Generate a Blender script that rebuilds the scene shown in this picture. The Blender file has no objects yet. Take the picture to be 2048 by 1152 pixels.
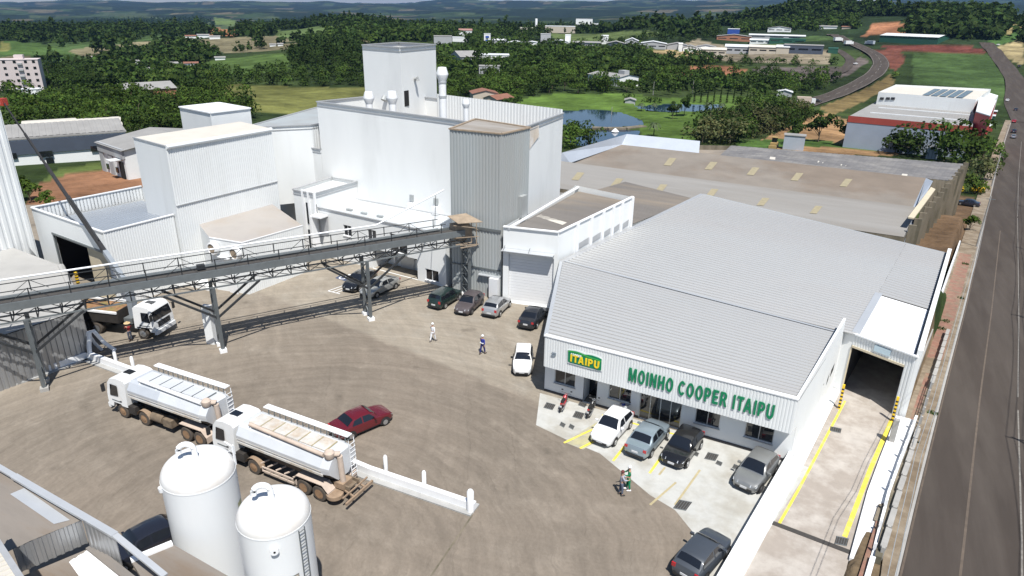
import bpy, math, random
import numpy as np
from mathutils import Vector, Matrix
R = math.radians
SC = bpy.context.scene
COL = SC.collection
random.seed(7); RNG = np.random.default_rng(7)

# ---------------------------------------------------------------- camera
FPX, CX, CY, CAMH = 1372.0, 1024.0, 576.0, 27.0     # focal length in photo pixels (photo 2048 x 1152), camera height
YAW, PITCH, ROLL = R(-28.4), R(22.43), R(1.0)
_f = np.array([math.sin(YAW)*math.cos(PITCH), math.cos(YAW)*math.cos(PITCH), -math.sin(PITCH)])
_r0 = np.array([math.cos(YAW), -math.sin(YAW), 0.0]); _u0 = np.cross(_r0, _f)
_r = _r0*math.cos(ROLL)+_u0*math.sin(ROLL); _u = -_r0*math.sin(ROLL)+_u0*math.cos(ROLL)
cam_d = bpy.data.cameras.new("camera"); cam = bpy.data.objects.new("camera", cam_d); COL.objects.link(cam)
cam_d.sensor_width = 36.0; cam_d.lens = FPX/2048*36.0; cam_d.clip_start = 0.5; cam_d.clip_end = 40000
cam.matrix_world = Matrix(((_r[0], _u[0], -_f[0], 0), (_r[1], _u[1], -_f[1], 0), (_r[2], _u[2], -_f[2], CAMH), (0, 0, 0, 1)))
SC.camera = cam
# ---------------------------------------------------------------- sky, sun, exposure
SUN_EL, SUN_AZ = R(62), R(135)                        # azimuth clockwise from +Y: the sun stands behind the camera, to its right
w = bpy.data.worlds.new("World"); SC.world = w; w.use_nodes = True
nt = w.node_tree; nt.nodes.clear()
sky = nt.nodes.new("ShaderNodeTexSky"); sky.sky_type = 'NISHITA'; sky.sun_disc = False
sky.sun_elevation = SUN_EL; sky.sun_rotation = SUN_AZ; sky.altitude = 400; sky.air_density = 1.0; sky.dust_density = 0.4; sky.ozone_density = 1.5
bg = nt.nodes.new("ShaderNodeBackground"); bg.inputs[1].default_value = 0.07
wo = nt.nodes.new("ShaderNodeOutputWorld"); nt.links.new(sky.outputs[0], bg.inputs[0]); nt.links.new(bg.outputs[0], wo.inputs[0])
sd = bpy.data.lights.new("sun", 'SUN'); sd.energy = 4.5; sd.angle = R(0.5); sd.color = (1.0, 0.965, 0.91)
sun = bpy.data.objects.new("sun", sd); COL.objects.link(sun)
_sd = Vector((math.sin(SUN_AZ)*math.cos(SUN_EL), math.cos(SUN_AZ)*math.cos(SUN_EL), math.sin(SUN_EL)))
sun.rotation_euler = _sd.to_track_quat('Z', 'Y').to_euler()
SC.view_settings.view_transform = 'Standard'; SC.view_settings.look = 'None'
SC.view_settings.exposure = 0.52; SC.view_settings.gamma = 1.0
SC.cycles.max_bounces = 5; SC.cycles.diffuse_bounces = 2; SC.cycles.glossy_bounces = 3; SC.cycles.transmission_bounces = 4
SC.cycles.volume_bounces = 0; SC.cycles.transparent_max_bounces = 6; SC.cycles.use_denoising = True

# ---------------------------------------------------------------- helpers
def ray(px, py): return _f+_r*(px-CX)/FPX-_u*(py-CY)/FPX
def at(px, py, z=0.0):                                # point of the photo at a given height
    d = ray(px, py); t = (z-CAMH)/d[2]; return np.array([0, 0, CAMH])+d*t
def atY(px, py, Y):
    d = ray(px, py); return np.array([0, 0, CAMH])+d*(Y/d[1])
def onpl(px, py, p, q):                               # point on the vertical plane through p and q
    d = ray(px, py); n = np.array([q[1]-p[1], -(q[0]-p[0])]); t = (n@np.array(p[:2], float))/(n@d[:2]); return np.array([0, 0, CAMH])+d*t
def depth(p): return (np.asarray(p, float)-np.array([0, 0, CAMH]))@_f
def vec(*a): return np.array(a, float)
def nrm(v): return v/max(1e-9, np.linalg.norm(v))

def tag(o, label=None, cat=None, group=None, kind=None):
    if label: o["label"] = label
    if cat: o["category"] = cat
    if group: o["group"] = group
    if kind: o["kind"] = kind
    return o
def empty(name, loc=(0, 0, 0), label=None, cat=None, group=None, rz=0):
    o = bpy.data.objects.new(name, None); COL.objects.link(o); o.location = loc; o.rotation_euler = (0, 0, rz); o.empty_display_size = .3
    return tag(o, label, cat, group)
def copy_tree(o, parent=None):
    c = o.copy(); COL.objects.link(c)
    if parent is not None: c.parent = parent
    for ch in o.children: copy_tree(ch, c)
    return c

class MB:
    def __init__(s): s.v = []; s.f = []; s.m = []
    def add(s, vs, fs, mi=0):
        b = len(s.v); s.v += [tuple(map(float, v)) for v in vs]; s.f += [[i+b for i in f] for f in fs]; s.m += [mi]*len(fs); return s
    def quad(s, a, b, c, d, mi=0): return s.add([a, b, c, d], [[0, 1, 2, 3]], mi)
    def poly(s, pts, mi=0): return s.add(pts, [list(range(len(pts)))], mi)
    def box(s, c, d, rz=0, mi=0):
        x, y, z = d[0]/2, d[1]/2, d[2]/2; cs, sn = math.cos(rz), math.sin(rz)
        vs = [(c[0]+sx*x*cs-sy*y*sn, c[1]+sx*x*sn+sy*y*cs, c[2]+sz*z) for sz in (-1, 1) for sx, sy in ((-1, -1), (1, -1), (1, 1), (-1, 1))]
        return s.add(vs, [[3, 2, 1, 0], [4, 5, 6, 7], [0, 1, 5, 4], [1, 2, 6, 5], [2, 3, 7, 6], [3, 0, 4, 7]], mi)
    def prism(s, poly, z0, z1, mi=0, top=True, bottom=False, mt=None):   # z0/z1: number or list per corner
        n = len(poly); a = z0 if hasattr(z0, '__len__') else [z0]*n; b = z1 if hasattr(z1, '__len__') else [z1]*n
        vs = [(p[0], p[1], a[i]) for i, p in enumerate(poly)]+[(p[0], p[1], b[i]) for i, p in enumerate(poly)]
        s.add(vs, [[i, (i+1) % n, n+(i+1) % n, n+i] for i in range(n)], mi)
        if top: s.add(vs[n:], [list(range(n))], mi if mt is None else mt)
        if bottom: s.add(vs[:n], [list(range(n))[::-1]], mi)
        return s
    def beam(s, p, q, w=.1, h=None, mi=0):
        h = w if h is None else h; p, q = np.asarray(p, float), np.asarray(q, float); d = nrm(q-p)
        up = vec(0, 0, 1) if abs(d[2]) < .95 else vec(0, 1, 0); x = nrm(np.cross(d, up)); y = np.cross(x, d)
        vs = [o+x*sx*w/2+y*sy*h/2 for o in (p, q) for sx, sy in ((-1, -1), (1, -1), (1, 1), (-1, 1))]
        return s.add(vs, [[0, 3, 2, 1], [4, 5, 6, 7], [0, 1, 5, 4], [1, 2, 6, 5], [2, 3, 7, 6], [3, 0, 4, 7]], mi)
    def tube(s, path, r, n=8, mi=0, cap=True):
        path = [np.asarray(p, float) for p in path]; rr = r if hasattr(r, '__len__') else [r]*len(path); vs = []; fs = []
        for i, p in enumerate(path):
            d = nrm(path[min(i+1, len(path)-1)]-path[max(i-1, 0)]); up = vec(0, 0, 1) if abs(d[2]) < .9 else vec(0, 1, 0)
            x = nrm(np.cross(d, up)); y = np.cross(x, d)
            vs += [p+(x*math.cos(2*math.pi*k/n)+y*math.sin(2*math.pi*k/n))*rr[i] for k in range(n)]
        for i in range(len(path)-1):
            fs += [[i*n+k, i*n+(k+1) % n, (i+1)*n+(k+1) % n, (i+1)*n+k] for k in range(n)]
        if cap: fs += [list(range(n))[::-1], [(len(path)-1)*n+k for k in range(n)]]
        return s.add(vs, fs, mi)
    def lathe(s, c, prof, n=24, mi=0, axis='z'):      # prof: (r, h) pairs
        vs = []; fs = []
        for r, h in prof:
            for k in range(n):
                a = 2*math.pi*k/n; x, y = r*math.cos(a), r*math.sin(a)
                vs.append((c[0]+x, c[1]+y, c[2]+h) if axis == 'z' else (c[0]+x, c[1]+h, c[2]+y))
        m = len(prof)
        for i in range(m-1): fs += [[i*n+k, i*n+(k+1) % n, (i+1)*n+(k+1) % n, (i+1)*n+k] for k in range(n)]
        fs += [list(range(n))[::-1], [(m-1)*n+k for k in range(n)]]
        return s.add(vs, fs, mi)
    def corr(s, A, B, C, D, pitch=.3, dep=.04, top=.45, mi=0, out=None, valley=None):   # ribbed sheet: ribs run from edge AB to edge DC
        A, B, C, D = [np.asarray(p, float) for p in (A, B, C, D)]
        n = nrm(np.cross(B-A, D-A)) if out is None else nrm(np.asarray(out, float))
        k = max(2, int(round(np.linalg.norm(B-A)/pitch))); g = (1-top)/4
        ts = []
        for i in range(k):
            for t, h in ((0, 0), (.5-top/2-g*.6, 0), (.5-top/2, 1), (.5+top/2, 1), (.5+top/2+g*.6, 0)): ts.append(((i+t)/k, h))
        ts.append((1, 0))
        vs = []
        for t, h in ts: vs += [A+(B-A)*t+n*dep*h, D+(C-D)*t+n*dep*h]
        s.add(vs, [[2*i, 2*i+2, 2*i+3, 2*i+1] for i in range(len(ts)-1)], mi)
        if valley is not None:
            for i in range(len(ts)-1):
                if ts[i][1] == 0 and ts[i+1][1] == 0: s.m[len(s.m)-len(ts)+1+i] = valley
        return s
    def wall(s, p, q, z0, z1, holes=(), rev=.15, mi=0):   # vertical wall seen from its right-hand side (p -> q), with openings (u0,u1,v0,v1) and reveals
        p, q = np.asarray(p[:2], float), np.asarray(q[:2], float); L = np.linalg.norm(q-p); d = (q-p)/L; n = np.array([d[1], -d[0]])
        us = sorted({0., L, *[h[0] for h in holes], *[h[1] for h in holes]}); zs = sorted({z0, z1, *[h[2] for h in holes], *[h[3] for h in holes]})
        P = lambda u, v, o=0: (*(p+d*u-n*o), v)
        for a, b in zip(us, us[1:]):
            for c, e in zip(zs, zs[1:]):
                um, vm = (a+b)/2, (c+e)/2
                if any(h[0] < um < h[1] and h[2] < vm < h[3] for h in holes): continue
                s.quad(P(a, c), P(b, c), P(b, e), P(a, e), mi)
        for u0, u1, v0, v1 in holes:
            s.quad(P(u0, v0), P(u0, v0, rev), P(u0, v1, rev), P(u0, v1), mi); s.quad(P(u1, v0, rev), P(u1, v0), P(u1, v1), P(u1, v1, rev), mi)
            s.quad(P(u0, v1), P(u0, v1, rev), P(u1, v1, rev), P(u1, v1), mi); s.quad(P(u0, v0, rev), P(u0, v0), P(u1, v0), P(u1, v0, rev), mi)
        return s
    def build(s, name, mat, parent=None, smooth=False, loc=None, sharp=None):
        me = bpy.data.meshes.new(name); o0 = np.array(parent.location) if parent is not None else vec(*(loc or (0, 0, 0)))
        if parent is not None and parent.parent is not None: o0 = np.array(parent.parent.location)+np.array(parent.location)
        me.from_pydata([tuple(np.array(v)-o0) for v in s.v], [], s.f)
        for m in (mat if isinstance(mat, (list, tuple)) else [mat]): me.materials.append(m)
        if any(s.m): me.polygons.foreach_set("material_index", s.m)
        if smooth:
            me.polygons.foreach_set("use_smooth", [True]*len(s.f))
            me.set_sharp_from_angle(angle=R(sharp or 40))
        me.update()
        o = bpy.data.objects.new(name, me); COL.objects.link(o)
        if parent is not None: o.parent = parent
        else: o.location = o0
        return o
def window(parent, p, q, u0, u1, v0, v1, inset=.1, panes=2, frame=None, glass=None, name="window", sill=True):
    """window set in an opening of wall p->q"""
    p, q = np.asarray(p[:2], float), np.asarray(q[:2], float); d = nrm(q-p); n = np.array([d[1], -d[0]])
    P = lambda u, v, o=0: vec(*(p+d*u-n*o), v)
    f = MB(); t = .05
    for a, b in ((P(u0, v0+t/2, inset), P(u1, v0+t/2, inset)), (P(u0, v1-t/2, inset), P(u1, v1-t/2, inset))): f.beam(a, b, .06, t)
    for i in range(panes+1):
        u = u0+t/2+(u1-u0-t)*i/panes; f.beam(P(u, v0+t, inset), P(u, v1-t, inset), .06 if False else t, .06)
    if sill: f.beam(P(u0-.06, v0-.03, -.03), P(u1+.06, v0-.03, -.03), .14, .055)
    fo = f.build(name, frame or M['alu'], parent)
    g = MB().quad(P(u0+.01, v0+.01, inset+.02), P(u1-.01, v0+.01, inset+.02), P(u1-.01, v1-.01, inset+.02), P(u0+.01, v1-.01, inset+.02))
    g.build("pane", glass or M['glass_dark'], fo); return fo

# ---------------------------------------------------------------- materials
M = {}
def mat(key, col, rough=.6, metal=0., namp=0., nscale=1., stretch=(1, 1, 1), bump=0., bscale=None, col2=None, coat=0., spec=None, c2lo=.45, c2hi=.62, c2scale=.4, alpha=None, rnd=0., trans=0.):
    m = bpy.data.materials.new(key); m.use_nodes = True; N = m.node_tree.nodes; L = m.node_tree.links; b = N["Principled BSDF"]
    b.inputs["Base Color"].default_value = (*col, 1); b.inputs["Roughness"].default_value = rough; b.inputs["Metallic"].default_value = metal
    if coat: b.inputs["Coat Weight"].default_value = coat; b.inputs["Coat Roughness"].default_value = .06
    if spec is not None: b.inputs["Specular IOR Level"].default_value = spec
    out = None
    if namp or col2 or bump or rnd:
        tc = N.new("ShaderNodeTexCoord"); mp = N.new("ShaderNodeMapping"); L.new(tc.outputs["Object"], mp.inputs[0]); mp.inputs["Scale"].default_value = stretch
    cur = None
    if col2:
        n2 = N.new("ShaderNodeTexNoise"); n2.inputs["Scale"].default_value = c2scale; n2.inputs["Detail"].default_value = 6; n2.inputs["Roughness"].default_value = .65; L.new(mp.outputs[0], n2.inputs["Vector"])
        mr = N.new("ShaderNodeMapRange"); mr.inputs[1].default_value = c2lo; mr.inputs[2].default_value = c2hi; L.new(n2.outputs[0], mr.inputs[0])
        mx = N.new("ShaderNodeMix"); mx.data_type = 'RGBA'; mx.inputs[6].default_value = (*col, 1); mx.inputs[7].default_value = (*col2, 1); L.new(mr.outputs[0], mx.inputs[0]); cur = mx.outputs[2]
    if namp or rnd:
        mul = N.new("ShaderNodeMix"); mul.data_type = 'RGBA'; mul.blend_type = 'MULTIPLY'; mul.inputs[0].default_value = 1.0
        if cur: L.new(cur, mul.inputs[6])
        else: mul.inputs[6].default_value = (*col, 1)
        val = None
        if namp:
            n1 = N.new("ShaderNodeTexNoise"); n1.inputs["Scale"].default_value = nscale; n1.inputs["Detail"].default_value = 8; n1.inputs["Roughness"].default_value = .6; L.new(mp.outputs[0], n1.inputs["Vector"])
            r1 = N.new("ShaderNodeMapRange"); r1.inputs[1].default_value = .3; r1.inputs[2].default_value = .7; r1.inputs[3].default_value = 1-namp; r1.inputs[4].default_value = 1+namp; L.new(n1.outputs[0], r1.inputs[0]); val = r1.outputs[0]
        if rnd:
            oi = N.new("ShaderNodeObjectInfo"); r2 = N.new("ShaderNodeMapRange"); r2.inputs[3].default_value = 1-rnd; r2.inputs[4].default_value = 1+rnd; L.new(oi.outputs["Random"], r2.inputs[0])
            if val is None: val = r2.outputs[0]
            else:
                mm = N.new("ShaderNodeMath"); mm.operation = 'MULTIPLY'; L.new(val, mm.inputs[0]); L.new(r2.outputs[0], mm.inputs[1]); val = mm.outputs[0]
        L.new(val, mul.inputs[7]); cur = mul.outputs[2]
    if cur: L.new(cur, b.inputs["Base Color"])
    if bump:
        nb = N.new("ShaderNodeTexNoise"); nb.inputs["Scale"].default_value = bscale or nscale*3; nb.inputs["Detail"].default_value = 5; L.new(mp.outputs[0], nb.inputs["Vector"])
        bp = N.new("ShaderNodeBump"); bp.inputs["Strength"].default_value = bump; bp.inputs["Distance"].default_value = .05; L.new(nb.outputs[0], bp.inputs["Height"]); L.new(bp.outputs[0], b.inputs["Normal"])
    if trans:
        t = N.new("ShaderNodeBsdfTranslucent"); ms = N.new("ShaderNodeMixShader"); ms.inputs[0].default_value = trans
        if cur: L.new(cur, t.inputs[0])
        else: t.inputs[0].default_value = (*col, 1)
        L.new(b.outputs[0], ms.inputs[1]); L.new(t.outputs[0], ms.inputs[2]); L.new(ms.outputs[0], N["Material Output"].inputs[0])
    M[key] = m; return m
mat('white_wall', (.755, .77, .765), .75, namp=.035, nscale=.35, stretch=(1, 1, .25), col2=(.63, .645, .64), c2scale=.25, c2lo=.55, c2hi=.85)
mat('white_sheet', (.73, .75, .75), .45, namp=.03, nscale=.5, stretch=(1, 1, .15), col2=(.60, .61, .595), c2scale=.3, c2lo=.55, c2hi=.85)
mat('white_paint', (.8, .81, .82), .5, namp=.04, nscale=2)
mat('stained_white', (.72, .73, .74), .75, namp=.04, nscale=.4, stretch=(1, 1, .3), col2=(.55, .47, .38), c2scale=.22, c2lo=.56, c2hi=.78)
mat('galv_roof', (.475, .48, .475), .45, .25, namp=.05, nscale=.2, stretch=(.3, 1, 1), col2=(.42, .41, .40), c2scale=.1, c2lo=.45, c2hi=.75)
mat('galv_roof_new', (.5, .52, .54), .38, .3, namp=.05, nscale=.5)
mat('galv_wall', (.39, .42, .425), .5, .1, namp=.09, nscale=.4, stretch=(2, 2, .12), col2=(.34, .35, .345), c2scale=.2)
mat('galv_valley_shade', (.265, .263, .255), .6, .1, namp=.1, nscale=.4)  # darker tone on the roof valleys paints in the shade between ribs
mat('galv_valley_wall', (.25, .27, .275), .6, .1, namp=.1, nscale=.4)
mat('galv_shed', (.36, .37, .38), .36, .55, namp=.1, nscale=.5, stretch=(2, 2, .3))
mat('steel_paint', (.15, .165, .17), .5, .2, namp=.12, nscale=2)
mat('steel_dark', (.04, .043, .046), .5, .3, namp=.15, nscale=3)
mat('rust_steel', (.30, .235, .17), .8, 0, namp=.2, nscale=2)
mat('near_roof', (.215, .19, .165), .9, namp=.15, nscale=.6, stretch=(.4, 2, 1), col2=(.16, .125, .095), c2scale=.3)
mat('fibre_roof', (.30, .28, .255), .9, namp=.12, nscale=.5, stretch=(.4, 2, 1), col2=(.24, .21, .175), c2scale=.3)
mat('fibre_dark', (.17, .157, .145), .9, namp=.1, nscale=.5, stretch=(.3, 1.5, 1), col2=(.25, .21, .165), c2scale=.1, c2lo=.5, c2hi=.72)
mat('cream_roof', (.55, .52, .46), .8, namp=.06, nscale=.5)
mat('gutter', (.42, .43, .44), .5, .3, namp=.08, nscale=2)
mat('alu', (.55, .56, .57), .4, .5)
mat('white_frame', (.7, .71, .72), .5)
mat('glass_dark', (.012, .014, .018), .04, 0, spec=.8)
mat('glass_lobby', (.02, .022, .026), .02, .0, spec=1.0)
mat('dark_void', (.01, .01, .011), .9)
mat('door_white', (.74, .75, .76), .6, namp=.02, nscale=1)
mat('door_beige', (.56, .49, .36), .7, namp=.06, nscale=1.2)
mat('plinth', (.045, .045, .05), .8)
mat('green_sign', (.0, .20, .085), .5); mat('green_light', (.06, .42, .06), .5); mat('green_mid', (.02, .27, .05), .5); mat('yellow_sign', (.85, .62, .02), .5); mat('sign_white', (.8, .84, .82), .5); mat('sign_grey', (.22, .26, .3), .6)
mat('yellow_paint', (.72, .58, .07), .8, namp=.22, nscale=3, col2=(.55, .47, .22), c2scale=1.2, c2lo=.5, c2hi=.75)
mat('yellow_worn', (.40, .34, .20), .9, namp=.15, nscale=2)
mat('black_paint', (.02, .02, .02), .6); mat('hazard_yellow', (.8, .52, .02), .6)
mat('slab', (.45, .45, .425), .85, namp=.07, nscale=1.5, col2=(.36, .345, .305), c2scale=.35, bump=.1, bscale=6)
mat('ramp_conc', (.325, .285, .245), .88, namp=.08, nscale=1.2, col2=(.42, .385, .345), c2scale=.3, bump=.1, bscale=6)
mat('concrete', (.34, .33, .31), .85, namp=.12, nscale=1.5, bump=.1)
mat('concrete_old', (.2, .17, .125), .9, namp=.3, nscale=1.2, stretch=(1, 1, .3), col2=(.09, .08, .055), c2scale=.6)
mat('iron_grate', (.06, .055, .05), .7, .2, namp=.2, nscale=12)
mat('asphalt', (.062, .0515, .0445), 1.0, spec=.15, namp=.1, nscale=.6, stretch=(1.5, .12, 1), col2=(.078, .066, .057), c2scale=.25, bump=.1, bscale=20)
mat('road_line', (.19, .175, .155), .8, namp=.3, nscale=3)
mat('edge_line', (.11, .085, .065), .85, namp=.2, nscale=2)
mat('pavement', (.25, .205, .15), .9, namp=.2, nscale=1.5, col2=(.165, .125, .082), c2scale=.45, c2lo=.42, c2hi=.6)
mat('pave_red', (.24, .125, .09), .9, namp=.2, nscale=2, col2=(.22, .16, .11), c2scale=.9)
mat('earth', (.16, .085, .05), .95, namp=.25, nscale=.8, col2=(.13, .105, .06), c2scale=.35)
mat('water', (.012, .03, .06), .06, spec=.6, bump=.03, namp=.05, nscale=.5)
# ---------------------------------------------------------------- terrain
_lat = np.random.default_rng(3).random((256, 256))
def vnoise(x, y):
    x = np.asarray(x, float); y = np.asarray(y, float); xi = np.floor(x).astype(int); yi = np.floor(y).astype(int); fx = x-xi; fy = y-yi
    fx = fx*fx*(3-2*fx); fy = fy*fy*(3-2*fy); a = _lat[xi % 256, yi % 256]; b = _lat[(xi+1) % 256, yi % 256]; c = _lat[xi % 256, (yi+1) % 256]; d = _lat[(xi+1) % 256, (yi+1) % 256]
    return (a*(1-fx)+b*fx)*(1-fy)+(c*(1-fx)+d*fx)*fy
def fbm(x, y, o=4):
    s = 0; a = .5; t = 0
    for i in range(o): s = s+a*vnoise(x*2**i+17*i, y*2**i-9*i); t += a; a *= .5
    return s/t
def sst(a, b, x): t = np.clip((x-a)/(b-a), 0, 1); return t*t*(3-2*t)
KY = [0, 20, 33, 40.5, 64.5, 89, 165, 229, 332, 400]; KX = [.8, 3.2, 4.75, 5.6, 8.5, 11.5, 20.3, 27.7, 40, 48.5]
ZY = [0, 20, 33, 40, 63, 90, 165, 229, 332, 400]; ZZ = [1.6, 1.0, .4, 0, -2.8, -5, -10.8, -14.5, -19, -19.5]
def xk(y): return np.interp(y, KY, KX)          # left kerb of the avenue
def zr(y): return np.interp(y, ZY, ZZ)          # height of the avenue
def xw(y): return xk(y)-2.75                    # boundary of the mill's plot
PL = ([0, 140, 170, 230, 300, 400, 550, 700, 900, 1200, 1600, 2200], [-.3, -.3, -3, -7, -11, -16, -22, -25, -22, -17, -25, -40])
PM = ([0, 85, 110, 150, 200, 270, 340, 420, 520, 700, 950, 1300, 1800, 2500], [-.3, -.3, -4, -10, -15, -17.5, -17, -15, -12, -8, -5, -14, -30, -40])
PR = ([0, 33, 40, 63, 90, 165, 229, 332, 420, 520, 640, 760, 900, 1100, 1500, 2500], [.4, .4, 0, -2.8, -5, -10.8, -14.5, -19, -19.5, -16, -9, 0, 8, 4, -25, -40])
BUMPS = [(-5.5, 1080, 24, 170, 5.5), (3, 900, 15, 150, 5), (-41, 1100, 10, 200, 3), (-17, 900, 8, 160, 4)]   # az, d, height, sigma d, sigma az
LAKES = [[(1040, 216), (1128, 220), (1200, 218), (1240, 224), (1284, 240), (1288, 250), (1240, 254), (1186, 256), (1128, 262), (1100, 262)],
         [(1186, 260), (1240, 258), (1282, 262), (1270, 280), (1230, 290), (1150, 300), (1120, 290)],
         [(1268, 212), (1330, 207), (1450, 209), (1440, 222), (1330, 224), (1280, 219)]]
LZ = -17.6
def inpoly(x, y, P):
    c = np.zeros(np.shape(x), bool); n = len(P)
    for i in range(n):
        x1, y1 = P[i][0], P[i][1]; x2, y2 = P[(i+1) % n][0], P[(i+1) % n][1]
        if y1 == y2: continue
        c ^= ((y1 > y) != (y2 > y)) & (x < (x2-x1)*(y-y1)/(y2-y1)+x1)
    return c
LAKEW = [[tuple(at(px, py, LZ)[:2]) for px, py in l] for l in LAKES]
def zt(x, y):
    x = np.asarray(x, float); y = np.asarray(y, float); d = np.hypot(x, y)+1e-6; az = np.degrees(np.arctan2(x, y))
    a = np.interp(d, *PL); b = np.interp(d, *PM); c = np.interp(d, *PR)
    wl = 1-sst(-60, -38, az); wr = sst(-24, 1, az); z = a*wl+c*wr+b*(1-wl-wr)
    for ba, bd, bh, sg, sa in BUMPS: z = z+bh*np.exp(-((d-bd)/sg)**2-((az-ba)/sa)**2)
    z = z+(fbm(x/70, y/70, 3)-.5)*np.interp(d, [120, 250, 600, 1500], [0, 2, 6, 10])
    yh = 10+18*(az+28.4)/36.6
    yy = np.interp(np.log(d), np.log([1200, 1700, 2400, 3300, 4600, 6500, 9000, 12500, 20000]), [60, 58, 47, 37, 27, 16, 5, 10, 16])
    nz = (fbm(x/900+5, y/900+3, 4)-.5)*np.interp(d, [1500, 4000, 9000], [26, 22, 22])
    zf = CAMH-d*(yy+nz-yh)/1372
    z = z*(1-sst(1150, 1800, d))+zf*sst(1150, 1800, d)
    wrd = (1-sst(7, 34, np.abs(x-(xk(y)+4.5))))*(y < 420)*(y > 0); wrd = wrd*(1-sst(300, 400, y))
    z = z*(1-wrd)+zr(y)*wrd
    dp = np.interp(az, [-100, -66, -48, -27, -5], [160, 150, 118, 96, 84])
    pad = (1-sst(dp-6, dp+14, d))*(1-sst(0, .7, x-xw(y)-.15)); z = z*(1-pad)-.3*pad
    lot = (sst(3.6, 4.6, x)*(1-sst(-.5, .2, x-xw(y)+.15)))*sst(76, 80, y)*(1-sst(132, 150, y)); z = z*(1-lot)+(-2.2-.045*(y-80))*lot
    lk = np.zeros(np.shape(z), bool)
    for L in LAKEW: lk |= inpoly(x, y, L)
    z = np.where(lk, np.minimum(z, LZ-.5), np.where((d > 225) & (d < 345) & (az > -32) & (az < -8), np.maximum(z, LZ+.3), z))
    return z
_T = np.geomspace(18, 16000, 5000)
def on(px, py):                                  # where the line of sight of a photo point meets the terrain
    d = ray(px, py); d = d/np.linalg.norm(d); P = np.array([0, 0, CAMH])+_T[:, None]*d; h = P[:, 2]-zt(P[:, 0], P[:, 1]); i = np.argmax(h < 0)
    if h[i] >= 0: i = len(_T)-1
    t = _T[i-1]+(_T[i]-_T[i-1])*h[i-1]/(h[i-1]-h[i]+1e-9) if i else _T[0]
    p = np.array([0, 0, CAMH])+t*d; p[2] = float(zt(p[0], p[1])); return p
def onw(P): return [tuple(on(*q)[:2]) for q in P]
COVER = [  # (outline in the photo, ground colour)
 ([(360, 170), (560, 172), (740, 176), (740, 215), (640, 236), (500, 222), (440, 200), (360, 184)], (.13, .135, .042)),
 ([(0, 82), (85, 88), (140, 104), (182, 118), (175, 135), (120, 128), (70, 115), (0, 112)], (.055, .095, .026)),
 ([(0, 84), (20, 88), (24, 98), (0, 104)], (.15, .15, .05)),
 ([(385, 142), (420, 120), (500, 112), (562, 107), (600, 120), (575, 142), (470, 150)], (.065, .105, .028)),
 ([(430, 35), (470, 40), (470, 52), (432, 50)], (.10, .14, .04)), ([(545, 62), (640, 52), (680, 58), (640, 74), (560, 78)], (.09, .13, .045)), ([(110, 68), (150, 68), (145, 80), (105, 78)], (.09, .14, .04)),
 ([(405, 58), (440, 54), (486, 62), (470, 74), (420, 70)], (.30, .14, .07)),
 ([(1020, 200), (1120, 186), (1260, 188), (1330, 196), (1440, 190), (1560, 196), (1560, 225), (1440, 245), (1380, 285), (1290, 290), (1280, 262), (1270, 245), (1200, 225), (1040, 224)], (.075, .125, .026)),
 ([(1105, 240), (1185, 250), (1190, 262), (1105, 272)], (.10, .12, .04)),
 ([(1826, 108), (1900, 104), (1982, 108), (2018, 135), (2026, 160), (2012, 205), (1980, 215), (1826, 172)], (.05, .085, .027)),
 ([(1755, 89), (1870, 88), (1960, 96), (1976, 108), (1830, 104), (1772, 98)], (.105, .034, .026)),
 ([(1745, 48), (1800, 45), (1830, 60), (1816, 74), (1760, 68), (1720, 74)], (.30, .14, .075)),
 ([(1500, 140), (1530, 132), (1700, 134), (1712, 120), (1720, 112), (1740, 124), (1700, 150), (1650, 165), (1560, 158)], (.105, .088, .08)),
 ([(1720, 96), (1800, 100), (1812, 120), (1790, 142), (1756, 120)], (.13, .05, .035)),
 ([(1490, 292), (1560, 262), (1640, 225), (1700, 240), (1790, 262), (1830, 300), (1780, 312), (1640, 308)], (.30, .185, .095)),
 ([(1470, 282), (1600, 276), (1760, 296), (1760, 304), (1620, 292), (1480, 300)], (.065, .12, .028)),
 ([(1640, 215), (1700, 190), (1762, 160), (1780, 150), (1790, 168), (1740, 196), (1660, 232)], (.17, .125, .055)),
 ([(1820, 500), (1850, 440), (1905, 392), (1950, 395), (1955, 440), (1940, 520), (1830, 560)], (.115, .075, .045)),
 ([(1975, 82), (2048, 50), (2048, 75), (1990, 94)], (.06, .12, .035)), ([(1985, 96), (2048, 76), (2048, 130), (2016, 118)], (.30, .245, .13)), ([(2000, 66), (2048, 46), (2048, 56), (2010, 72)], (.33, .27, .13)),
 ([(1395, 78), (1480, 96), (1660, 100), (1660, 128), (1400, 120), (1330, 104)], (.20, .17, .12)), ([(1100, 66), (1250, 62), (1330, 68), (1260, 84), (1110, 84)], (.085, .115, .04)),
 ([(1300, 138), (1420, 130), (1500, 138), (1480, 150), (1330, 152)], (.22, .10, .055)), ([(1280, 104), (1400, 96), (1420, 120), (1330, 126)], (.25, .19, .10)),
 ([(40, 440), (70, 372), (118, 345), (200, 335), (300, 360), (310, 410), (140, 450)], (.20, .105, .06)), ([(70, 372), (118, 338), (200, 325), (205, 338), (120, 352)], (.09, .12, .035)),
]
COVERW = [(onw(P), c) for P, c in COVER]
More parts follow.
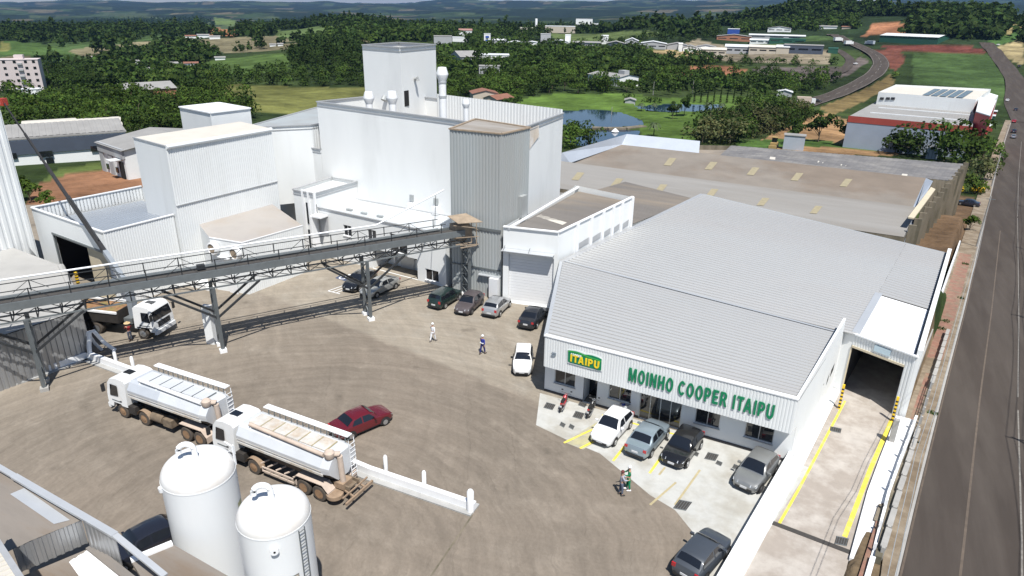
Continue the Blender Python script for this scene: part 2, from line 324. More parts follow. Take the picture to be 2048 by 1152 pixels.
def ground_colour(x, y):
    d = np.hypot(x, y); n1 = fbm(x/240, y/240, 4); n2 = fbm(x/520+40, y/520, 3); n3 = fbm(x/90+9, y/90, 3)
    c = np.empty((*np.shape(x), 3)); forest = vec(.021, .036, .015)
    near = np.where((n3 > .5)[..., None], vec(.026, .042, .013), vec(.04, .06, .019))
    fld = np.where((n2 > .55)[..., None], vec(.085, .115, .045), vec(.055, .09, .03)); fld = np.where((n2 < .38)[..., None], vec(.17, .15, .09), fld)
    far = np.where((n1 > .57+.05*(d < 2200))[..., None], fld, forest)
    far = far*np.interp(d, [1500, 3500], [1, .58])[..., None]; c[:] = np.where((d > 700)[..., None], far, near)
    c[(x > xw(y)-1.5) & (x < xk(y)) & (y > 5) & (y < 76)] = vec(.17, .125, .078)
    for P, col in COVERW: c[inpoly(x, y, P)] = col
    return c
def build_terrain():
    A = np.radians(np.concatenate([np.linspace(-140, -78, 24, endpoint=False), np.linspace(-78, 24, 640), np.linspace(28, 90, 16)])); D = np.concatenate([[3.], np.geomspace(8, 20000, 420)])
    dd, aa = np.meshgrid(D, A, indexing='ij'); X = dd*np.sin(aa); Y = dd*np.cos(aa); Z = zt(X, Y); n, m = X.shape
    me = bpy.data.meshes.new("terrain"); V = np.stack([X, Y, Z], -1).reshape(-1, 3)
    i = np.arange(n-1)[:, None]*m+np.arange(m-1)[None]; F = np.stack([i, i+m, i+m+1, i+1], -1).reshape(-1, 4)
    me.vertices.add(len(V)); me.vertices.foreach_set("co", V.ravel()); me.loops.add(F.size); me.loops.foreach_set("vertex_index", F.ravel())
    me.polygons.add(len(F)); me.polygons.foreach_set("loop_start", np.arange(0, F.size, 4)); me.polygons.foreach_set("loop_total", np.full(len(F), 4)); me.polygons.foreach_set("use_smooth", np.ones(len(F), bool))
    me.update(calc_edges=True)
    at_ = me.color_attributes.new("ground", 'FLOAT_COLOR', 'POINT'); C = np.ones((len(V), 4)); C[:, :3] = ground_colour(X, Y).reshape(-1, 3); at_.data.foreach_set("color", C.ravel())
    m_ = bpy.data.materials.new("terrain"); m_.use_nodes = True; N = m_.node_tree.nodes; L = m_.node_tree.links; b = N["Principled BSDF"]; b.inputs["Roughness"].default_value = 1; b.inputs["Specular IOR Level"].default_value = .1
    va = N.new("ShaderNodeVertexColor"); va.layer_name = "ground"; tc = N.new("ShaderNodeTexCoord")
    n1 = N.new("ShaderNodeTexNoise"); n1.inputs["Scale"].default_value = .06; n1.inputs["Detail"].default_value = 9; n1.inputs["Roughness"].default_value = .72; L.new(tc.outputs["Object"], n1.inputs["Vector"])
    r1 = N.new("ShaderNodeMapRange"); r1.inputs[1].default_value = .32; r1.inputs[2].default_value = .68; r1.inputs[3].default_value = .55; r1.inputs[4].default_value = 1.45; L.new(n1.outputs[0], r1.inputs[0])
    mx = N.new("ShaderNodeMix"); mx.data_type = 'RGBA'; mx.blend_type = 'MULTIPLY'; mx.inputs[0].default_value = 1; L.new(va.outputs[0], mx.inputs[6]); L.new(r1.outputs[0], mx.inputs[7]); n3 = N.new("ShaderNodeTexNoise"); n3.inputs["Scale"].default_value = .011; n3.inputs["Detail"].default_value = 8; n3.inputs["Roughness"].default_value = .7; L.new(tc.outputs["Object"], n3.inputs["Vector"]); r3 = N.new("ShaderNodeMapRange"); r3.inputs[1].default_value = .36; r3.inputs[2].default_value = .64; r3.inputs[3].default_value = .6; r3.inputs[4].default_value = 1.35; L.new(n3.outputs[0], r3.inputs[0]); mx2 = N.new("ShaderNodeMix"); mx2.data_type = 'RGBA'; mx2.blend_type = 'MULTIPLY'; mx2.inputs[0].default_value = 1; L.new(mx.outputs[2], mx2.inputs[6]); L.new(r3.outputs[0], mx2.inputs[7]); L.new(mx2.outputs[2], b.inputs["Base Color"])
    n2 = N.new("ShaderNodeTexNoise"); n2.inputs["Scale"].default_value = .09; n2.inputs["Detail"].default_value = 6; L.new(tc.outputs["Object"], n2.inputs["Vector"])
    bp = N.new("ShaderNodeBump"); bp.inputs["Strength"].default_value = .9; bp.inputs["Distance"].default_value = 5; L.new(n2.outputs[0], bp.inputs["Height"]); L.new(bp.outputs[0], b.inputs["Normal"])
    me.materials.append(m_); o = bpy.data.objects.new("terrain", me); COL.objects.link(o); tag(o, kind="structure"); return o
build_terrain()
def struct(name, mb, m, smooth=False): return tag(mb.build(name, m, smooth=smooth), kind="structure")
for L in LAKEW: struct("lake", MB().poly([(x, y, LZ) for x, y in L]), M['water'])

# ---------------------------------------------------------------- paved yard
def yard_material(key, ca, cb, cc, wa, wb, wc):
    m = bpy.data.materials.new(key); m.use_nodes = True; N = m.node_tree.nodes; L = m.node_tree.links; b = N["Principled BSDF"]; b.inputs["Roughness"].default_value = .9; b.inputs["Specular IOR Level"].default_value = .25
    tc = N.new("ShaderNodeTexCoord"); sep = N.new("ShaderNodeSeparateXYZ"); L.new(tc.outputs["Object"], sep.inputs[0])
    def math_(op, a, bb=None):
        n = N.new("ShaderNodeMath"); n.operation = op
        for i, v in enumerate((a, bb)):
            if v is None: continue
            if isinstance(v, (int, float)): n.inputs[i].default_value = v
            else: L.new(v, n.inputs[i])
        return n.outputs[0]
    def noise_(vecout, sc, det=6, rg=.6):
        n = N.new("ShaderNodeTexNoise"); n.inputs["Scale"].default_value = sc; n.inputs["Detail"].default_value = det; n.inputs["Roughness"].default_value = rg; L.new(vecout, n.inputs["Vector"]); return n.outputs[0]
    def ramp_(v, a, bb, lo, hi):
        n = N.new("ShaderNodeMapRange"); n.inputs[1].default_value = a; n.inputs[2].default_value = bb; n.inputs[3].default_value = lo; n.inputs[4].default_value = hi; L.new(v, n.inputs[0]); return n.outputs[0]
    def arcs(cx, cy, f):                                    # tyre marks: noise stretched along circles round a turning point
        x = math_('ADD', math_('SUBTRACT', sep.outputs[0], cx), math_('MULTIPLY', big, 5.0)); y = math_('ADD', math_('SUBTRACT', sep.outputs[1], cy), math_('MULTIPLY', med, 1.2))
        r = math_('SQRT', math_('ADD', math_('MULTIPLY', x, x), math_('MULTIPLY', y, y))); t = math_('ARCTAN2', y, x)
        cb_ = N.new("ShaderNodeCombineXYZ"); L.new(math_('MULTIPLY', r, f), cb_.inputs[0]); L.new(math_('MULTIPLY', t, 2.2), cb_.inputs[1]); L.new(math_('MULTIPLY', med, .5), cb_.inputs[2]); return noise_(cb_.outputs[0], 1.0, 6, .7)
    big = noise_(tc.outputs["Object"], .07, 5); med = noise_(tc.outputs["Object"], .5, 8, .65); fine = noise_(tc.outputs["Object"], 5, 4)
    a1 = arcs(-22, 18, 1.9); a2 = arcs(-62, 10, 1.5); a3 = arcs(-20, 66, 1.3); t1_ = arcs(-24, 21, 3.4); t2_ = arcs(-70, 2, 3.0); stain = noise_(tc.outputs["Object"], .42, 3, .5)
    p0, p1 = at(700, 655)[:2], at(1062, 797)[:2]; dr = nrm(p1-p0); nr = vec(dr[1], -dr[0])
    if nr[1] > 0: nr = -nr
    lin = lambda v, o: math_('ADD', math_('ADD', math_('MULTIPLY', sep.outputs[0], float(v[0])), math_('MULTIPLY', sep.outputs[1], float(v[1]))), -float(np.dot(v, o)))
    side_ = math_('ADD', lin(nr, p0), math_('MULTIPLY', math_('SUBTRACT', med, .5), 1.6)); along = math_('ADD', lin(dr, at(560, 690)[:2]), math_('MULTIPLY', math_('SUBTRACT', big, .5), 22.0))
    worn = math_('MULTIPLY', ramp_(side_, -.25, .35, 0, 1), ramp_(along, -14, 6, .45, 1))
    def two(c1, c2, f):
        n = N.new("ShaderNodeMix"); n.data_type = 'RGBA'
        for i, v in ((6, c1), (7, c2)):
            if isinstance(v, tuple): n.inputs[i].default_value = (*v, 1)
            else: L.new(v, n.inputs[i])
        L.new(f, n.inputs[0]); return n.outputs[2]
    fb_ = ramp_(big, .4, .62, 0, 1); fm_ = ramp_(med, .5, .74, 0, .85)
    class m2: outputs = [0, 0, two(two(two(ca, cb, fb_), cc, fm_), two(two(wa, wb, fb_), wc, fm_), worn)]
    v = math_('MULTIPLY', math_('MULTIPLY', ramp_(a1, .37, .66, .85, 1.07), ramp_(a2, .36, .68, .92, 1.05)), math_('MULTIPLY', ramp_(a3, .36, .70, .91, 1.05), ramp_(fine, .3, .7, .93, 1.07)))
    v = math_('MULTIPLY', v, math_('MULTIPLY', math_('MULTIPLY', ramp_(t1_, .60, .68, 1, .86), ramp_(t2_, .60, .68, 1, .88)), ramp_(stain, .66, .76, 1, .74)))
    m3 = N.new("ShaderNodeMix"); m3.data_type = 'RGBA'; m3.blend_type = 'MULTIPLY'; m3.inputs[0].default_value = 1; L.new(m2.outputs[2], m3.inputs[6]); L.new(v, m3.inputs[7]); L.new(m3.outputs[2], b.inputs["Base Color"])
    bp = N.new("ShaderNodeBump"); bp.inputs["Strength"].default_value = .15; bp.inputs["Distance"].default_value = .02; L.new(med, bp.inputs["Height"]); L.new(bp.outputs[0], b.inputs["Normal"]); return m
yard_m = yard_material("yard_paving", (.315, .276, .222), (.275, .24, .192), (.355, .325, .275), (.218, .183, .146), (.195, .166, .134), (.268, .23, .186))
YD = [(-112, 4), (1.5, 4)]+[(float(xw(y)), y) for y in (20, 33, 44, 53)]+[(-20, 53), (-28, 84), (-62, 84), (-78, 60), (-100, 52), (-118, 40)]
struct("yard", MB().poly([(x, y, 0) for x, y in YD]), yard_m)
def sheet(name, pix, z, m): return struct(name, MB().poly([(*at(px, py, z)[:2], z) for px, py in pix]), m)
sheet("parking_slab", [(1080, 786), (1072, 850), (1130, 878), (1200, 907), (1300, 990), (1350, 1020), (1384, 1062), (1376, 1152), (1340, 1300), (1480, 1300), (1478, 1152), (1620, 935)][::-1], .008, M['slab'])
# ---------------------------------------------------------------- office and warehouse with the green lettering
def P2(p): return (float(p[0]), float(p[1]))
RD = vec(.1276, 1.0)                                  # direction of the avenue side
oFL, oFR = (-19.2, 40.93), (-1.62, 40.93); oBR = (-.1, 52.6); oBL = (-25.0, 55.6)
off = empty("office_building", (-10, 47, 0), "white mill office with green lettering on its ribbed front fascia and grey ribbed roof", "office building")
fw = [(1.0+.0, 3.3, .95, 2.25), (4.75, 6.25, .02, 2.3), (7.3, 9.05, .95, 2.3), (9.85, 13.55, .03, 2.45), (14.3, 16.15, .95, 2.3), None]
# openings of the front wall measured from the left corner
def fu(px, py): return float(atY(px, py, 40.93)[0]-oFL[0])
W1 = (fu(1109, 758), fu(1150, 768), .95, 2.3); DR = (fu(1165, 800), fu(1192, 808), .02, 2.45); W2 = (fu(1217, 787), fu(1261, 803), .95, 2.3)
LB = (fu(1276, 836), fu(1358, 860), .03, 2.5); W3 = (fu(1389, 842), fu(1438, 855), .95, 2.3); W4 = (fu(1488, 870), fu(1545, 885), .95, 2.3)
mb = MB().wall(oFL, (oFR[0], oFR[1]), 0, 5.0, [W1, DR, W2, LB, W3, W4], rev=.12)
mb.prism([oFL, (oFL[0], oFL[1]+.3)], 0, 0, top=False); 
mb.quad((*oBL, 0), (*oFL, 0), (*oFL, 5.0), (*oBL, 5.0)); mb.build("wall", M['white_wall'], off)
for wv in (W1, W2, W3, W4): window(off, oFL, oFR, *wv, glass=M['glass_lobby'])
window(off, oFL, oFR, *LB, panes=4, glass=M['glass_lobby'], name="glass_entrance", sill=False)
dm = MB(); a = oFL[0]; dm.box((a+(DR[0]+DR[1])/2, 42.2, 1.2), (DR[1]-DR[0]-.02, .06, 2.4)); dm.build("door", M['glass_dark'], off)
dm = MB(); dm.quad((a+DR[0]+.01, 41.06, .01), (a+DR[0]+.01, 42.15, .01), (a+DR[0]+.01, 42.15, 2.44), (a+DR[0]+.01, 41.06, 2.44)).quad((a+DR[1]-.01, 42.15, .01), (a+DR[1]-.01, 41.06, .01), (a+DR[1]-.01, 41.06, 2.44), (a+DR[1]-.01, 42.15, 2.44)); dm.build("door_recess", M['white_wall'], off)
pl = MB(); 
for u0, u1 in ((0, DR[0]), (DR[1], LB[0]), (LB[1], oFR[0]-oFL[0])): pl.box((a+(u0+u1)/2, 40.90, .09), (u1-u0, .07, .18))
pl.build("plinth", M['plinth'], off)
# right-hand wall with the raked parapet, seen from the ramp
pkT = onpl(1692, 637, oFR, (oFR[0]+RD[0], oFR[1]+RD[1])); fR = (-1.75, 39.87)
pk = (float(pkT[0]), float(pkT[1]))
TOPF = 5.2; sw = MB()
side = [fR, (oFR[0], oFR[1])]
pts = [(*fR, 2.75), (*fR, TOPF), (*pk, float(pkT[2])), (pk[0]+.02, pk[1]+.1, TOPF-.3), (*oBR, TOPF-.4), (*oBR, 0), (oFR[0]+.05, oFR[1], 0), (oFR[0]+.05, oFR[1], 2.75)]
th = vec(-.16, .02, 0)
n = len(pts); sw.add([np.array(p) for p in pts]+[np.array(p)+th for p in pts], [list(range(n)), list(range(n, 2*n))[::-1]]+[[i, n+i, n+(i+1) % n, (i+1) % n] for i in range(n)][::1])
sw.build("side_wall", M['white_wall'], off)
for px0, py0, px1, py1 in ((1612, 839, 1621, 819), (1627, 812, 1633, 797), (1637, 795, 1646, 772), (1652, 766, 1657, 752), (1660, 748, 1667, 733)):
    p, q = onpl(px0, py0, fR, pk), onpl(px1, py1, fR, pk); o = vec(.03, 0, 0)
    MB().quad(p+o+vec(0, 0, -.3), q+o+vec(0, 0, -.3), q+o+vec(0, 0, .3), p+o+vec(0, 0, .3)).build("high_window", M['dark_void'], off)
# fascia: ribbed, with cap
f0, f1 = (-18.8, 39.87), fR
fa = MB().corr((*f0, 2.72), (*f1, 2.72), (*f1, 5.16), (*f0, 5.16), .2, .018, .55, out=(0, -1, 0)); fa.build("fascia", M['white_sheet'], off)
fb = MB().quad((*f0, 2.72), (f0[0]-.1, 40.93, 2.72), (f1[0], 40.93, 2.72), (*f1, 2.72)).quad((f0[0]-.02, 40.9, 2.72), (f0[0]-.02, 39.85, 2.72), (f0[0]-.02, 39.85, 5.16), (f0[0]-.02, 40.9, 5.0)); fb.build("soffit", M['white_sheet'], off)
cp = MB().beam((f0[0]-.05, 39.98, 5.2), (f1[0]+.05, 39.98, 5.2), .34, .08); cp.build("fascia_cap", M['white_paint'], off)
# roof of the office: two shallow slopes of ribbed sheet, ribs parallel to the front
rl0, rl1 = (-18.75, 40.15, 5.02), (-24.2, 54.6, 5.12); rr0, rr1 = (-1.95, 40.15, 5.02), (-.55, 51.3, 5.12)
rf = MB().corr(rl0, rl1, rr1, rr0, .6, .08, .34, out=(0, 0, 1), valley=1); rf.build("roof", [M['galv_roof'], M['galv_valley_shade']], off)
gt = MB().beam((-18.9, 40.2, 5.0), (-24.4, 54.6, 5.1), .3, .12).beam((-24.1, 54.75, 5.18), (-.6, 51.45, 5.18), .2, .05); gt.build("roof_flashing", M['galv_roof_new'], off)
dk = MB().beam((rr0[0]+.2, rr0[1], 5.0), (rr1[0]+.2, rr1[1], 5.08), .1, .04); dk.build("gutter", M['steel_dark'], off)  # dark strip drawn for the shadowed gap between roof and parapet
def _arc(cx, cy, rx, ry, a0, a1, n=12): return [(cx+rx*math.cos(R(a0+(a1-a0)*i/n)), cy+ry*math.sin(R(a0+(a1-a0)*i/n))) for i in range(n+1)]
_k = .20                                              # bold block capitals, one unit high: outlines (outer, then holes) and width
GL = {'I': ([[(0, 0), (_k, 0), (_k, 1), (0, 1)]], .20), 'H': ([[(0, 0), (_k, 0), (_k, .41), (.42, .41), (.42, 0), (.62, 0), (.62, 1), (.42, 1), (.42, .6), (_k, .6), (_k, 1), (0, 1)]], .62),
 'T': ([[(.2, 0), (.4, 0), (.4, .82), (.6, .82), (.6, 1), (0, 1), (0, .82), (.2, .82)]], .6), 'E': ([[(0, 0), (.54, 0), (.54, .18), (_k, .18), (_k, .42), (.49, .42), (.49, .59), (_k, .59), (_k, .82), (.53, .82), (.53, 1), (0, 1)]], .54),
 'N': ([[(0, 0), (.19, 0), (.19, .64), (.44, 0), (.64, 0), (.64, 1), (.45, 1), (.45, .37), (.2, 1), (0, 1)]], .64), 'M': ([[(0, 0), (.18, 0), (.18, .72), (.32, 0), (.48, 0), (.62, .72), (.62, 0), (.8, 0), (.8, 1), (.54, 1), (.4, .34), (.26, 1), (0, 1)]], .8),
 'A': ([[(0, 0), (.2, 0), (.25, .2), (.47, .2), (.52, 0), (.72, 0), (.47, 1), (.25, 1)], [(.29, .37), (.43, .37), (.36, .74)]], .72), 'O': ([_arc(.34, .5, .34, .52, 0, 360, 28)[:-1], _arc(.34, .5, .14, .34, 0, 360, 24)[:-1]], .68),
 'C': ([_arc(.34, .5, .34, .52, 38, 322, 24)+_arc(.34, .5, .14, .34, 318, 42, 20)], .63), 'U': ([[(0, 1), (0, .34)]+_arc(.31, .33, .31, .35, 180, 360, 14)+[(.62, 1), (.42, 1), (.42, .33)]+_arc(.31, .33, .11, .16, 360, 180, 10)+[(.2, 1)]], .62),
 'P': ([[(0, 0), (_k, 0), (_k, .36), (.3, .36)]+_arc(.3, .68, .28, .32, -90, 90, 12)+[(0, 1)], [(_k, .53)]+_arc(.28, .68, .11, .15, -90, 90, 8)+[(_k, .83)]], .58),
 'R': ([[(0, 0), (_k, 0), (_k, .38), (.27, .38), (.42, 0), (.64, 0), (.46, .42)]+_arc(.3, .7, .29, .30, -55, 90, 12)+[(0, 1)], [(_k, .54)]+_arc(.28, .69, .11, .15, -90, 90, 8)+[(_k, .84)]], .64)}
def block_text(name, s, loc, h, width, m, parent, ext=.02):
    c = bpy.data.curves.new(name, 'CURVE'); c.dimensions = '2D'; c.fill_mode = 'BOTH'; c.extrude = ext; x = 0; prev = ''
    for ch in s:
        if ch == ' ': x += .34; continue
        if ch == 'A' and prev == 'T': x -= .13
        for P in GL[ch][0]:
            sp_ = c.splines.new('POLY'); sp_.points.add(len(P)-1); sp_.use_cyclic_u = True
            for i, q in enumerate(P): sp_.points[i].co = (x+q[0], q[1], 0, 1)
        x += GL[ch][1]+.15; prev = ch
    o = bpy.data.objects.new(name, c); me = bpy.data.meshes.new_from_object(o); bpy.data.objects.remove(o); k = width/(x-.15)
    for v in me.vertices: v.co = Vector((v.co.x*k, -v.co.z, v.co.y*h))
    me.materials.append(m); o = bpy.data.objects.new(name, me); COL.objects.link(o); o.parent = parent; o.location = np.array(loc)-np.array(parent.location); return o
YF = 39.80
tl, tr = atY(1254, 770, YF), atY(1545, 832, YF)
block_text("lettering", "MOINHO COOPER ITAIPU", (tl[0]+.05, YF, 3.42), 1.03, float(tr[0]-tl[0]), M['green_sign'], off)
# logo board
lg = empty("logo_board", (-17, YF, 3.4), "green shop logo board with yellow letters and wavy top on the white fascia", "sign")
def lp(u, v): return atY(1080+u/14.4, 680+v/14.4, YF)
top = [(815, 290), (930, 305), (1050, 325), (1170, 365), (1290, 415), (1400, 425), (1500, 440), (1620, 480), (1700, 510), (1778, 555)]
def plate(name, m, pts, y0, dep=.03, par=lg):
    pp = [lp(*p) for p in pts]; k = len(pp); fr = [vec(p[0], y0, p[2]) for p in pp]; bk = [vec(p[0], y0+dep, p[2]) for p in pp]
    return MB().add(fr+bk, [list(range(k))[::-1], list(range(k, 2*k))]+[[i, (i+1) % k, k+(i+1) % k, k+i] for i in range(k)]).build(name, m, par)
grow = [(790, 262), (940, 272), (1060, 290), (1180, 325), (1300, 380), (1420, 392), (1540, 415), (1650, 450), (1730, 490), (1806, 540), (1785, 900), (1500, 850), (790, 655)]
plate("board_edge", M['sign_white'], grow, YF-.005, .02)
plate("board", M['green_sign'], top+[(1765, 870), (1700, 868), (850, 640), (808, 610)], YF-.03, .02)
plate("hill_band", M['green_light'], [(815, 325), (930, 335), (1060, 360), (1180, 405), (1320, 470), (1440, 515), (1600, 560), (1770, 625), (1772, 600), (1620, 540), (1500, 510), (1400, 470), (1290, 425), (1170, 385), (1050, 345), (930, 320), (815, 305)][::1], YF-.045, .012)
b0, b1 = lp(880, 610), lp(1705, 800); block_text("name", "ITAIPU", (b0[0], YF-.055, (b0[2]+b1[2])/2-.02), .56, float(b1[0]-b0[0]), M['yellow_sign'], lg)
c0, c1 = lp(895, 425), lp(1200, 490); block_text("small_name", "COOPER", (c0[0], YF-.05, (c0[2]+c1[2])/2-.02), .16, float(c1[0]-c0[0]), M['sign_white'], lg)
pe = empty("arrow_emblem", (-18.2, YF, 4), "small grey emblem of two slanted bars at the left end of the fascia", "emblem")
plate("upper_bar", M['sign_grey'], [(325, 345), (450, 375), (470, 415), (370, 395)], YF, .02, pe); plate("lower_bar", M['sign_grey'], [(330, 420), (465, 440), (400, 490), (300, 465)], YF, .02, pe)

# warehouse behind the office
wh = empty("warehouse", (-9, 66, 0), "long white-walled warehouse with a broad grey ribbed roof behind the office", "warehouse")
zW = 5.0
w0 = at(1152, 534, zW); w1 = at(1407, 389, zW); w2 = at(1893, 507, zW); w3 = (.05, 52.6, zW); w3b = (4.45, 51.3, zW)
rid = 0.35
mbw = MB()
A_, B_, C_, D_ = vec(-24.2, 54.8, zW), w1, w2, vec(5.0, 55.2, zW)
# shed recess at the front right corner: roof leaves out the ramp hall
s0, s1 = at(1756, 588, zW), at(1862, 620, zW)
hall_l = vec(.35, 52.6, zW); hall_b = s0
mL = lambda t: A_+(B_-A_)*t
def line_x(p, q, x): t = (x-p[0])/(q[0]-p[0]); return p+(q-p)*t
hl2 = vec(.62, 52.0); e1 = s0[:2]-hl2; e2 = (C_-B_)[:2]; q_ = B_[:2]-hl2; tt = (q_[0]*e2[1]-q_[1]*e2[0])/(e1[0]*e2[1]-e1[1]*e2[0]); K_ = vec(*(hl2+e1*tt), zW)
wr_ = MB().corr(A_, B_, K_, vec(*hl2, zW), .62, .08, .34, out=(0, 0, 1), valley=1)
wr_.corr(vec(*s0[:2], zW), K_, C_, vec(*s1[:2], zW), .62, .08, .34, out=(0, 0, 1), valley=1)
wr_.build("roof", [M['galv_roof'], M['galv_valley_shade']], wh)
xr = lambda y: 4.55+(y-50.5)*.101
ww = MB(); zb = -5
ww.quad((*B_[:2], zb), (*A_[:2], zb), (*A_[:2], zW-.02), (*B_[:2], zW-.02)).quad((*C_[:2], zb), (*B_[:2], zb), (*B_[:2], zW+.1), (*C_[:2], zW+.1)); ww.build("wall", M['white_wall'], wh)
pr = MB(); ax, ay = xr(50.55), 50.55; bx, by = float(C_[0]), float(C_[1])
pr.prism([(ax+.02, ay), (ax+.34, ay), (bx+.34, by), (bx+.02, by)], [-2, -2, -4.6, -4.6], [5.45, 5.45, 5.55, 5.55]); pr.build("parapet_wall", M['white_wall'], wh)
MB().beam((ax-.05, ay+.2, 5.06), (bx-.05, by, 5.06), .1, .04).build("gutter", M['steel_dark'], wh)  # dark strip standing in for the shadow line along the parapet
MB().beam((A_[0]-.15, A_[1], 5.02), (B_[0]-.15, B_[1], 5.02), .5, .1).build("side_gutter", M['gutter'], wh)
# drive-through hall at the end of the ramp
hl = empty("loading_hall", (2.6, 54, 0), "white ribbed drive-through hall with open dark doorway at the end of the ramp", "loading hall")
hFL, hFR = (.55, 52.25), (4.62, 50.5); d = nrm(vec(hFR[0]-hFL[0], hFR[1]-hFL[1])); Lh = math.hypot(hFR[0]-hFL[0], hFR[1]-hFL[1])
hp = lambda u, v, o=0: vec(hFL[0]+d[0]*u+d[1]*o, hFL[1]+d[1]*u-d[0]*o, v)
MB().corr(hp(0, 4.05), hp(Lh, 4.05), hp(Lh, 4.95), hp(0, 4.95), .2, .03, .5).corr(hp(Lh-.62, -.3), hp(Lh, -.3), hp(Lh, 4.05), hp(Lh-.62, 4.05), .2, .03, .5).build("front_sheet", M['white_sheet'], hl)
MB().quad((-.12, 52.5, 0), (*hFL, 0), (*hFL, 5), (-.12, 52.5, 5)).build("corner_wall", M['white_wall'], hl)
MB().beam(hp(.05, 3.97, .03), hp(Lh-.62, 3.97, .03), .12, .16).beam(hp(.02, -.2), hp(.02, 3.9), .1, .1).build("door_frame", M['door_beige'], hl)
sg_ = onpl(1766, 694, hFL, hFR); MB().box((float(sg_[0]), float(sg_[1])-.08, 4.5), (1.15, .05, .5), rz=math.atan2(d[1], d[0])).build("sign_board", mat('sign_pale', (.5, .62, .68), .5), hl)
MB().beam(hp(-.05, 4.98, .04), hp(Lh+.1, 4.98, .04), .2, .1).build("fascia_cap", M['white_paint'], hl)
hb0, hb1 = vec(2.2, 65, 0), vec(6.0, 64, 0)
z_ = lambda p, z: vec(p[0], p[1], z)
MB().quad(hp(0, -.3, -.05), z_(hb0, -.3), z_(hb0, 4.9), hp(0, 4.9, -.05)).quad(z_(hb1, -.3), hp(Lh, -.3, -.05), hp(Lh, 4.9, -.05), z_(hb1, 4.9)).quad(z_(hb0, -.3), z_(hb1, -.3), z_(hb1, 4.9), z_(hb0, 4.9)).build("inner_wall", mat('wall_shade', (.045, .045, .05), .9), hl)  # near-black colour stands in for the shade inside the hall
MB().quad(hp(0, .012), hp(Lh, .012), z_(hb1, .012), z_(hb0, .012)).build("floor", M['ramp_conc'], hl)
MB().corr(hp(.1, 4.93), vec(*s0[:2], 4.93)+vec(.05, .0, 0), vec(*s1[:2], 4.93), hp(Lh, 4.93), .42, .04, .4, out=(0, 0, 1)).build("roof", M['white_paint'], hl)
MB().beam(hp(.1, 5.06), vec(*s0[:2], 5.06)+vec(.05, 0, 0), .55, .1).build("roof_flashing", M['galv_roof_new'], hl)
# white wall between the yard and the ramp, ramp surface
bw = empty("boundary_wall", (-2, 34, 0), "long low white wall between the parking slab and the concrete ramp", "wall")
MB().prism([(-1.72, 40.9), (-1.42, 40.9), (-3.9, 20.5), (-4.2, 20.5)], -.2, .82).build("wall", M['white_wall'], bw)
MB().prism([(-1.42, 52.5), (-1.42, 40.9), (-3.9, 20.5), (-3.3, 20.5), (-.72, 40.9), (.5, 52.3)][::-1], -.2, .12).build("kerb", M['white_wall'], bw)
rp = [(-3.6, 20), (2.2, 20), (2.45, 33), (3.05, 40.5), (4.3, 50.4), (4.62, 50.5), (.5, 52.3), (-.7, 41)]
struct("ramp", MB().poly([(x, y, .006) for x, y in rp]), M['ramp_conc'])
def strip(name, P, wd, z, m):
    q = MB()
    for (a, b) in zip(P, P[1:]):
        a, b = vec(*a), vec(*b); t = nrm(b-a); n = vec(-t[1], t[0])*wd/2; q.quad((*(a-n), z), (*(b-n), z), (*(b+n), z), (*(a+n), z))
    return struct(name, q, m)
yl = [at(1690, 802)[:2], at(1600, 974)[:2], at(1558, 1048)[:2]]; strip("yellow_line", [P2(p) for p in yl][::-1], .16, .012, M['yellow_paint'])
yr = [at(1783, 840)[:2], at(1740, 940)[:2], at(1689, 1074)[:2]]; strip("yellow_line", [P2(p) for p in yr][::-1], .26, .012, M['yellow_paint'])
# grates, drain covers
def grate(pxs, label, z=.016):
    c = [at(*p, z) for p in pxs]; cen = sum(c)/4; o = empty("drain_grate", cen, label, "drain grate", "drain grates and covers in the paving")
    m = MB(); m.quad(*c); m.build("cover", M['iron_grate'], o); b = MB()
    for k in range(5):
        t = (k+.5)/5; b.beam(c[0]+(c[1]-c[0])*t+vec(0, 0, .01), c[3]+(c[2]-c[3])*t+vec(0, 0, .01), .02, .02)
    for k in range(2): b.beam(c[k*2]+vec(0, 0, .01), c[k*2+1]+vec(0, 0, .01), .05, .03)
    b.build("bars", M['steel_paint'], o)
def gq(x, y, w=22, h=12, s=-10): return [(x-w/2+s/2, y+h/2-2), (x+w/2+s/2, y+h/2+3), (x+w/2-s/2, y-h/2+3), (x-w/2-s/2, y-h/2-2)]
for args, lb in (((1099, 812, 18, 10, -6), "square grate left of the red motorcycle"), ((1157, 830, 18, 11, -6), "square grate beside the black motorcycle"), ((1125, 849, 9, 6, -3), "tiny left cover of the pair in front of the motorcycles"), ((1143, 853, 9, 6, -3), "tiny right cover of the pair in front of the motorcycles"),
                 ((1365, 1010, 26, 16, -12), "large grate in the middle of the parking slab"), ((1423, 913, 22, 12, -7), "grate between the black hatchback and the silver hatchback"), ((1438, 926, 11, 6, -3), "small cover beside the larger grate near the office wall"), ((1391, 907, 11, 6, -3), "small cover beside the black hatchback"), ((1472, 934, 12, 7, -4), "small cover beside the silver hatchback windscreen"),
                 ((1521, 977, 16, 13, -6), "grate beside the silver hatchback front wheel"), ((1671, 859, 22, 8, -2), "grate on the left yellow line of the ramp"), ((1683, 1082, 25, 14, -4), "pale metal cover at the end of the right yellow line"), ((1165, 808, 14, 8, -4), "pale cover in front of the office door")):
    grate(gq(*args), lb)
c0, c1 = at(1543, 1045), at(1708, 1108); tag(MB().beam((c0[0], c0[1], .01), (c1[0], c1[1], .01), .34, .04).build("channel_drain", M['iron_grate']), "long dark channel drain across the ramp", "channel drain")
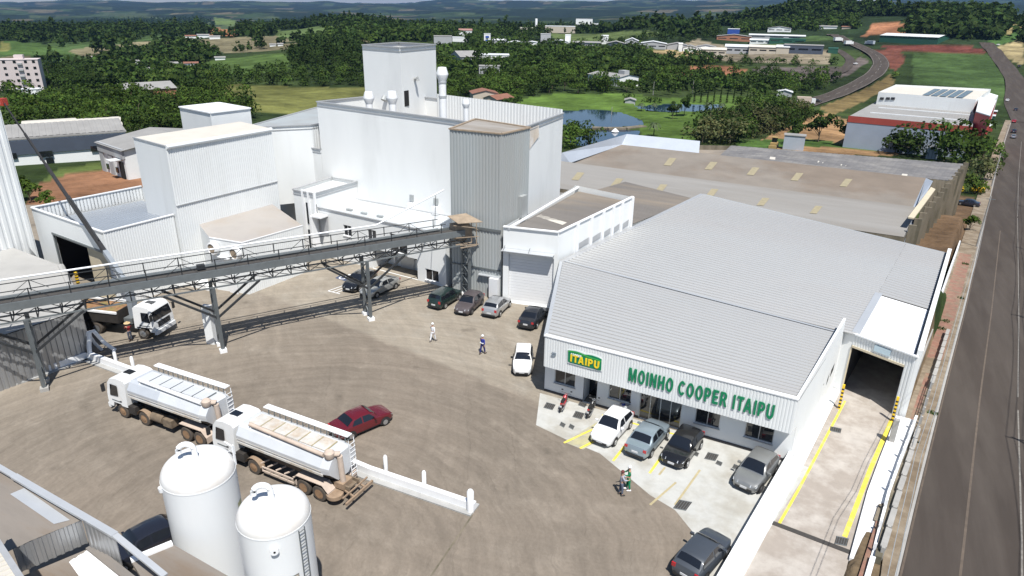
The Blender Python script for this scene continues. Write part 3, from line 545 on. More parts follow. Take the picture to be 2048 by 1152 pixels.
# parking lines
for P, m in (([(1204, 850), (1128, 886)], 'yellow_paint'), ([(1235, 858), (1160, 897)], 'yellow_paint'), ([(1204, 830), (1300, 856), (1362, 872)], 'yellow_paint'), ([(1256, 884), (1226, 922)], 'yellow_paint'), ([(1324, 912), (1299, 947)], 'yellow_paint')):
    strip("parking_line", [P2(at(*p)) for p in P], .17, .014, M[m])
for P in ([(1352, 965), (1300, 1010)], [(1400, 940), (1350, 1010)], [(1330, 935), (1318, 950)]): strip("parking_line", [P2(at(*p)) for p in P], .14, .014, M['yellow_worn'])
sheet("yellow_bay", [(1128, 884), (1166, 899), (1236, 860), (1208, 836)], .011, mat('yellow_wash', (.40, .37, .22), .9, namp=.15, nscale=2, col2=(.35, .335, .28), c2scale=.6))

q0, q1 = at(945, 1030), at(862, 1152); strip("pipe_trench", [P2(q1), P2(q0)], .1, .012, M['concrete_old'])
sheet("disabled_bay_sign", [(670, 556), (690, 562), (700, 554), (682, 549)], .014, M['blue_dark'] if 'blue_dark' in M else mat('blue_dark', (.05, .07, .13), .8, namp=.2, nscale=3))
cb0 = at(685.5, 555.5, .018); q = MB()
for k in range(14): a0, a1 = k/14*6.283, (k+1)/14*6.283; q.quad(*[(cb0[0]+r_*math.cos(a), cb0[1]+r_*math.sin(a), .018) for r_, a in ((.28, a0), (.42, a0), (.42, a1), (.28, a1))])
q.quad(*[(cb0[0]+x, cb0[1]+y, .018) for x, y in ((-.08, .3), (.08, .3), (.08, .95), (-.08, .95))]).quad(*[(cb0[0]+x, cb0[1]+y, .0185) for x, y in ((-.15, .98), (.15, .98), (.15, 1.2), (-.15, 1.2))]); struct("disabled_symbol", q, M['white_paint'])
for a_, b_ in (((656, 582), (690, 570)), ((664, 584), (692, 574)), ((672, 586), (694, 578)), ((656, 582), (680, 588))): strip("hatch_line", [P2(at(*a_)), P2(at(*b_))], .1, .014, M['white_paint'])
mat('lean_roof', (.36, .335, .31), .9, namp=.07, nscale=.5, col2=(.32, .285, .25), c2scale=.25); mat('shed_roof', (.36, .355, .34), .8, namp=.1, nscale=.4)
mat('stain', (.60, .52, .43), .85, namp=.1, nscale=.8, col2=(.74, .73, .72), c2scale=.5, c2lo=.42, c2hi=.62)
# ---------------------------------------------------------------- mill, annex, tower, white halls on the left
def block(name, poly, z0, z1, label, cat, wallm='white_wall', roofm='white_wall', corr=None, par=0.0, cap=True, loc=None):
    """box-shaped building: wall part (plain or ribbed faces), roof part, coping part"""
    c = np.mean(np.array(poly), 0); root = empty(name, loc or (c[0], c[1], z0), label, cat); n = len(poly); z1s = z1 if hasattr(z1, '__len__') else [z1]*n
    mb = MB()
    for i in range(n):
        j = (i+1) % n; p, q = poly[i], poly[j]
        if corr and i in corr: mb.corr((*p, z0), (*q, z0), (*q, z1s[j]), (*p, z1s[i]), corr[i][0], corr[i][1], corr[i][2] if len(corr[i]) > 2 else .5, out=(q[1]-p[1], -(q[0]-p[0]), 0))
        else: mb.quad((*p, z0), (*q, z0), (*q, z1s[j]), (*p, z1s[i]))
    mb.build("wall", M[wallm], root)
    MB().poly([(*p, z1s[i]-par) for i, p in enumerate(poly)]).build("roof", M[roofm], root)
    if cap:
        k = MB()
        for i in range(n): j = (i+1) % n; k.beam((*poly[i], z1s[i]+.04), (*poly[j], z1s[j]+.04), .26, .12)
        k.build("coping", M['white_paint'] if cap is True else M[cap], root)
        if cap == 'gutter':
            t_ = MB()
            for i in range(n): j = (i+1) % n; p, q = np.array(poly[i]), np.array(poly[j]); e = nrm(q-p); nn = vec(e[1], -e[0])*.03; t_.beam((*(p+nn), z1s[i]-.42), (*(q+nn), z1s[j]-.42), .05, .09)
            t_.build("trim_line", M['gutter'], root)
    return root
mF = 61.5
mill = block("flour_mill", [(-59.7, mF), (-32.6, mF), (-33.9, 74.5), (-59.7, 76.5)], -3, [16.1, 15.5, 15.4, 15.6], "tall plain white flour mill block with rooftop vents", "mill building", 'white_wall', 'fibre_roof', par=2.3, cap='gutter')
MB().quad((-32.62, 61.7, 12.2), (-33.0, 66.5, 14.0), (-33.05, 66.5, 15.3), (-32.6, 61.7, 15.35)).build("stain", M['stain'], mill)
MB().corr((-33.9, 74.3, 13.0), (-52.5, 75.8, 13.0), (-52.5, 75.8, 16.2), (-33.9, 74.3, 15.9), .45, .05, .4, out=(0, -1, 0)).build("rear_parapet", M['white_sheet'], mill)
for px0, py0, px1, py1 in ((821, 391, 827, 400), (869, 398, 876, 407)):
    c0, c1 = atY(px0, py0, mF-.02), atY(px1, py1, mF-.02); MB().box(((c0[0]+c1[0])/2, mF-.08, (c0[2]+c1[2])/2), (c1[0]-c0[0]+.1, .16, abs(c0[2]-c1[2])+.25)).build("wall_vent", M['galv_wall'], mill)
    MB().box(((c0[0]+c1[0])/2+.12, mF-.3, c1[2]-.75), (.75, .6, .9)).build("duct", M['white_paint'], mill)
low = block("lower_mill_wing", [(-68.5, mF), (-59.75, mF), (-59.75, 70), (-68.5, 70)], -1, 10.55, "white lower wing between the tall mill and the ribbed hall", "mill building", 'white_wall', 'cream_roof', par=.7, cap='gutter')
MB().beam((-67.5, 64.5, 10.6), (-60, 64.5, 10.6), .5, .5).beam((-67.5, 66.5, 10.7), (-60, 66.5, 10.7), .35, .35).tube([(-60.6, 63.4, 10), (-60.6, 63.4, 12.6), (-60.6, 64.2, 13.0), (-60.6, 65, 12.6), (-60.6, 65, 11.4)], .22, 8).build("roof_duct", M['cream_roof'], low)
th_ = block("head_tower", [(-60.9, 71.6), (-54.2, 70.6), (-54.9, 79.2), (-61.6, 80)], 0, 21.95, "white windowless head tower rising behind the mill roof", "tower", 'white_wall', 'fibre_dark', par=.6, cap='gutter')
dq = onpl(816, 214, (-54.2, 70.6), (-54.9, 79.2)); dq2 = onpl(808, 199, (-54.2, 70.6), (-54.9, 79.2)); 
MB().box((float(dq[0])+.03, float(dq[1])-.3, 15.9), (.1, .95, 1.9)).build("door", M['dark_void'], th_)
MB().tube([(-54.3, 73.6, 18.1), (-54.0, 73.6, 18.2), (-53.9, 73.6, 17.9)], .25, 8).tube([(-57, 70.95, 15.7), (-57, 70.6, 15.9), (-57, 70.4, 15.6)], .35, 8).build("vent_pipe", M['galv_wall'], th_)
def vent(px, pyb, pyt, wpx, Y, label, tall=False):
    b = atY(px, pyb, Y); t = atY(px, pyt, Y); h = t[2]-b[2]; s = depth(b)/FPX; rr = wpx*s/2; o = empty("roof_vent", (b[0], Y, b[2]-2.6), label, "vent", "vents on the mill roof"); r0 = rr*.62
    MB().lathe((b[0], Y, b[2]-2.6), [(r0, 0), (r0, h+2.6-rr*2.1)], 16).build("pipe", M['white_paint'], o, True)
    z = b[2]+h-rr*2.2; MB().lathe((b[0], Y, z), [(r0, 0), (rr, rr*.95), (rr*1.02, rr*1.1), (rr*.68, rr*2.15), (rr*.3, rr*2.2)], 18).build("cowl", M['white_paint'], o, True)
    if tall: MB().lathe((b[0], Y, b[2]+h*.33), [(r0*1.12, 0), (r0*1.12, .22)], 16).lathe((b[0], Y, b[2]+h*.66-.05), [(r0*1.12, 0), (r0*1.12, .2)], 16).build("clamp_ring", M['galv_roof_new'], o, True)
vent(738.5, 213, 183, 22, 65, "squat white roof vent at the left end of the mill roof"); vent(785, 215, 182, 23, 65, "squat white roof vent in front of the tower door")
vent(886, 224, 134, 24, 63.2, "tall white stack with flared cowl on the mill roof", True); vent(932, 229, 198, 16, 63.5, "small white vent at the right end of the mill roof")
# ribbed grey elevator tower
gtw = block("elevator_tower", [(-36.05, 53.94), (-30.75, 54.42), (-30.2, 58.9), (-37.2, 60.4)], 0, 16.2, "grey ribbed metal elevator tower at the end of the conveyor", "tower", 'galv_wall', 'fibre_roof', {0: (.34, .05, .5), 1: (.34, .05, .5), 3: (.34, .05, .5)}, cap='rust_steel')
MB().box((-31.15, 53.95, 1.15), (.95, .5, 2.3)).build("door", M['door_white'], gtw)
MB().beam((-33, 54.15, 2.35), (-30.7, 54.4, 2.35), .7, .08).build("door_canopy", M['galv_roof_new'], gtw)
MB().beam((-36.1, 53.86, 7.05), (-30.7, 54.34, 7.05), .14, .22).beam((-36.1, 53.86, 3.0), (-30.7, 54.34, 3.0), .14, .12).build("band", M['steel_paint'], gtw)
bx0 = onpl(1041, 420, (-30.75, 54.42), (-30.2, 58.9)); MB().box((float(bx0[0])+.2, float(bx0[1]), 8.8), (.5, 1.0, 2.2)).build("service_box", M['galv_wall'], gtw)
# annex with the big roller door
aFL, aFR = (-30.2, 53.95), (-24.95, 55.0); aBR = tuple(at(1266, 394, 8.3)[:2]); aBL = (-30.3, 70.5)
an = empty("annex_building", (-27, 60, 0), "white annex with big roller door and brown sheet roof", "annex building")
d = nrm(vec(aFR[0]-aFL[0], aFR[1]-aFL[1])); L_ = math.hypot(aFR[0]-aFL[0], aFR[1]-aFL[1]); ap = lambda u, v, o=0: vec(aFL[0]+d[0]*u+d[1]*o, aFL[1]+d[1]*u-d[0]*o, v)
mbx = MB().wall(aFL, aFR, 0, 7.7, [(.55, L_-.35, .05, 5.1)], rev=.3)
mbx.quad((*aFR, 0), (*aBR, 0), (*aBR, 8.3), (*aFR, 7.75)).quad((*aBL, 0), (*aFL, 0), (*aFL, 7.7), (*aBL, 8)).quad((*aBR, 0), (*aBL, 0), (*aBL, 8.2), (*aBR, 8.3)).build("wall", M['white_wall'], an)
dr = MB()
for k in range(17): dr.box((*ap(L_/2+.1, 0, -.28)[:2], .2+k*.3), (L_-.92, .05, .285), rz=math.atan2(d[1], d[0]))
dr.build("roller_door", M['door_white'], an)
MB().quad(ap(0, 5.62, .05), ap(L_-.3, 5.62, .05), ap(L_-.3, 5.55, .75), ap(0, 5.55, .75)).quad(ap(0, 5.55, .06), ap(0, 5.5, .75), ap(L_-.3, 5.5, .75), ap(L_-.3, 5.55, .06)).build("door_awning", M['galv_roof_new'], an)
MB().beam(ap(.2, 5.9, .05), ap(.2, 5.55, .7), .04).beam(ap(L_/2, 5.9, .05), ap(L_/2, 5.55, .7), .04).build("awning_bracket", M['steel_paint'], an)
MB().corr((aFL[0]+.6, aFL[1]+.4, 7.45), (aBL[0]+.6, aBL[1]-.2, 7.6), (aBR[0]-.2, aBR[1]-.2, 7.75), (aFR[0]-.2, aFR[1]+.4, 7.35), .35, .04, .5, out=(0, 0, 1)).build("roof", M['fibre_dark'], an)
sk = [at(px, py, 7.52) for px, py in ((1071, 432), (1081, 429), (1134, 445), (1125, 450))]; MB().quad(*sk[::-1]).build("skylight", M['cream_roof'], an)
cpm = MB().beam((*aFL, 7.74), (*aFR, 7.78), .3, .1).beam((*aFR, 7.8), (*aBR, 8.35), .26, .1).beam((aFL[0]+.5, aFL[1], 7.6), (aBL[0]+.5, aBL[1], 8.05), .3, .12); cpm.build("coping", M['white_paint'], an)
pil = vec(aBR[0]-aFR[0], aBR[1]-aFR[1], 0); pn = nrm(vec(pil[1], -pil[0], 0))
for k, t in enumerate((.22, .40, .56, .70, .83, .985)):
    b = vec(*aFR, 0)+pil*t+pn*.09; MB().box((b[0], b[1], 3.9+.27*t), (.2, .42, 7.8+.55*t), rz=math.atan2(pil[1], pil[0])-math.pi/2).build("pilaster", M['white_paint'], an)
for t0, t1 in ((.24, .385), (.42, .545), (.58, .685), (.72, .815), (.86, .96)):
    a_, b_ = vec(*aFR, 0)+pil*t0+pn*.03, vec(*aFR, 0)+pil*t1+pn*.03; MB().quad(a_+vec(0, 0, 5.15), b_+vec(0, 0, 5.3), b_+vec(0, 0, 5.95), a_+vec(0, 0, 5.75)).build("louvre_window", M['gutter'], an)
tag(MB().quad((-33, 74, 5.4), (-30.4, 60, 5.4), (-30.4, 71, 5.6), (-27, 79, 5.6)).build("link_roof", M['fibre_dark']), "narrow dark sheet roof between the mill and the annex", "roof")
lr = empty("low_shed", (-24, 76, 0), "low dark sheet-roofed shed between annex, mill and warehouse", "shed")
MB().prism([(-33.9, 74.7), (-23.3, 70.4), (-20.1, 86), (-31, 90)], -6, [4.9, 4.6, 4.4, 4.4]).build("wall", M['galv_wall'], lr); MB().corr((-33.9, 74.7, 4.95), (-31, 90, 4.5), (-20.1, 86, 4.5), (-23.3, 70.4, 4.65), .4, .05, .4, out=(0, 0, 1)).build("roof", M['fibre_dark'], lr)
# low office wing
lo = empty("laboratory_wing", (-46, 58, 0), "low white laboratory wing with dark windows below the mill", "office wing")
lFL, lFR = (-55.6, 55.0), (-36.95, 54.15); lu = lambda px, py: float(np.dot(onpl(px, py, lFL, lFR)[:2]-vec(*lFL), nrm(vec(lFR[0]-lFL[0], lFR[1]-lFL[1])))); lz = lambda px, py: float(onpl(px, py, lFL, lFR)[2])
HS = [(lu(687, 460), lu(703, 460), lz(695, 472), lz(695, 451)), (lu(735, 468), lu(752, 468), lz(744, 482), lz(744, 460)), (lu(780, 480), lu(813, 480), lz(796, 505), lz(796, 470)), (lu(851, 548), lu(877, 550), lz(864, 562), lz(864, 540)), (lu(748, 560), lu(836, 560), .02, 2.35)]
lw = MB().wall(lFL, lFR, 0, 5.65, HS[:4]+[HS[4]], rev=.12); lw.quad((*lFR, 0), (-36.9, 61.5, 0), (-36.9, 61.5, 5.3), (*lFR, 5.65)); lw.build("wall", M['white_wall'], lo)
for i, h in enumerate(HS[:4]): window(lo, lFL, lFR, *h, frame=M['white_frame'])
u0, u1 = HS[4][:2]; P_ = lambda u, v, o=0: vec(lFL[0]+(lFR[0]-lFL[0])*u/18.67, lFL[1]+(lFR[1]-lFL[1])*u/18.67+o, v)
MB().quad(P_(u0, 0, 2.2), P_(u1, 0, 2.2), P_(u1, 2.4, 2.2), P_(u0, 2.4, 2.2)).quad(P_(u0, 0, .12), P_(u0, 0, 2.2), P_(u0, 2.35, 2.2), P_(u0, 2.35, .12)).quad(P_(u1, 0, 2.2), P_(u1, 0, .12), P_(u1, 2.35, .12), P_(u1, 2.35, 2.2)).quad(P_(u0, 2.36, .12), P_(u1, 2.36, .12), P_(u1, 2.36, 2.2), P_(u0, 2.36, 2.2)).build("porch_wall", M['white_wall'], lo)
um = u0+(u1-u0)*.52
MB().box(P_(um, 1.1, 2.1), (1.9, .06, 2.2)).build("door", M['galv_roof_new'], lo); MB().box(P_(um+1.6, 1.6, 2.12), (1.0, .05, .7)).box(P_(um+.4, 1.6, 2.12), (.7, .05, .7)).build("porch_window", M['glass_dark'], lo)
MB().box(P_(um-1.7, 1.1, 2.0), (.22, .25, 2.2)).build("porch_post", M['white_paint'], lo)
MB().corr((-55.4, 61.4, 5.05), (-55.4, 55.2, 5.35), (-36.9, 54.4, 5.35), (-36.9, 61.4, 5.05), .5, .02, .3, out=(0, 0, 1)).build("roof", mat('roof_pale', (.55, .58, .6), .4, .1, namp=.05, nscale=.6), lo)
MB().beam((*lFL, 5.7), (*lFR, 5.7), .22, .1).build("coping", M['gutter'], lo)
for px, py in ((699, 420), (728, 427), (760, 433)): p = at(px, py, 5.35); MB().box((p[0], p[1], 5.42), (.75, .3, .18)).build("roof_drain", M['galv_wall'], lo)
MB().beam((-54, 60.6, 5.5), (-38, 60.6, 5.4), .08, .08).build("roof_pipe", M['alu'], lo)
# stair tower
st = block("stair_tower", [(-57.9, 54.7), (-54.6, 54.6), (-54.4, 61.45), (-58.3, 61.45)], 0, 7.3, "slim white stair tower with narrow vertical windows and fins", "stair tower", 'white_wall', 'white_wall', par=.4, cap='gutter')
for px in (611, 622, 634): p = onpl(px, 430, (-57.9, 54.7), (-54.6, 54.6)); MB().box((p[0], p[1]-.12, 3.9), (.16, .3, 7.3)).build("fin", M['white_paint'], st)
for px, y0, y1 in ((618, 406, 447), (634, 409, 434), (623, 460, 507), (638, 463, 512)): a_, b_ = onpl(px, y1, (-57.9, 54.7), (-54.6, 54.6)), onpl(px, y0, (-57.9, 54.7), (-54.6, 54.6)); MB().box((a_[0], a_[1]-.03, (a_[2]+b_[2])/2), (.26, .08, b_[2]-a_[2])).build("slit_window", M['glass_dark'], st)
MB().box((-53.8, 54.2, 5.0), (1.5, 1.2, .18)).build("canopy", M['white_paint'], st); MB().box((-53.6, 54.7, 3.9), (1.1, .1, 1.6)).build("window", M['gutter'], st)
MB().box((-54.4, 53.9, 2.5), (.12, .9, 5.0)).build("side_fin", M['white_paint'], st)
# tall ribbed hall, lean-to, dock
bh = block("ribbed_hall", [(-65.9, 42.2), (-59.5, 41.1), (-58.9, 53.5), (-65.3, 54.9)], 0, 14.2, "tall white ribbed hall with a plain gable left of the mill", "hall", 'white_sheet', 'cream_roof', {1: (.25, .035, .5)}, cap=None)
MB().beam((-65.9, 42.2, 14.2), (-59.5, 41.1, 14.2), .14, .1).build("gable_trim", M['gutter'], bh); MB().tube([(-59.45, 41.1, 14.1), (-58.9, 53.5, 14.1)], .22, 10).build("eave", M['white_sheet'], bh)
MB().beam((-59.43, 41.1, 8.4), (-58.83, 53.5, 8.4), .1, .06).build("sheet_lap", M['gutter'], bh)
MB().prism([(-60.2, 41.0), (-56.5, 41.2), (-56.6, 41.9), (-59.3, 41.9)], 0, [1.6, .1, .1, 1.6]).build("stair_block", M['white_wall'], bh)
lt = block("lean_to", [(-56.4, 41.9), (-52.7, 42.6), (-52.3, 50.2), (-58.9, 52.4), (-59.4, 43.2)], 0, [5.5, 5.4, 5.2, 6.0, 6.0], "white ribbed lean-to with a pinkish flat roof and two round fans", "lean-to", 'white_sheet', 'lean_roof', {1: (.25, .03, .5)}, cap=None)
MB().beam((-56.4, 41.9, 5.5), (-52.7, 42.6, 5.4), .1, .1).beam((-52.7, 42.6, 5.4), (-52.3, 50.2, 5.2), .1, .1).build("roof_edge", M['white_paint'], lt)
for px, py in ((431, 495), (475, 505)): 
    p = onpl(px, py, (-56.4, 41.9), (-52.7, 42.6)); k = MB().lathe((p[0], p[1]-.02, p[2]), [(.62, 0), (.62, -.5), (.5, -.52), (.5, -.1)], 16, axis='y'); k.build("fan_housing", M['white_paint'], lt, True); MB().lathe((p[0], p[1]-.46, p[2]), [(.49, 0), (.2, .06)], 14, axis='y').build("fan", M['rust_steel'], lt)
MB().box((-54.9, 42.0, 3.7), (1.7, .5, .1)).build("door_canopy", M['white_paint'], lt); MB().box((-54.2, 42.1, 1.0), (1.1, .1, 2.0)).build("side_door", M['white_paint'], lt)
dkb = empty("dock_building", (-67, 38, 0), "white dock building with a beige sliding door left open", "dock building")
q0, q1, q2, q3 = (-74.2, 35.4), (-60.6, 34.25), (-60.2, 41.15), (-73.0, 46.6); Ld = math.hypot(q1[0]-q0[0], q1[1]-q0[1]); du = nrm(vec(q1[0]-q0[0], q1[1]-q0[1]))
qu = lambda px, py: float(np.dot(onpl(px, py, q0, q1)[:2]-vec(*q0), du)); qz = lambda px, py: float(onpl(px, py, q0, q1)[2])
oz = qz(104, 464)
u_op0, u_op1 = qu(104, 464), Ld-.25
MB().wall(q0, q1, 0, 7.35, [(u_op0, u_op1, .02, oz-.2)], rev=.25).corr((*q1, 0), (*q2, 0), (*q2, 7.4), (*q1, 7.4), .25, .03, .5, out=(1, 0, 0)).quad((*q3, 0), (*q0, 0), (*q0, 7.35), (*q3, 7.35)).quad((*q2, 0), (*q3, 0), (*q3, 7.35), (*q2, 7.35)).build("wall", M['white_sheet'], dkb)
D_ = lambda u, v, o=0: vec(q0[0]+du[0]*u+du[1]*o, q0[1]+du[1]*u-du[0]*o, v)
us = qu(168, 500); MB().box(D_((us+u_op1)/2+.1, (oz-.3)/2, -.32), (u_op1-us, .1, oz-.3), rz=math.atan2(du[1], du[0])).build("sliding_door", M['door_beige'], dkb)
MB().beam(D_(u_op0, oz-.12, .03), D_(Ld-.1, oz-.12, .03), .12, .2).beam(D_(u_op0+.05, 0, -.05), D_(u_op0+.05, oz-.2, -.05), .18, .12).build("door_rail", M['steel_paint'], dkb)
MB().quad(D_(.3, 0, -5), D_(Ld-.3, 0, -5), D_(Ld-.3, 5.6, -5), D_(.3, 5.6, -5)).quad(D_(.3, 5.6, -.4), D_(Ld-.3, 5.6, -.4), D_(Ld-.3, 5.6, -5), D_(.3, 5.6, -5)).quad(D_(.3, 0, -.4), D_(.3, 0, -5), D_(.3, 5.6, -5), D_(.3, 5.6, -.4)).quad(D_(Ld-.3, 0, -.45), D_(Ld-.3, 0, -5), D_(Ld-.3, 5.6, -5), D_(Ld-.3, 5.6, -.45)).build("interior", M['wall_shade'], dkb)  # added lining, its near-black colour paints the unlit interior's shade
MB().corr((q3[0]+.4, q3[1]-.4, 5.9), (q0[0]+.4, q0[1]+.3, 5.9), (q1[0]-.3, q1[1]+.3, 6.9), (q2[0]-.1, q2[1], 6.9), .4, .04, .45, out=(0, 0, 1)).build("roof", mat('roof_blue', (.30, .33, .37), .4, .2, namp=.05, nscale=.5), dkb)
MB().corr((*q0, 5.9), (*q3, 5.9), (*q3, 7.3), (*q0, 7.3), .35, .012, .5, out=(1, .2, 0)).build("parapet_lining", M['white_sheet'], dkb)
MB().beam((*q0, 7.42), (*q1, 7.44), .2, .1).beam((*q1, 7.44), (*q2, 7.44), .2, .1).beam((*q0, 7.42), (*q3, 7.42), .2, .1).build("coping", M['white_paint'], dkb)
for px, py, rz_, lb in ((275, 560, 0, "leaning yellow and black post left of the dock door"), (166, 570, 0, "yellow and black striped post before the dock door")):
    pass
def hazard_post(p, h, label, group="yellow and black striped posts", w=.22):
    o = empty("hazard_post", p, label, "bollard", group); MB().box((p[0], p[1], p[2]+h/2), (w, w, h)).build("post", M['hazard_yellow'], o); b = MB()
    for k in range(int(h/.3)): b.box((p[0], p[1], p[2]+.15+k*.3), (w+.012, w+.012, .13))
    b.build("stripes", M['black_paint'], o)
hazard_post(at(92, 553), 1.7, "striped post left of the dock doorway"); hazard_post(at(158, 574), 1.6, "striped post standing before the beige dock door")
hazard_post(vec(.62, 49.6, 0), 2.0, "striped post on the left side of the hall doorway", w=.16); hazard_post(vec(4.1, 49.7, 0), 2.0, "striped post on the right side of the hall doorway", w=.16)
# small white rooftop house, long grey roof
block("rooftop_house", [(-75.4, 54.8), (-68.5, 53.6), (-67.9, 58.8), (-74.8, 60)], 0, 15.0, "small white box-like house rising behind the ribbed hall", "building", 'white_sheet', 'white_paint', cap='white_paint')
gb = block("rear_hall", [(-65.4, 55.2), (-61, 61.6), (-61.2, 76), (-72, 77)], 4, [13.4, 13.3, 13.3, 13.3], "grey-roofed hall behind the lower mill wing", "hall", 'white_sheet', 'galv_wall', {1: (.4, .04)}, cap='gutter')
# left silo hall, grey shed
sh = empty("silo_hall", (-76, 27, 0), "very tall white ribbed metal hall at the left edge", "hall")
MB().corr((-73.6, 16, 0), (-73.45, 34.6, 0), (-73.45, 34.6, 17.9), (-73.6, 16, 17.9), .62, .09, .5, out=(1, 0, 0)).quad((-73.45, 34.6, 0), (-90, 34.6, 0), (-90, 34.6, 17.9), (-73.45, 34.6, 17.9)).quad((-90, 16, 0), (-73.6, 16, 0), (-73.6, 16, 17.9), (-90, 16, 17.9)).build("wall", M['white_sheet'], sh)
MB().quad((-73.6, 16, 17.95), (-73.45, 34.6, 17.95), (-90, 34.6, 17.95), (-90, 16, 17.95)).build("roof", M['white_paint'], sh); MB().tube([(-73.6, 16, 17.85), (-73.45, 34.6, 17.85)], .28, 8).build("eave", M['white_paint'], sh)
s5 = empty("metal_shed", (-57, 24, 0), "long galvanised ribbed shed with pale roof under the conveyor", "shed")
sg0, sg1 = (-54.6, 12), (-53.4, 27.2)
MB().corr((*sg0, 0), (*sg1, 0), (*sg1, 4.1), (*sg0, 4.1), .4, .07, .5, out=(1, 0, 0)).quad((*sg1, 0), (-72.5, 33.5, 0), (-72.5, 33.5, 4.1), (*sg1, 4.1)).build("wall", M['galv_shed'], s5)
MB().quad((*sg0, 4.15), (*sg1, 4.15), (-64.5, 32.0, 4.15), (-73.4, 32.5, 4.15)).quad((*sg0, 4.15), (-73.4, 32.5, 4.15), (-73.4, 20, 4.15), (-73.4, 12, 4.15)).build("roof", M['shed_roof'], s5); MB().tube([(*sg1, 4.05), (-64.5, 32.0, 4.05)], .3, 8).build("eave", M['shed_roof'], s5)
# ---------------------------------------------------------------- belt conveyor on trestles, crossing the yard
cv = empty("belt_conveyor", (-45, 33, 0), "long grey steel belt conveyor on trestle legs across the yard to the ribbed tower", "conveyor")
ca, cb_ = vec(-58.4, 10.0, 0), vec(-33.6, 52.55, 0); cd = nrm(cb_-ca); cn = vec(cd[1], -cd[0], 0); CL = float(np.linalg.norm(cb_-ca)); HW = .72
_l = [at(90, 779)[:2], at(447, 704)[:2], at(743, 641)[:2]]
def cp_(s, o, z): return ca+cd*s+cn*o+vec(0, 0, z)
_off = float(np.mean([np.dot(vec(*q, 0)-ca, cn) for q in _l])); ca = ca+cn*(_off-HW)
ZB, ZM, ZT = 5.75, 6.55, 8.1
side = MB(); 
for o in (-HW, HW): side.beam(cp_(0, o, ZM+.36), cp_(CL, o, ZM+.36), .1, .6)
side.build("side_beam", M['steel_paint'], cv)
ch = MB()
for o in (-HW, HW): ch.beam(cp_(0, o, ZB), cp_(CL, o, ZB), .11, .11)
ch.build("bottom_chord", M['steel_paint'], cv)
lat = MB(); n = int(CL/1.45)
for i in range(n+1):
    s = CL*i/n
    for o in (-HW, HW):
        lat.beam(cp_(s, o, ZB), cp_(s, o, ZM), .07)
        if i < n: lat.beam(cp_(s, o, ZB), cp_(s+CL/n, o, ZM), .05) if i % 2 else lat.beam(cp_(s, o, ZM), cp_(s+CL/n, o, ZB), .05)
    lat.beam(cp_(s, -HW, ZB), cp_(s, HW, ZB), .06)
    if i < n: lat.beam(cp_(s, -HW, ZB), cp_(s+CL/n, HW, ZB), .04)
lat.build("lattice", M['steel_dark'], cv)
rl = MB(); n2 = int(CL/2.4)
for o in (-HW-.35, HW):
    rl.beam(cp_(0, o, ZT-.05), cp_(CL-2, o, ZT-.05), .055)
    for i in range(n2):
        s = CL*i/n2; rl.beam(cp_(s, o, ZM+.7), cp_(s, o, ZT), .06)
        if i % 2 == 0: rl.beam(cp_(s, o, ZT), cp_(s+1.1, o, ZM+.75), .035).beam(cp_(s, o, ZT), cp_(s-1.1, o, ZM+.75), .035)
rl.build("handrail", M['steel_dark'], cv)
bt = MB().quad(cp_(0, -.42, ZM+.5), cp_(CL, -.42, ZM+.5), cp_(CL, .42, ZM+.5), cp_(0, .42, ZM+.5)); bt.build("belt", mat('rubber', (.06, .055, .05), .8, namp=.2, nscale=1), cv)
wk = MB().quad(cp_(0, -HW-.38, ZM+.62), cp_(CL-2, -HW-.38, ZM+.62), cp_(CL-2, -.5, ZM+.62), cp_(0, -.5, ZM+.62)); wk.build("walkway", M['steel_paint'], cv)
MB().tube([cp_(0, -HW-.7, ZT+.15), cp_(CL-8, -HW-.7, ZT+.15), cp_(CL-.4, -HW-2.2, ZT+2.2)], .075, 8).build("white_pipe", M['white_paint'], cv)
MB().beam(cp_(CL-2.1, -HW-.8, ZT-.9), cp_(CL-1.5, -HW-1.7, ZT+1.9), .05).build("pipe_strut", M['steel_dark'], cv)
hd = MB().box(cp_(CL-.1, -.1, ZM+.4), (1.6, 1.3, 1.3), rz=math.atan2(cd[1], cd[0])); hd.build("drive_housing", M['rust_steel'], cv)
MB().quad(cp_(CL-1.2, -.6, ZT+.3), cp_(CL+.8, -.6, ZT+.3), cp_(CL+1.3, 1.9, ZT+.02), cp_(CL-1.0, 1.3, ZT+.02)).quad(cp_(CL-1.0, 1.3, ZT-.01), cp_(CL+1.3, 1.9, ZT-.01), cp_(CL+.8, -.6, ZT+.26), cp_(CL-1.2, -.6, ZT+.26)).build("head_canopy", M['rust_steel'], cv)
hf = MB()
for o in (-.3, HW, 1.7):
    hf.beam(cp_(CL-1, o, ZB+.1), cp_(CL+.7, o, ZB+.1), .09).beam(cp_(CL+.7, o, ZB+.1), cp_(CL+.7, o, ZT-.1), .07)
hf.beam(cp_(CL+.7, -.6, ZM+.9), cp_(CL+.7, 2, ZM+.9), .06).beam(cp_(CL-1.0, HW, ZM), cp_(CL+.9, 1.9, ZM+.2), .06).beam(cp_(CL-1.2, HW, ZT-.3), cp_(CL+.4, 2, ZT-.4), .06).beam(cp_(CL-.6, HW, ZB), cp_(CL+.9, 1.8, ZB+.2), .07); hf.build("head_frame", M['rust_steel'], cv)
MB().box(cp_(CL*.53, -.2, ZM+.8), (.6, .4, .35), rz=math.atan2(cd[1], cd[0])).build("belt_motor", M['steel_dark'], cv)
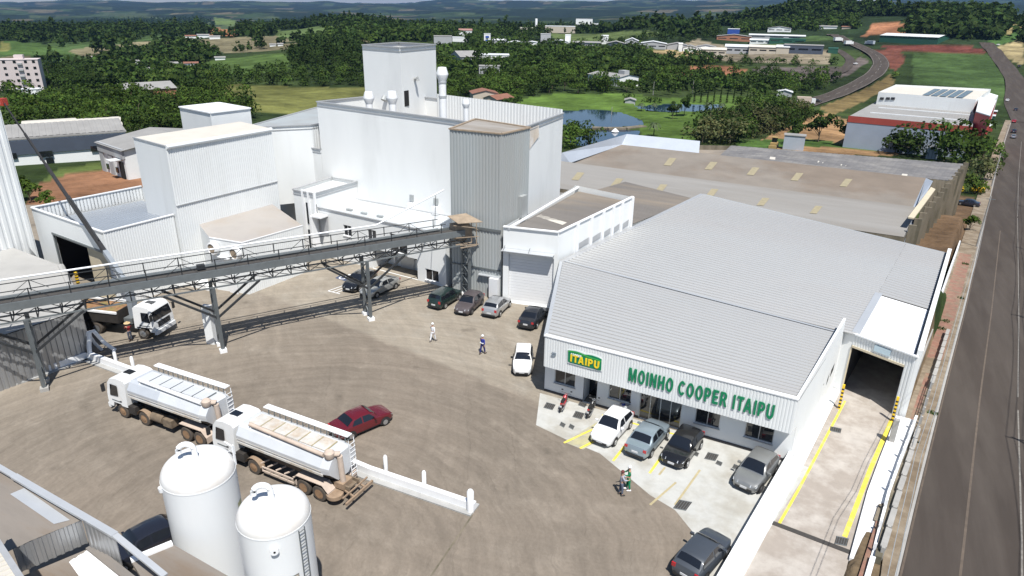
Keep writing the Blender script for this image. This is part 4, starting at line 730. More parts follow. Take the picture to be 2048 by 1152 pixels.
# trestles
for k, q in enumerate((at(90, 779), at(447, 704), at(743, 641), at(935, 594))):
    s = float(np.dot(q-ca, cd)); last = k == 3; lg_ = MB(); gap = .48
    for o in (-HW*gap*2, HW):
        lg_.beam(cp_(s, o, .25), cp_(s, o, ZB), .22, .22)
    m = 6
    for i in range(m):
        z0_, z1_ = .3+(ZB-.4)*i/m, .3+(ZB-.4)*(i+1)/m; a_, b_ = (-HW*.96, HW) if i % 2 else (HW, -HW*.96); lg_.beam(cp_(s, a_, z0_), cp_(s, b_, z1_), .1)
    if last:
        for i in range(9):
            z0_ = .4+i*.6; a_ = -HW if i % 2 else HW; lg_.beam(cp_(s, a_, z0_), cp_(s, -a_, z0_+.55), .3, .05)
    lg_.build("trestle", M['steel_paint'], cv)
    if not last:
        br = MB()
        for o in (-HW, HW):
            for sg in (-1, 1):
                p, q2 = cp_(s, o, 3.1), cp_(s+sg*3.6, o, ZB-.02); br.beam(p, q2, .13, .17)
        br.build("knee_brace", M['steel_dark'], cv)
    for o in (-HW, HW): MB().box(cp_(s, o, .14), (.55, .55, .28), rz=math.atan2(cd[1], cd[0])).build("footing", M['white_paint' if k else 'concrete'], cv)
# white concrete pillar under the conveyor
p = at(424, 686); tag(MB().box((p[0]+.05, p[1], 1.75), (.75, .5, 3.5), rz=.3).build("pillar", M['white_wall']), "free-standing white concrete pillar beside the middle conveyor trestle", "pillar")
# low white kerb walls with posts
def kerb_wall(name, P, label, h=.5, w_=.32, base=1.1):
    o = empty(name, (*P[0], 0), label, "kerb wall"); 
    k = MB(); b = MB()
    for a_, b2 in zip(P, P[1:]): k.beam((*a_, h/2+.1), (*b2, h/2+.1), w_, h); b.beam((*a_, .05), (*b2, .05), base, .1)
    k.build("wall", M['white_paint'], o); b.build("footing", mat('kerb_base', (.36, .36, .35), .8, namp=.12, nscale=1) if 'kerb_base' not in M else M['kerb_base'], o); return o
g1 = [P2(at(*q)) for q in ((176, 716), (300, 762), (740, 950), (950, 1022))]; kerb_wall("kerb_wall", g1, "long low white kerb wall running behind the tank trucks to its end post")
g2 = [P2(at(*q)) for q in ((-60, 795), (60, 757), (180, 715))]; kerb_wall("kerb_wall", g2, "low white kerb wall along the grey metal shed", base=.8)
def white_post(px, pyb, pyt, label, r=.13):
    p = at(px, pyb); lo_, hi_ = 0., 4.
    for _ in range(30):
        m = (lo_+hi_)/2; v = np.array([p[0], p[1], m])-vec(0, 0, CAMH); y = CY-FPX*(v@_u)/(v@_f)
        if y > pyt: lo_ = m
        else: hi_ = m
    o = MB().lathe((p[0], p[1], 0), [(r, 0), (r, m-.1), (r*.6, m)], 10).build("post", M['white_paint'], smooth=True); tag(o, label, "post", "white posts on the kerb walls")
white_post(232, 722, 700, "white post on the kerb wall beside the shed corner pipes"); white_post(268, 740, 713, "white post on the kerb wall just left of the rear tank truck"); white_post(772, 942, 911, "white post on the kerb wall right of the front tank truck"); white_post(849, 980, 942, "white post in the middle of the kerb wall's open end"); white_post(941, 1024, 980, "thick white post at the free end of the kerb wall", .2)
white_post(52, 757, 733, "white post before the grey shed left of the trestle"); white_post(120, 735, 707, "white post before the grey shed right of the trestle")
pp = at(186, 712); pm = MB()
pm.tube([pp+vec(-1.0, -1.4, .1), pp+vec(-.4, -.6, 1.0), pp+vec(0, 0, 2.1), pp+vec(.3, .35, 2.2), pp+vec(.6, .8, 1.0), pp+vec(1.0, 1.3, .2)], .16, 8).tube([pp+vec(.1, .1, 2.1), pp+vec(.35, -.3, 1.1), pp+vec(.5, -.5, .2)], .18, 8).tube([pp+vec(-.1, .1, 2.0), pp+vec(-.3, .5, .9), pp+vec(-.2, .9, .1)], .13, 8)
tag(pm.build("pipe_manifold", M['white_paint'], smooth=True), "white bent pipes joined at the corner of the grey shed", "pipework")
tag(MB().tube([(-73.2, 26, 4.4), (-69.5, 29, 3.2)], .35, 10).tube([(-69.5, 29, 3.2), (-69.3, 29.1, 2.6)], .35, 10).tube([(-74, 24, 5.2), (-69.2, 28.8, 4.3)], .3, 6).build("inclined_conveyor", M['galv_shed'], smooth=True), "grey inclined tube running from the tall hall to the shed roof", "conveyor tube")

# ---------------------------------------------------------------- white tanks and the near roofs
def tank(top, r, H, label, ladder):
    c = at(top[0], top[1], H+.85); b = vec(c[0], c[1], 0); o = empty("storage_tank", b, label, "storage tank", "white storage tanks")
    dome = [(r, H)]+[(r*math.cos(t)**.5 if t < 1.55 else .02, H+.82*math.sin(t)) for t in np.linspace(.12, 1.57, 12)]
    MB().lathe(b, [(r, .5)]+[(r, H*k/6) for k in range(1, 6)]+[(r, H)], 48).build("shell", mat('tank_white', (.76, .78, .79), .42, namp=.025, nscale=.6, stretch=(1, 1, .2), coat=.2) if 'tank_white' not in M else M['tank_white'], o, True)
    MB().lathe(b, dome, 48).build("dome", mat('tank_dome', (.72, .72, .71), .5, namp=.04, nscale=.8, col2=(.66, .63, .59), c2scale=.35) if 'tank_dome' not in M else M['tank_dome'], o, True)
    v = vec(c[0], c[1], 0); sd_ = nrm(vec(-.75, -.66, 0)); hk = MB().tube([v+vec(0, 0, H+.7), v+vec(0, 0, H+1.25)]+[v+sd_*(.34-.34*math.cos(t))+vec(0, 0, H+1.25+.34*math.sin(t)) for t in np.linspace(.2, 2.9, 9)]+[v+sd_*.68+vec(0, 0, H+1.15)], .13, 12); hk.build("vent_hook", M['white_paint'], o, True)
    MB().lathe((b[0], b[1], 0), [(r+.12, 0), (r+.12, .5), (r-.1, .5)], 40).build("base_ring", M['white_paint'], o, True)
    MB().lathe((b[0], b[1], H-.06), [(r+.012, 0), (r+.012, .07)], 48).build("weld_ring", M['tank_white'], o, True)
    return o, b
to = math.atan2(-1, .6)
t1, b1_ = tank((391, 914), 1.62, 6.7, "left and taller looking white storage tank with a green plate", False)
t2, b2_ = tank((543, 997), 1.52, 6.7, "right white storage tank with a ladder and a maker's plate", True)
def on_shell(b, r, ang, z, o=0): return vec(b[0]+(r+o)*math.cos(ang), b[1]+(r+o)*math.sin(ang), z)
def shell_plate(b, r, a0, a1, z0, z1, name, m, par, o=.02, n=8):
    q = MB()
    for i in range(n):
        x0, x1 = a0+(a1-a0)*i/n, a0+(a1-a0)*(i+1)/n; q.quad(on_shell(b, r, x0, z0, o), on_shell(b, r, x1, z0, o), on_shell(b, r, x1, z1, o), on_shell(b, r, x0, z1, o))
    return q.build(name, m, par)
def cam_ang(b): return math.atan2(-b[1], -b[0])
a1_ = cam_ang(b1_); shell_plate(b1_, 1.62, a1_+1.02, a1_+1.28, 4.35, 5.0, "plate", mat('plate_olive', (.35, .36, .2), .5), t1)
hh = on_shell(b1_, 1.62, a1_+1.45, 6.7); MB().beam(hh, hh+vec(0, 0, 1.1), .08).beam(hh+vec(0, 0, 1.0), hh+vec(-.7, .1, 1.0), .05).beam(hh+vec(0, 0, .9), hh+vec(-.9, .1, .2), .12, .03).build("ladder_rail", M['white_paint'], t1)
MB().lathe(on_shell(b1_, 1.62, a1_-1.4, 6.5), [(.12, -.12), (.14, .12)], 10).build("lug", M['white_paint'], t1)
a2_ = cam_ang(b2_)
ld = MB(); 
for da in (.55, .74): ld.beam(on_shell(b2_, 1.52, a2_+da, .6, .12), on_shell(b2_, 1.52, a2_+da, 6.7, .12), .035)
for k in range(18): z = .8+k*.34; ld.beam(on_shell(b2_, 1.52, a2_+.55, z, .12), on_shell(b2_, 1.52, a2_+.74, z, .12), .025)
ld.build("ladder", M['steel_paint'], t2)
pf = shell_plate(b2_, 1.52, a2_-.04, a2_+.44, 3.95, 4.5, "maker_plate", mat('plate_frame', (.2, .19, .17), .6), t2)
shell_plate(b2_, 1.52, a2_-.015, a2_+.415, 4.0, 4.45, "plate_face", mat('plate_cream', (.5, .45, .37), .6), pf, .03)
def shell_text(s, size, b, r, ac, z, name, par):
    c = bpy.data.curves.new(name, 'FONT'); c.body = s; c.size = size; c.align_x = 'CENTER'; o = bpy.data.objects.new(name, c); me = bpy.data.meshes.new_from_object(o); bpy.data.objects.remove(o)
    for v in me.vertices: v.co = Vector(on_shell(b, r, ac+v.co.x/r, z+v.co.y, .036)-b)
    me.materials.append(M['steel_dark']); o = bpy.data.objects.new(name, me); COL.objects.link(o); o.parent = par
shell_text("FIBER", .24, b2_, 1.52, a2_+.27, 4.2, "plate_text", pf); shell_text("MAIS FORTE", .09, b2_, 1.52, a2_+.28, 4.06, "plate_subtext", pf)
e_ = MB()
for k in range(12): 
    x0, x1 = 2*math.pi*k/12, 2*math.pi*(k+1)/12; e_.beam(on_shell(b2_, 1.52, a2_+.06, 4.22, .04)+vec(-math.sin(a2_)*.13*math.cos(x0), math.cos(a2_)*.13*math.cos(x0), .13*math.sin(x0)), on_shell(b2_, 1.52, a2_+.06, 4.22, .04)+vec(-math.sin(a2_)*.13*math.cos(x1), math.cos(a2_)*.13*math.cos(x1), .13*math.sin(x1)), .02)
e_.build("plate_emblem", M['rust_steel'], pf)
nz_ = on_shell(b2_, 1.52, a2_-.12, 6.15); MB().tube([nz_, nz_+vec(math.cos(a2_), math.sin(a2_), 0)*.16], .17, 14).build("nozzle", M['white_paint'], t2, True)
MB().tube([nz_+vec(math.cos(a2_), math.sin(a2_), 0)*.17, nz_+vec(math.cos(a2_), math.sin(a2_), 0)*.175], .05, 10).build("nozzle_bore", M['dark_void'], t2)
# near building bottom left: sheet roofs with ribbed parapets
nb = empty("near_building", (-40, 12, 0), "near low building with patched sheet roofs and ribbed metal parapets", "building")
zp = 6.2
pa, pb, pc = at(28, 952, zp), at(230, 1070, zp), at(237, 1098, zp-.3)
pd = at(166, 1040, zp)
MB().beam(at(-60, 900, zp), pa, .25, .1, 0).beam(pa, pb, .3, .12).beam(pb, at(330, 1152, zp-.6), .25, .1).build("parapet_cap", M['galv_roof_new'], nb)
zr1, zr2 = 5.9, 4.6
c_ = at(163, 1040, zr1); rA = [at(-60, 905, zr1), at(30, 955, zr1), c_, at(60, 1082, zr1), at(-60, 1140, zr1)]
MB().poly(rA[::-1]).build("upper_roof", M['near_roof'], nb)
MB().poly([at(x, y, zr1+.02) for x, y in ((20, 988), (48, 976), (140, 1040), (108, 1048))][::-1]).build("pale_sheet", M['galv_roof_new'], nb)
base = lambda q, z: vec(q[0], q[1], z)
MB().corr(base(c_, zr2), base(at(25, 1098, zr1), zr2), at(25, 1098, zr1), c_, .3, .05, .5).build("step_wall", M['galv_shed'], nb)
MB().corr(base(pb, zr2-.2), base(pd, zr2-.2), base(pd, zp), base(pb, zp), .3, .05, .5, out=(-.6, -.75, 0)).corr(base(pd, 0), base(pb, 0), base(pb, zp), base(pd, zp), .3, .04, .5, out=(.6, .75, 0)).build("parapet_sheet", M['galv_shed'], nb)
lowr = [at(*q, zr2) for q in ((180, 1096), (45, 1152), (40, 1250), (330, 1250), (262, 1152))]
MB().poly(lowr).build("lower_roof", M['near_roof'], nb)
MB().corr(at(138, 1124, zr2+.05), at(180, 1098, zr2+.05), at(243, 1150, zr2+.05), at(185, 1190, zr2+.05), .3, .03, .5, out=(0, 0, 1)).build("pale_sheet", M['white_paint'], nb)
MB().beam(at(180, 1094, zr2+.1), at(300, 1190, zr2+.1), .35, .15).build("gutter", M['fibre_dark'], nb)
cn_ = empty("canopy_roof", at(380, 1130, 4), "flat brownish canopy roof in front of the white tanks", "canopy roof")
q4 = [at(*q, 4.5) for q in ((262, 1122), (345, 1088), (470, 1160), (520, 1230), (330, 1230))]
MB().prism([P2(q) for q in q4], 4.3, 4.5).build("roof", M['near_roof'], cn_); MB().beam(q4[0]+vec(0, 0, .05), q4[1]+vec(0, 0, .05), .3, .12).build("edge_trim", M['white_paint'], cn_)
MB().prism([P2(at(*q, 4.2)) for q in ((300, 1125), (345, 1100), (450, 1165), (400, 1230))], 0, 4.25).build("wall", M['concrete'], cn_)
nl = empty("ribbed_roof_edge", at(0, 1120, 8), "pale ribbed sheet roof slope at the bottom left corner", "roof")
MB().corr(at(-40, 1030, 8.3), at(62, 1190, 8.3), at(-80, 1230, 8.8), at(-160, 1100, 8.8), .3, .05, .5, out=(0, 0, 1)).build("roof", M['cream_roof'], nl)
MB().beam(at(-40, 1030, 8.3), at(62, 1190, 8.3), .2, .2).build("gutter", M['gutter'], nl)
MB().quad(at(-40, 1030, 8.2), at(62, 1190, 8.2), base(at(62, 1190, 8.2), 4), base(at(-40, 1030, 8.2), 4)).build("wall", M['galv_shed'], nl)
# ---------------------------------------------------------------- cars
def paint(key, col, rough=.28, metal=.0, coat=.6): return M.get(key) or mat(key, col, rough, metal, namp=.04, nscale=1.5, coat=coat)
mat('tyre', (.018, .017, .016), .85); mat('tyre_dusty', (.075, .062, .05), .95, namp=.2, nscale=4); mat('rim', (.45, .46, .47), .35, .7); mat('rim_dark', (.12, .12, .125), .5, .4); mat('rim_rust', (.26, .16, .09), .8, namp=.25, nscale=4)
mat('car_glass', (.01, .012, .016), .05, spec=.7, coat=.3); mat('black_trim', (.02, .02, .021), .6); mat('head_lamp', (.62, .65, .67), .12, .2, coat=1); mat('tail_lamp', (.42, .015, .02), .2, coat=.8); mat('plate', (.55, .56, .57), .5)
T_ = [0, .025, .10, .20, .30, .40, .48, .60, .75, .84, .92, .975, 1.0]
SH = dict(   # height of the belt line, of the top line, half widths, along the length from the nose
 hatch=dict(L=3.95, W=1.68, H=1.47, belt=[.55, .70, .78, .84, .90, .92, .93, .94, .96, .97, .97, .92, .62], ws=(.285, .45), rw=(.955, .83), rear='hatch'),
 sedan=dict(L=4.3, W=1.70, H=1.43, belt=[.52, .68, .76, .82, .89, .91, .92, .93, .95, .97, .97, .93, .60], ws=(.285, .43), rw=(.84, .70), rear='boot'),
 coupe=dict(L=4.6, W=1.80, H=1.44, belt=[.52, .68, .78, .84, .90, .92, .93, .95, .98, 1.0, 1.0, .95, .62], ws=(.28, .44), rw=(.88, .70), rear='boot'),
 wagon=dict(L=4.1, W=1.68, H=1.55, belt=[.58, .74, .82, .87, .92, .94, .95, .96, .98, .99, .99, .95, .65], ws=(.27, .40), rw=(.965, .90), rear='hatch'),
 boxy=dict(L=3.7, W=1.55, H=1.45, belt=[.60, .76, .82, .86, .90, .91, .92, .93, .94, .95, .95, .92, .65], ws=(.30, .43), rw=(.96, .88), rear='hatch'))
def car(label, kind, col, front, rear, group=None, rims='rim', bumper=None, lit=True, z=0.0, name="parked_car"):
    S = SH[kind]; L, W, H = S['L'], S['W']/2, S['H']; f, r = at(*front, z), at(*rear, z); c = (f+r)/2; hd_ = math.atan2(f[1]-r[1], f[0]-r[0]); o = empty(name, (0, 0, 0), label, "car", group)
    X = lambda t: L/2-L*t
    w0, w1 = S['ws']; r0, r1 = S['rw']                     # windscreen base / roof front, rear window base / roof rear
    belt = lambda t: float(np.interp(t, T_, S['belt']))
    wd = lambda t: W*float(np.interp(t, [0, .02, .08, .2, .8, .93, .985, 1], [.62, .80, .93, 1, 1, .96, .86, .74]))
    def top(t):
        if t <= w0: return belt(t)+.05*math.sin(math.pi*min(1, t/w0))
        if t < w1: return belt(w0)+.02+(H-.05-belt(w0))*math.sin((t-w0)/(w1-w0)*math.pi/2)**.92
        if t <= r1: return H-.05+.05*math.sin((t-w1)/(r1-w1)*math.pi)-.02*(t-w1)/(r1-w1)
        if t < r0: return belt(r0)+.02+(H-.09-belt(r0))*(1-((t-r1)/(r0-r1))**1.25)
        return belt(t)+.02
    incab = lambda t: w0 < t < r0
    def rw_(t): k = min(1, max(0, (top(t)-belt(t))/(H-.9))); return wd(t)*(.97-.24*k)
    ts = sorted(set([0, .008, .03, .07, .12, .18, .24, w0, w0+.03, (w0+w1)/2, w1-.03, w1, w1+.06, .58, .66, r1-.04, r1, (r0+r1)/2, r0, .97, .99, 1.0]+[.78, .86]))
    zl = lambda t: float(np.interp(t, [0, .02, .08, .92, .98, 1], [.34, .22, .19, .21, .26, .38])); b = MB(); rings = []
    for t in ts:
        w_, bz, tz, rw2, lo_ = wd(t), belt(t), top(t), rw_(t), zl(t)
        half = [(0, lo_), (w_*.86, lo_), (w_*.985, lo_+.12), (w_, (lo_+bz)/2+.06), (w_*.985, bz-.07), (w_*.955, bz)]
        half += [(rw2, max(bz+.004, tz-.06)), (rw2*.86, max(bz+.006, tz-.012)), (0, tz)] if incab(t) else [(w_*.90, max(bz+.002, tz-.015)), (w_*.7, tz), (0, tz+.012)]
        rings.append([(X(t), y, zz) for y, zz in half]+[(X(t), -y, zz) for y, zz in half[-2:0:-1]])
    n = len(rings[0]); vs = [v for rg in rings for v in rg]; fs = [[i*n+k, (i+1)*n+k, (i+1)*n+(k+1) % n, i*n+(k+1) % n] for i in range(len(rings)-1) for k in range(n)]
    fs += [list(range(n)), [(len(rings)-1)*n+k for k in range(n)][::-1]]; b.add(vs, fs); pm_ = paint(*col); b.build("body", pm_, o, True, sharp=32)
    def glass(name, P, off=.012):
        P = [vec(*p) for p in P]; nn = nrm(np.cross(P[1]-P[0], P[2]-P[0])); cen = sum(P)/len(P)
        if np.dot(nn, cen-vec(0, 0, .6)) < 0: nn = -nn
        return MB().poly([p+nn*off for p in P]).build(name, M['car_glass'], o)
    def across(name, ta, tb, s=.9):
        tt = np.linspace(ta, tb, 5); g = MB(); pts = []
        for t in tt:
            zt_ = top(t); w_ = rw_(t)*s; pts.append([(X(t), -w_, zt_-.035), (X(t), -w_*.6, zt_-.006), (X(t), 0, zt_+.004), (X(t), w_*.6, zt_-.006), (X(t), w_, zt_-.035)])
        d_ = vec(1 if ta < .5 else -1, 0, 1.0)*.016
        v_ = [vec(*p)+d_ for row in pts for p in row]; g.add(v_, [[i*5+k, i*5+k+1, (i+1)*5+k+1, (i+1)*5+k] for i in range(4) for k in range(4)]); return g.build(name, M['car_glass'], o, True)
    across("windscreen", w0+.012, w1-.012); across("rear_window", r1+(r0-r1)*.12, r0-(r0-r1)*(.10 if S['rear'] == 'boot' else .28), .86)
    tm = .575
    for sy in (-1, 1):
        def sp(t, k): zb_, zt_ = belt(t)+.03, top(t)-.085; y = (wd(t)*.955+(rw_(t)-wd(t)*.955)*k); return (X(t), sy*(y+.006), zb_+(zt_-zb_)*k)
        glass("side_window", [sp(w0+.06, 0), sp(tm-.012, 0), sp(tm-.012, 1), sp(w1+.01, 1)]); te = r0-(r0-r1)*(.55 if S['rear'] == 'boot' else .62); glass("side_window", [sp(tm+.012, 0), sp(te, 0), sp(min(te, r1+.01), 1), sp(tm+.012, 1)])
        MB().box((X(w0+.085), sy*(wd(.35)+.10), belt(.35)+.09), (.13, .2, .13)).build("mirror", pm_ if kind != 'boxy' else M['black_trim'], o)
        hl_ = MB(); hz_ = belt(.03)-.04; hl_.quad((X(.006), sy*W*.44, hz_-.09), (X(.035), sy*W*.865, hz_-.06), (X(.075), sy*W*.90, hz_+.035), (X(.03), sy*W*.46, hz_+.035)); ho = hl_.build("headlight", M['head_lamp'], o); 
        for v in ho.data.vertices: v.co.x += .022; v.co.z += .014
        zt2 = belt(.97)-.06; MB().box((X(.985), sy*W*.76, zt2-.06), (.07, W*.26, .24 if kind in ('hatch', 'wagon') else .17)).build("taillight", M['tail_lamp'], o)
        MB().quad(*[(X(t), sy*(W+.006), zz) for t, zz in ((.25, .28), (.72, .28), (.72, .34), (.25, .34))]).build("sill_trim", M['black_trim'], o)
        for t, r_ in ((.185, .30), (.795, .30)):
            a = MB(); k = 14; arc = [(X(t)+.385*math.cos(math.pi*i/k), .31+.385*math.sin(math.pi*i/k)) for i in range(k+1)]; a.poly([(x, sy*(W+.004), zz) for x, zz in [(X(t)+.385, .2)]+arc+[(X(t)-.385, .2)]]).build("wheel_arch", M['black_trim'], o)
            wo_ = MB().lathe((X(t), sy*(W-.07), .30), [(.19, .10*sy), (.27, .105*sy), (.30, .07*sy), (.30, -.08*sy), (.2, -.09*sy)], 18, axis='y').build("wheel", M['tyre'], o, True)
            MB().lathe((X(t), sy*(W-.07), .30), [(.05, .112*sy), (.185, .108*sy), (.19, .09*sy)], 14, axis='y').build("rim", M[rims], wo_, True)
    bm = bumper or 'black_trim'
    MB().box((X(.006), 0, .36), (.1, W*1.25, .14)).build("grille", M['black_trim'], o); MB().box((X(-.001)+.01, 0, .45), (.04, .42, .13)).build("number_plate", M['plate'], o)
    MB().box((X(1.0)-.012, 0, .62 if S['rear'] == 'boot' else .55), (.04, .42, .13)).build("number_plate", M['plate'], o); MB().box((X(.997), 0, .36), (.1, W*1.45, .15)).build("rear_bumper", M[bm], o)
    MB().box((X(.5), 0, .2), (L*.8, W*1.5, .1)).build("underside", M['black_trim'], o)
    o.location = (c[0], c[1], z); o.rotation_euler = (0, 0, hd_); return o
pk_ = "cars parked on the mill grounds"
car("white hatchback parked nose out left in the yellow bays before the office", 'hatch', ('car_white', (.78, .79, .80)), (1196, 896), (1249, 838), pk_)
car("pale blue grey sedan showing its boot beside the white hatchback", 'sedan', ('car_bluegrey', (.27, .33, .37), .3, .4), (1316, 862), (1272, 914), pk_)
car("black hatchback parked nose out right of the pale blue grey sedan", 'hatch', ('car_black', (.012, .012, .013), .2), (1340, 938), (1386, 878), pk_)
car("silver hatchback with faded bonnet alone by the right side of the office", 'hatch', ('car_silver', (.26, .265, .26), .38, .5), (1484, 986), (1534, 925), pk_, 'rim_dark')
car("dark slate hatchback at the bottom edge with papers behind its rear window", 'hatch', ('car_slate', (.06, .07, .085), .42, .2), (1434, 1088), (1369, 1162), pk_, 'rim_dark')
car("small boxy white car parked nose toward the camera left of the office corner", 'boxy', ('car_white2', (.76, .76, .75)), (1043, 758), (1048, 708), pk_, 'rim_dark')
car("black sedan with red tail lamps between roller door and office corner", 'sedan', ('car_black2', (.02, .022, .027), .25), (1082, 625), (1050, 662), pk_)
car("silver hatchback parked tail out beside the roller door", 'hatch', ('car_silver2', (.42, .43, .44), .3, .5), (1010, 606), (977, 638), pk_)
car("dull dark brown grey hatchback between the green wagon and silver hatchback", 'hatch', ('car_dull', (.075, .062, .065), .55), (921, 633), (956, 601), pk_, 'rim_dark')
car("dark green wagon parked beside the lattice trestle under the ribbed tower", 'wagon', ('car_green', (.016, .03, .028), .25), (909, 594), (872, 617), pk_)
car("silver coupe parked behind the conveyor trestle by the laboratory porch", 'coupe', ('car_silver3', (.43, .435, .42), .28, .5), (737, 594), (783, 572), pk_)
car("shiny black car beside the disabled bay under the conveyor", 'coupe', ('car_black3', (.012, .013, .015), .15), (697, 586), (743, 556), pk_)
car("wine red sedan parked behind the front tank truck", 'sedan', ('car_red', (.11, .008, .014), .25), (755, 842), (692, 869), pk_)
car("black car partly hidden behind the near roof and the left tank", 'hatch', ('car_navy', (.014, .016, .024), .2), (262, 1118), (313, 1092), pk_)
# papers on the parcel shelf of the slate car: left out of the mesh, hidden by tinted glass
# ---------------------------------------------------------------- motorcycles
def motorcycle(label, front, rear, col, seat='black_trim', cover=None):
    f, r = at(*front), at(*rear); c = (f+r)/2; hd_ = math.atan2(f[1]-r[1], f[0]-r[0]); o = empty("motorcycle", (0, 0, 0), label, "motorcycle", "motorcycles before the office")
    for x in (.62, -.62):
        w_ = MB(); k = 18
        for i in range(k): a0, a1 = 2*math.pi*i/k, 2*math.pi*(i+1)/k; w_.beam((x+.26*math.cos(a0), 0, .30+.26*math.sin(a0)), (x+.26*math.cos(a1), 0, .30+.26*math.sin(a1)), .09)
        wo_ = w_.build("wheel", M['tyre'], o); MB().lathe((x, 0, .30), [(.22, -.025), (.22, .025)], 14, axis='y').build("rim", M['rim_dark'], wo_)
    MB().beam((.60, .1, .32), (.42, .1, .95), .05).beam((.60, -.1, .32), (.42, -.1, .95), .05).build("fork", M['rim'], o)
    MB().tube([(.38, -.36, 1.02), (.44, -.15, .98), (.44, .15, .98), (.38, .36, 1.02)], .022, 6).build("handlebar", M['rim_dark'], o)
    for sy in (-1, 1): MB().box((.42, sy*.34, 1.2), (.03, .13, .09)).build("mirror", M['black_trim'], o)
    MB().tube([(.36, 0, .88), (.2, 0, .5), (-.15, 0, .42), (-.45, 0, .55), (-.6, 0, .72)], [.1, .14, .17, .13, .08], 10).build("body", paint(*col), o, True)
    MB().tube([(.3, 0, .78), (.1, 0, .82), (-.08, 0, .74)], [.1, .16, .1], 10).build("tank", paint(*col), o, True)
    MB().tube([(-.05, 0, .78), (-.35, 0, .8), (-.72, 0, .86)], [.1, .14, .09], 8).build("seat", M[seat], o, True)
    MB().tube([(.46, 0, .86), (.56, 0, .87)], [.11, .09], 10).build("headlight", M['head_lamp'], o, True); MB().box((-.82, 0, .78), (.06, .16, .1)).build("taillight", M['tail_lamp'], o)
    MB().tube([(.2, -.13, .32), (-.3, -.17, .3), (-.8, -.19, .4)], .05, 8).build("exhaust", M['rim'], o, True); MB().box((-.9, 0, .6), (.02, .17, .13)).build("number_plate", M['plate'], o)
    MB().box((.62, 0, .60), (.42, .12, .04)).build("mudguard", paint(*col), o); MB().box((0, 0, .3), (.45, .26, .24)).build("engine", M['rim_dark'], o)
    o.location = (c[0], c[1], 0.008); o.rotation_euler = (R(5), 0, hd_); return o
motorcycle("red and grey motorcycle at the left end before the office", (1133, 803), (1119, 827), ('moto_red', (.38, .03, .04)))
motorcycle("black motorcycle right of the red one before the office door", (1188, 815), (1173, 839), ('moto_black', (.02, .02, .02)))
motorcycle("blue motorcycle half hidden between office wall and white hatchback", (1251, 836), (1243, 822), ('moto_blue', (.02, .05, .28)), 'moto_blue')

# ---------------------------------------------------------------- trucks
mat('truck_white', (.74, .75, .75), .4, namp=.05, nscale=1.2, coat=.3, col2=(.62, .57, .50), c2scale=.5, c2lo=.58, c2hi=.8); mat('tank_alu', (.60, .62, .64), .35, .15, namp=.06, nscale=.8); mat('tank_alu2', (.50, .53, .57), .4, .2, namp=.06, nscale=.8); mat('tank_dirty', (.56, .545, .51), .6, namp=.12, nscale=1.5, col2=(.45, .38, .30), c2scale=.7)
mat('dust', (.28, .20, .135), .95, namp=.2, nscale=2.5); mat('dust_pale', (.5, .41, .34), .9, namp=.12, nscale=2); mat('chassis_dark', (.028, .024, .021), .9, namp=.4, nscale=2); mat('chassis_dust', (.17, .13, .09), .95, namp=.3, nscale=3)
def cab(o, xf, dark_lower=False, stripe=None):
    """truck cab: nose at x = xf, 2 m long"""
    m = M['truck_white']; b = MB(); W = 1.24; prof = [(xf, .75), (xf+.03, 1.25), (xf-.02, 1.75), (xf-.18, 2.55), (xf-.38, 2.86), (xf-1.0, 2.98), (xf-1.75, 2.95), (xf-1.9, 2.8), (xf-1.9, 1.0), (xf-1.35, 1.0), (xf-1.25, 1.12), (xf-.55, 1.12), (xf-.42, .75)]
    inset = [1, 1, 1, .96, .90, .88, .88, .9, 1, 1, 1, 1, 1]; n = len(prof); vs = [(x, W*k, z) for (x, z), k in zip(prof, inset)]+[(x, -W*k, z) for (x, z), k in zip(prof, inset)]
    b.add(vs, [[i, (i+1) % n, n+(i+1) % n, n+i] for i in range(n)]+[list(range(n))[::-1], list(range(n, 2*n))]); b.build("cab", m, o, True, sharp=30)
    MB().quad((xf+.0, -W*.93, 1.72), (xf+.0, W*.93, 1.72), (xf-.165, W*.88, 2.55), (xf-.165, -W*.88, 2.55)).build("windscreen", M['car_glass'], o)
    for sy in (-1, 1):
        MB().poly([(xf-.30, sy*(W+.012), 1.62), (xf-1.12, sy*(W+.012), 1.72), (xf-1.12, sy*(W*.955+.012), 2.5), (xf-.42, sy*(W*.955+.012), 2.5)]).build("side_window", M['car_glass'], o)
        MB().box((xf+.02, sy*(W+.2), 2.2), (.12, .22, .55)).beam((xf-.1, sy*W*.95, 2.55), (xf+.02, sy*(W+.2), 2.5), .04).build("mirror", M['black_trim'], o)
        MB().box((xf+.02, sy*.92, .92), (.08, .36, .22)).build("headlight", M['head_lamp'], o); MB().box((xf-.85, sy*(W+.005), 1.3), (.9, .03, .05)).build("door_line", M['steel_paint'], o)
        MB().box((xf-1.3, sy*(W+.015), 1.35), (.16, .03, .06)).build("door_handle", M['black_trim'], o)
    g = MB()
    for k in range(4): g.box((xf+.045, 0, 1.12+k*.135), (.05, 1.5, .09))
    g.build("grille", M['black_trim'], o); MB().box((xf+.06, 0, .72), (.22, 2.46, .34)).build("bumper", M['chassis_dark'] if dark_lower else m, o); MB().box((xf+.19, 0, .72), (.02, .42, .13)).build("number_plate", M['plate'], o)
    MB().box((xf-1.0, 0, 2.985), (.7, .5, .04)).build("roof_hatch", M['car_glass'], o)
    MB().box((xf-1.1, 0, .8), (1.5, 2.0, .35)).build("underbody", M['chassis_dark'], o)
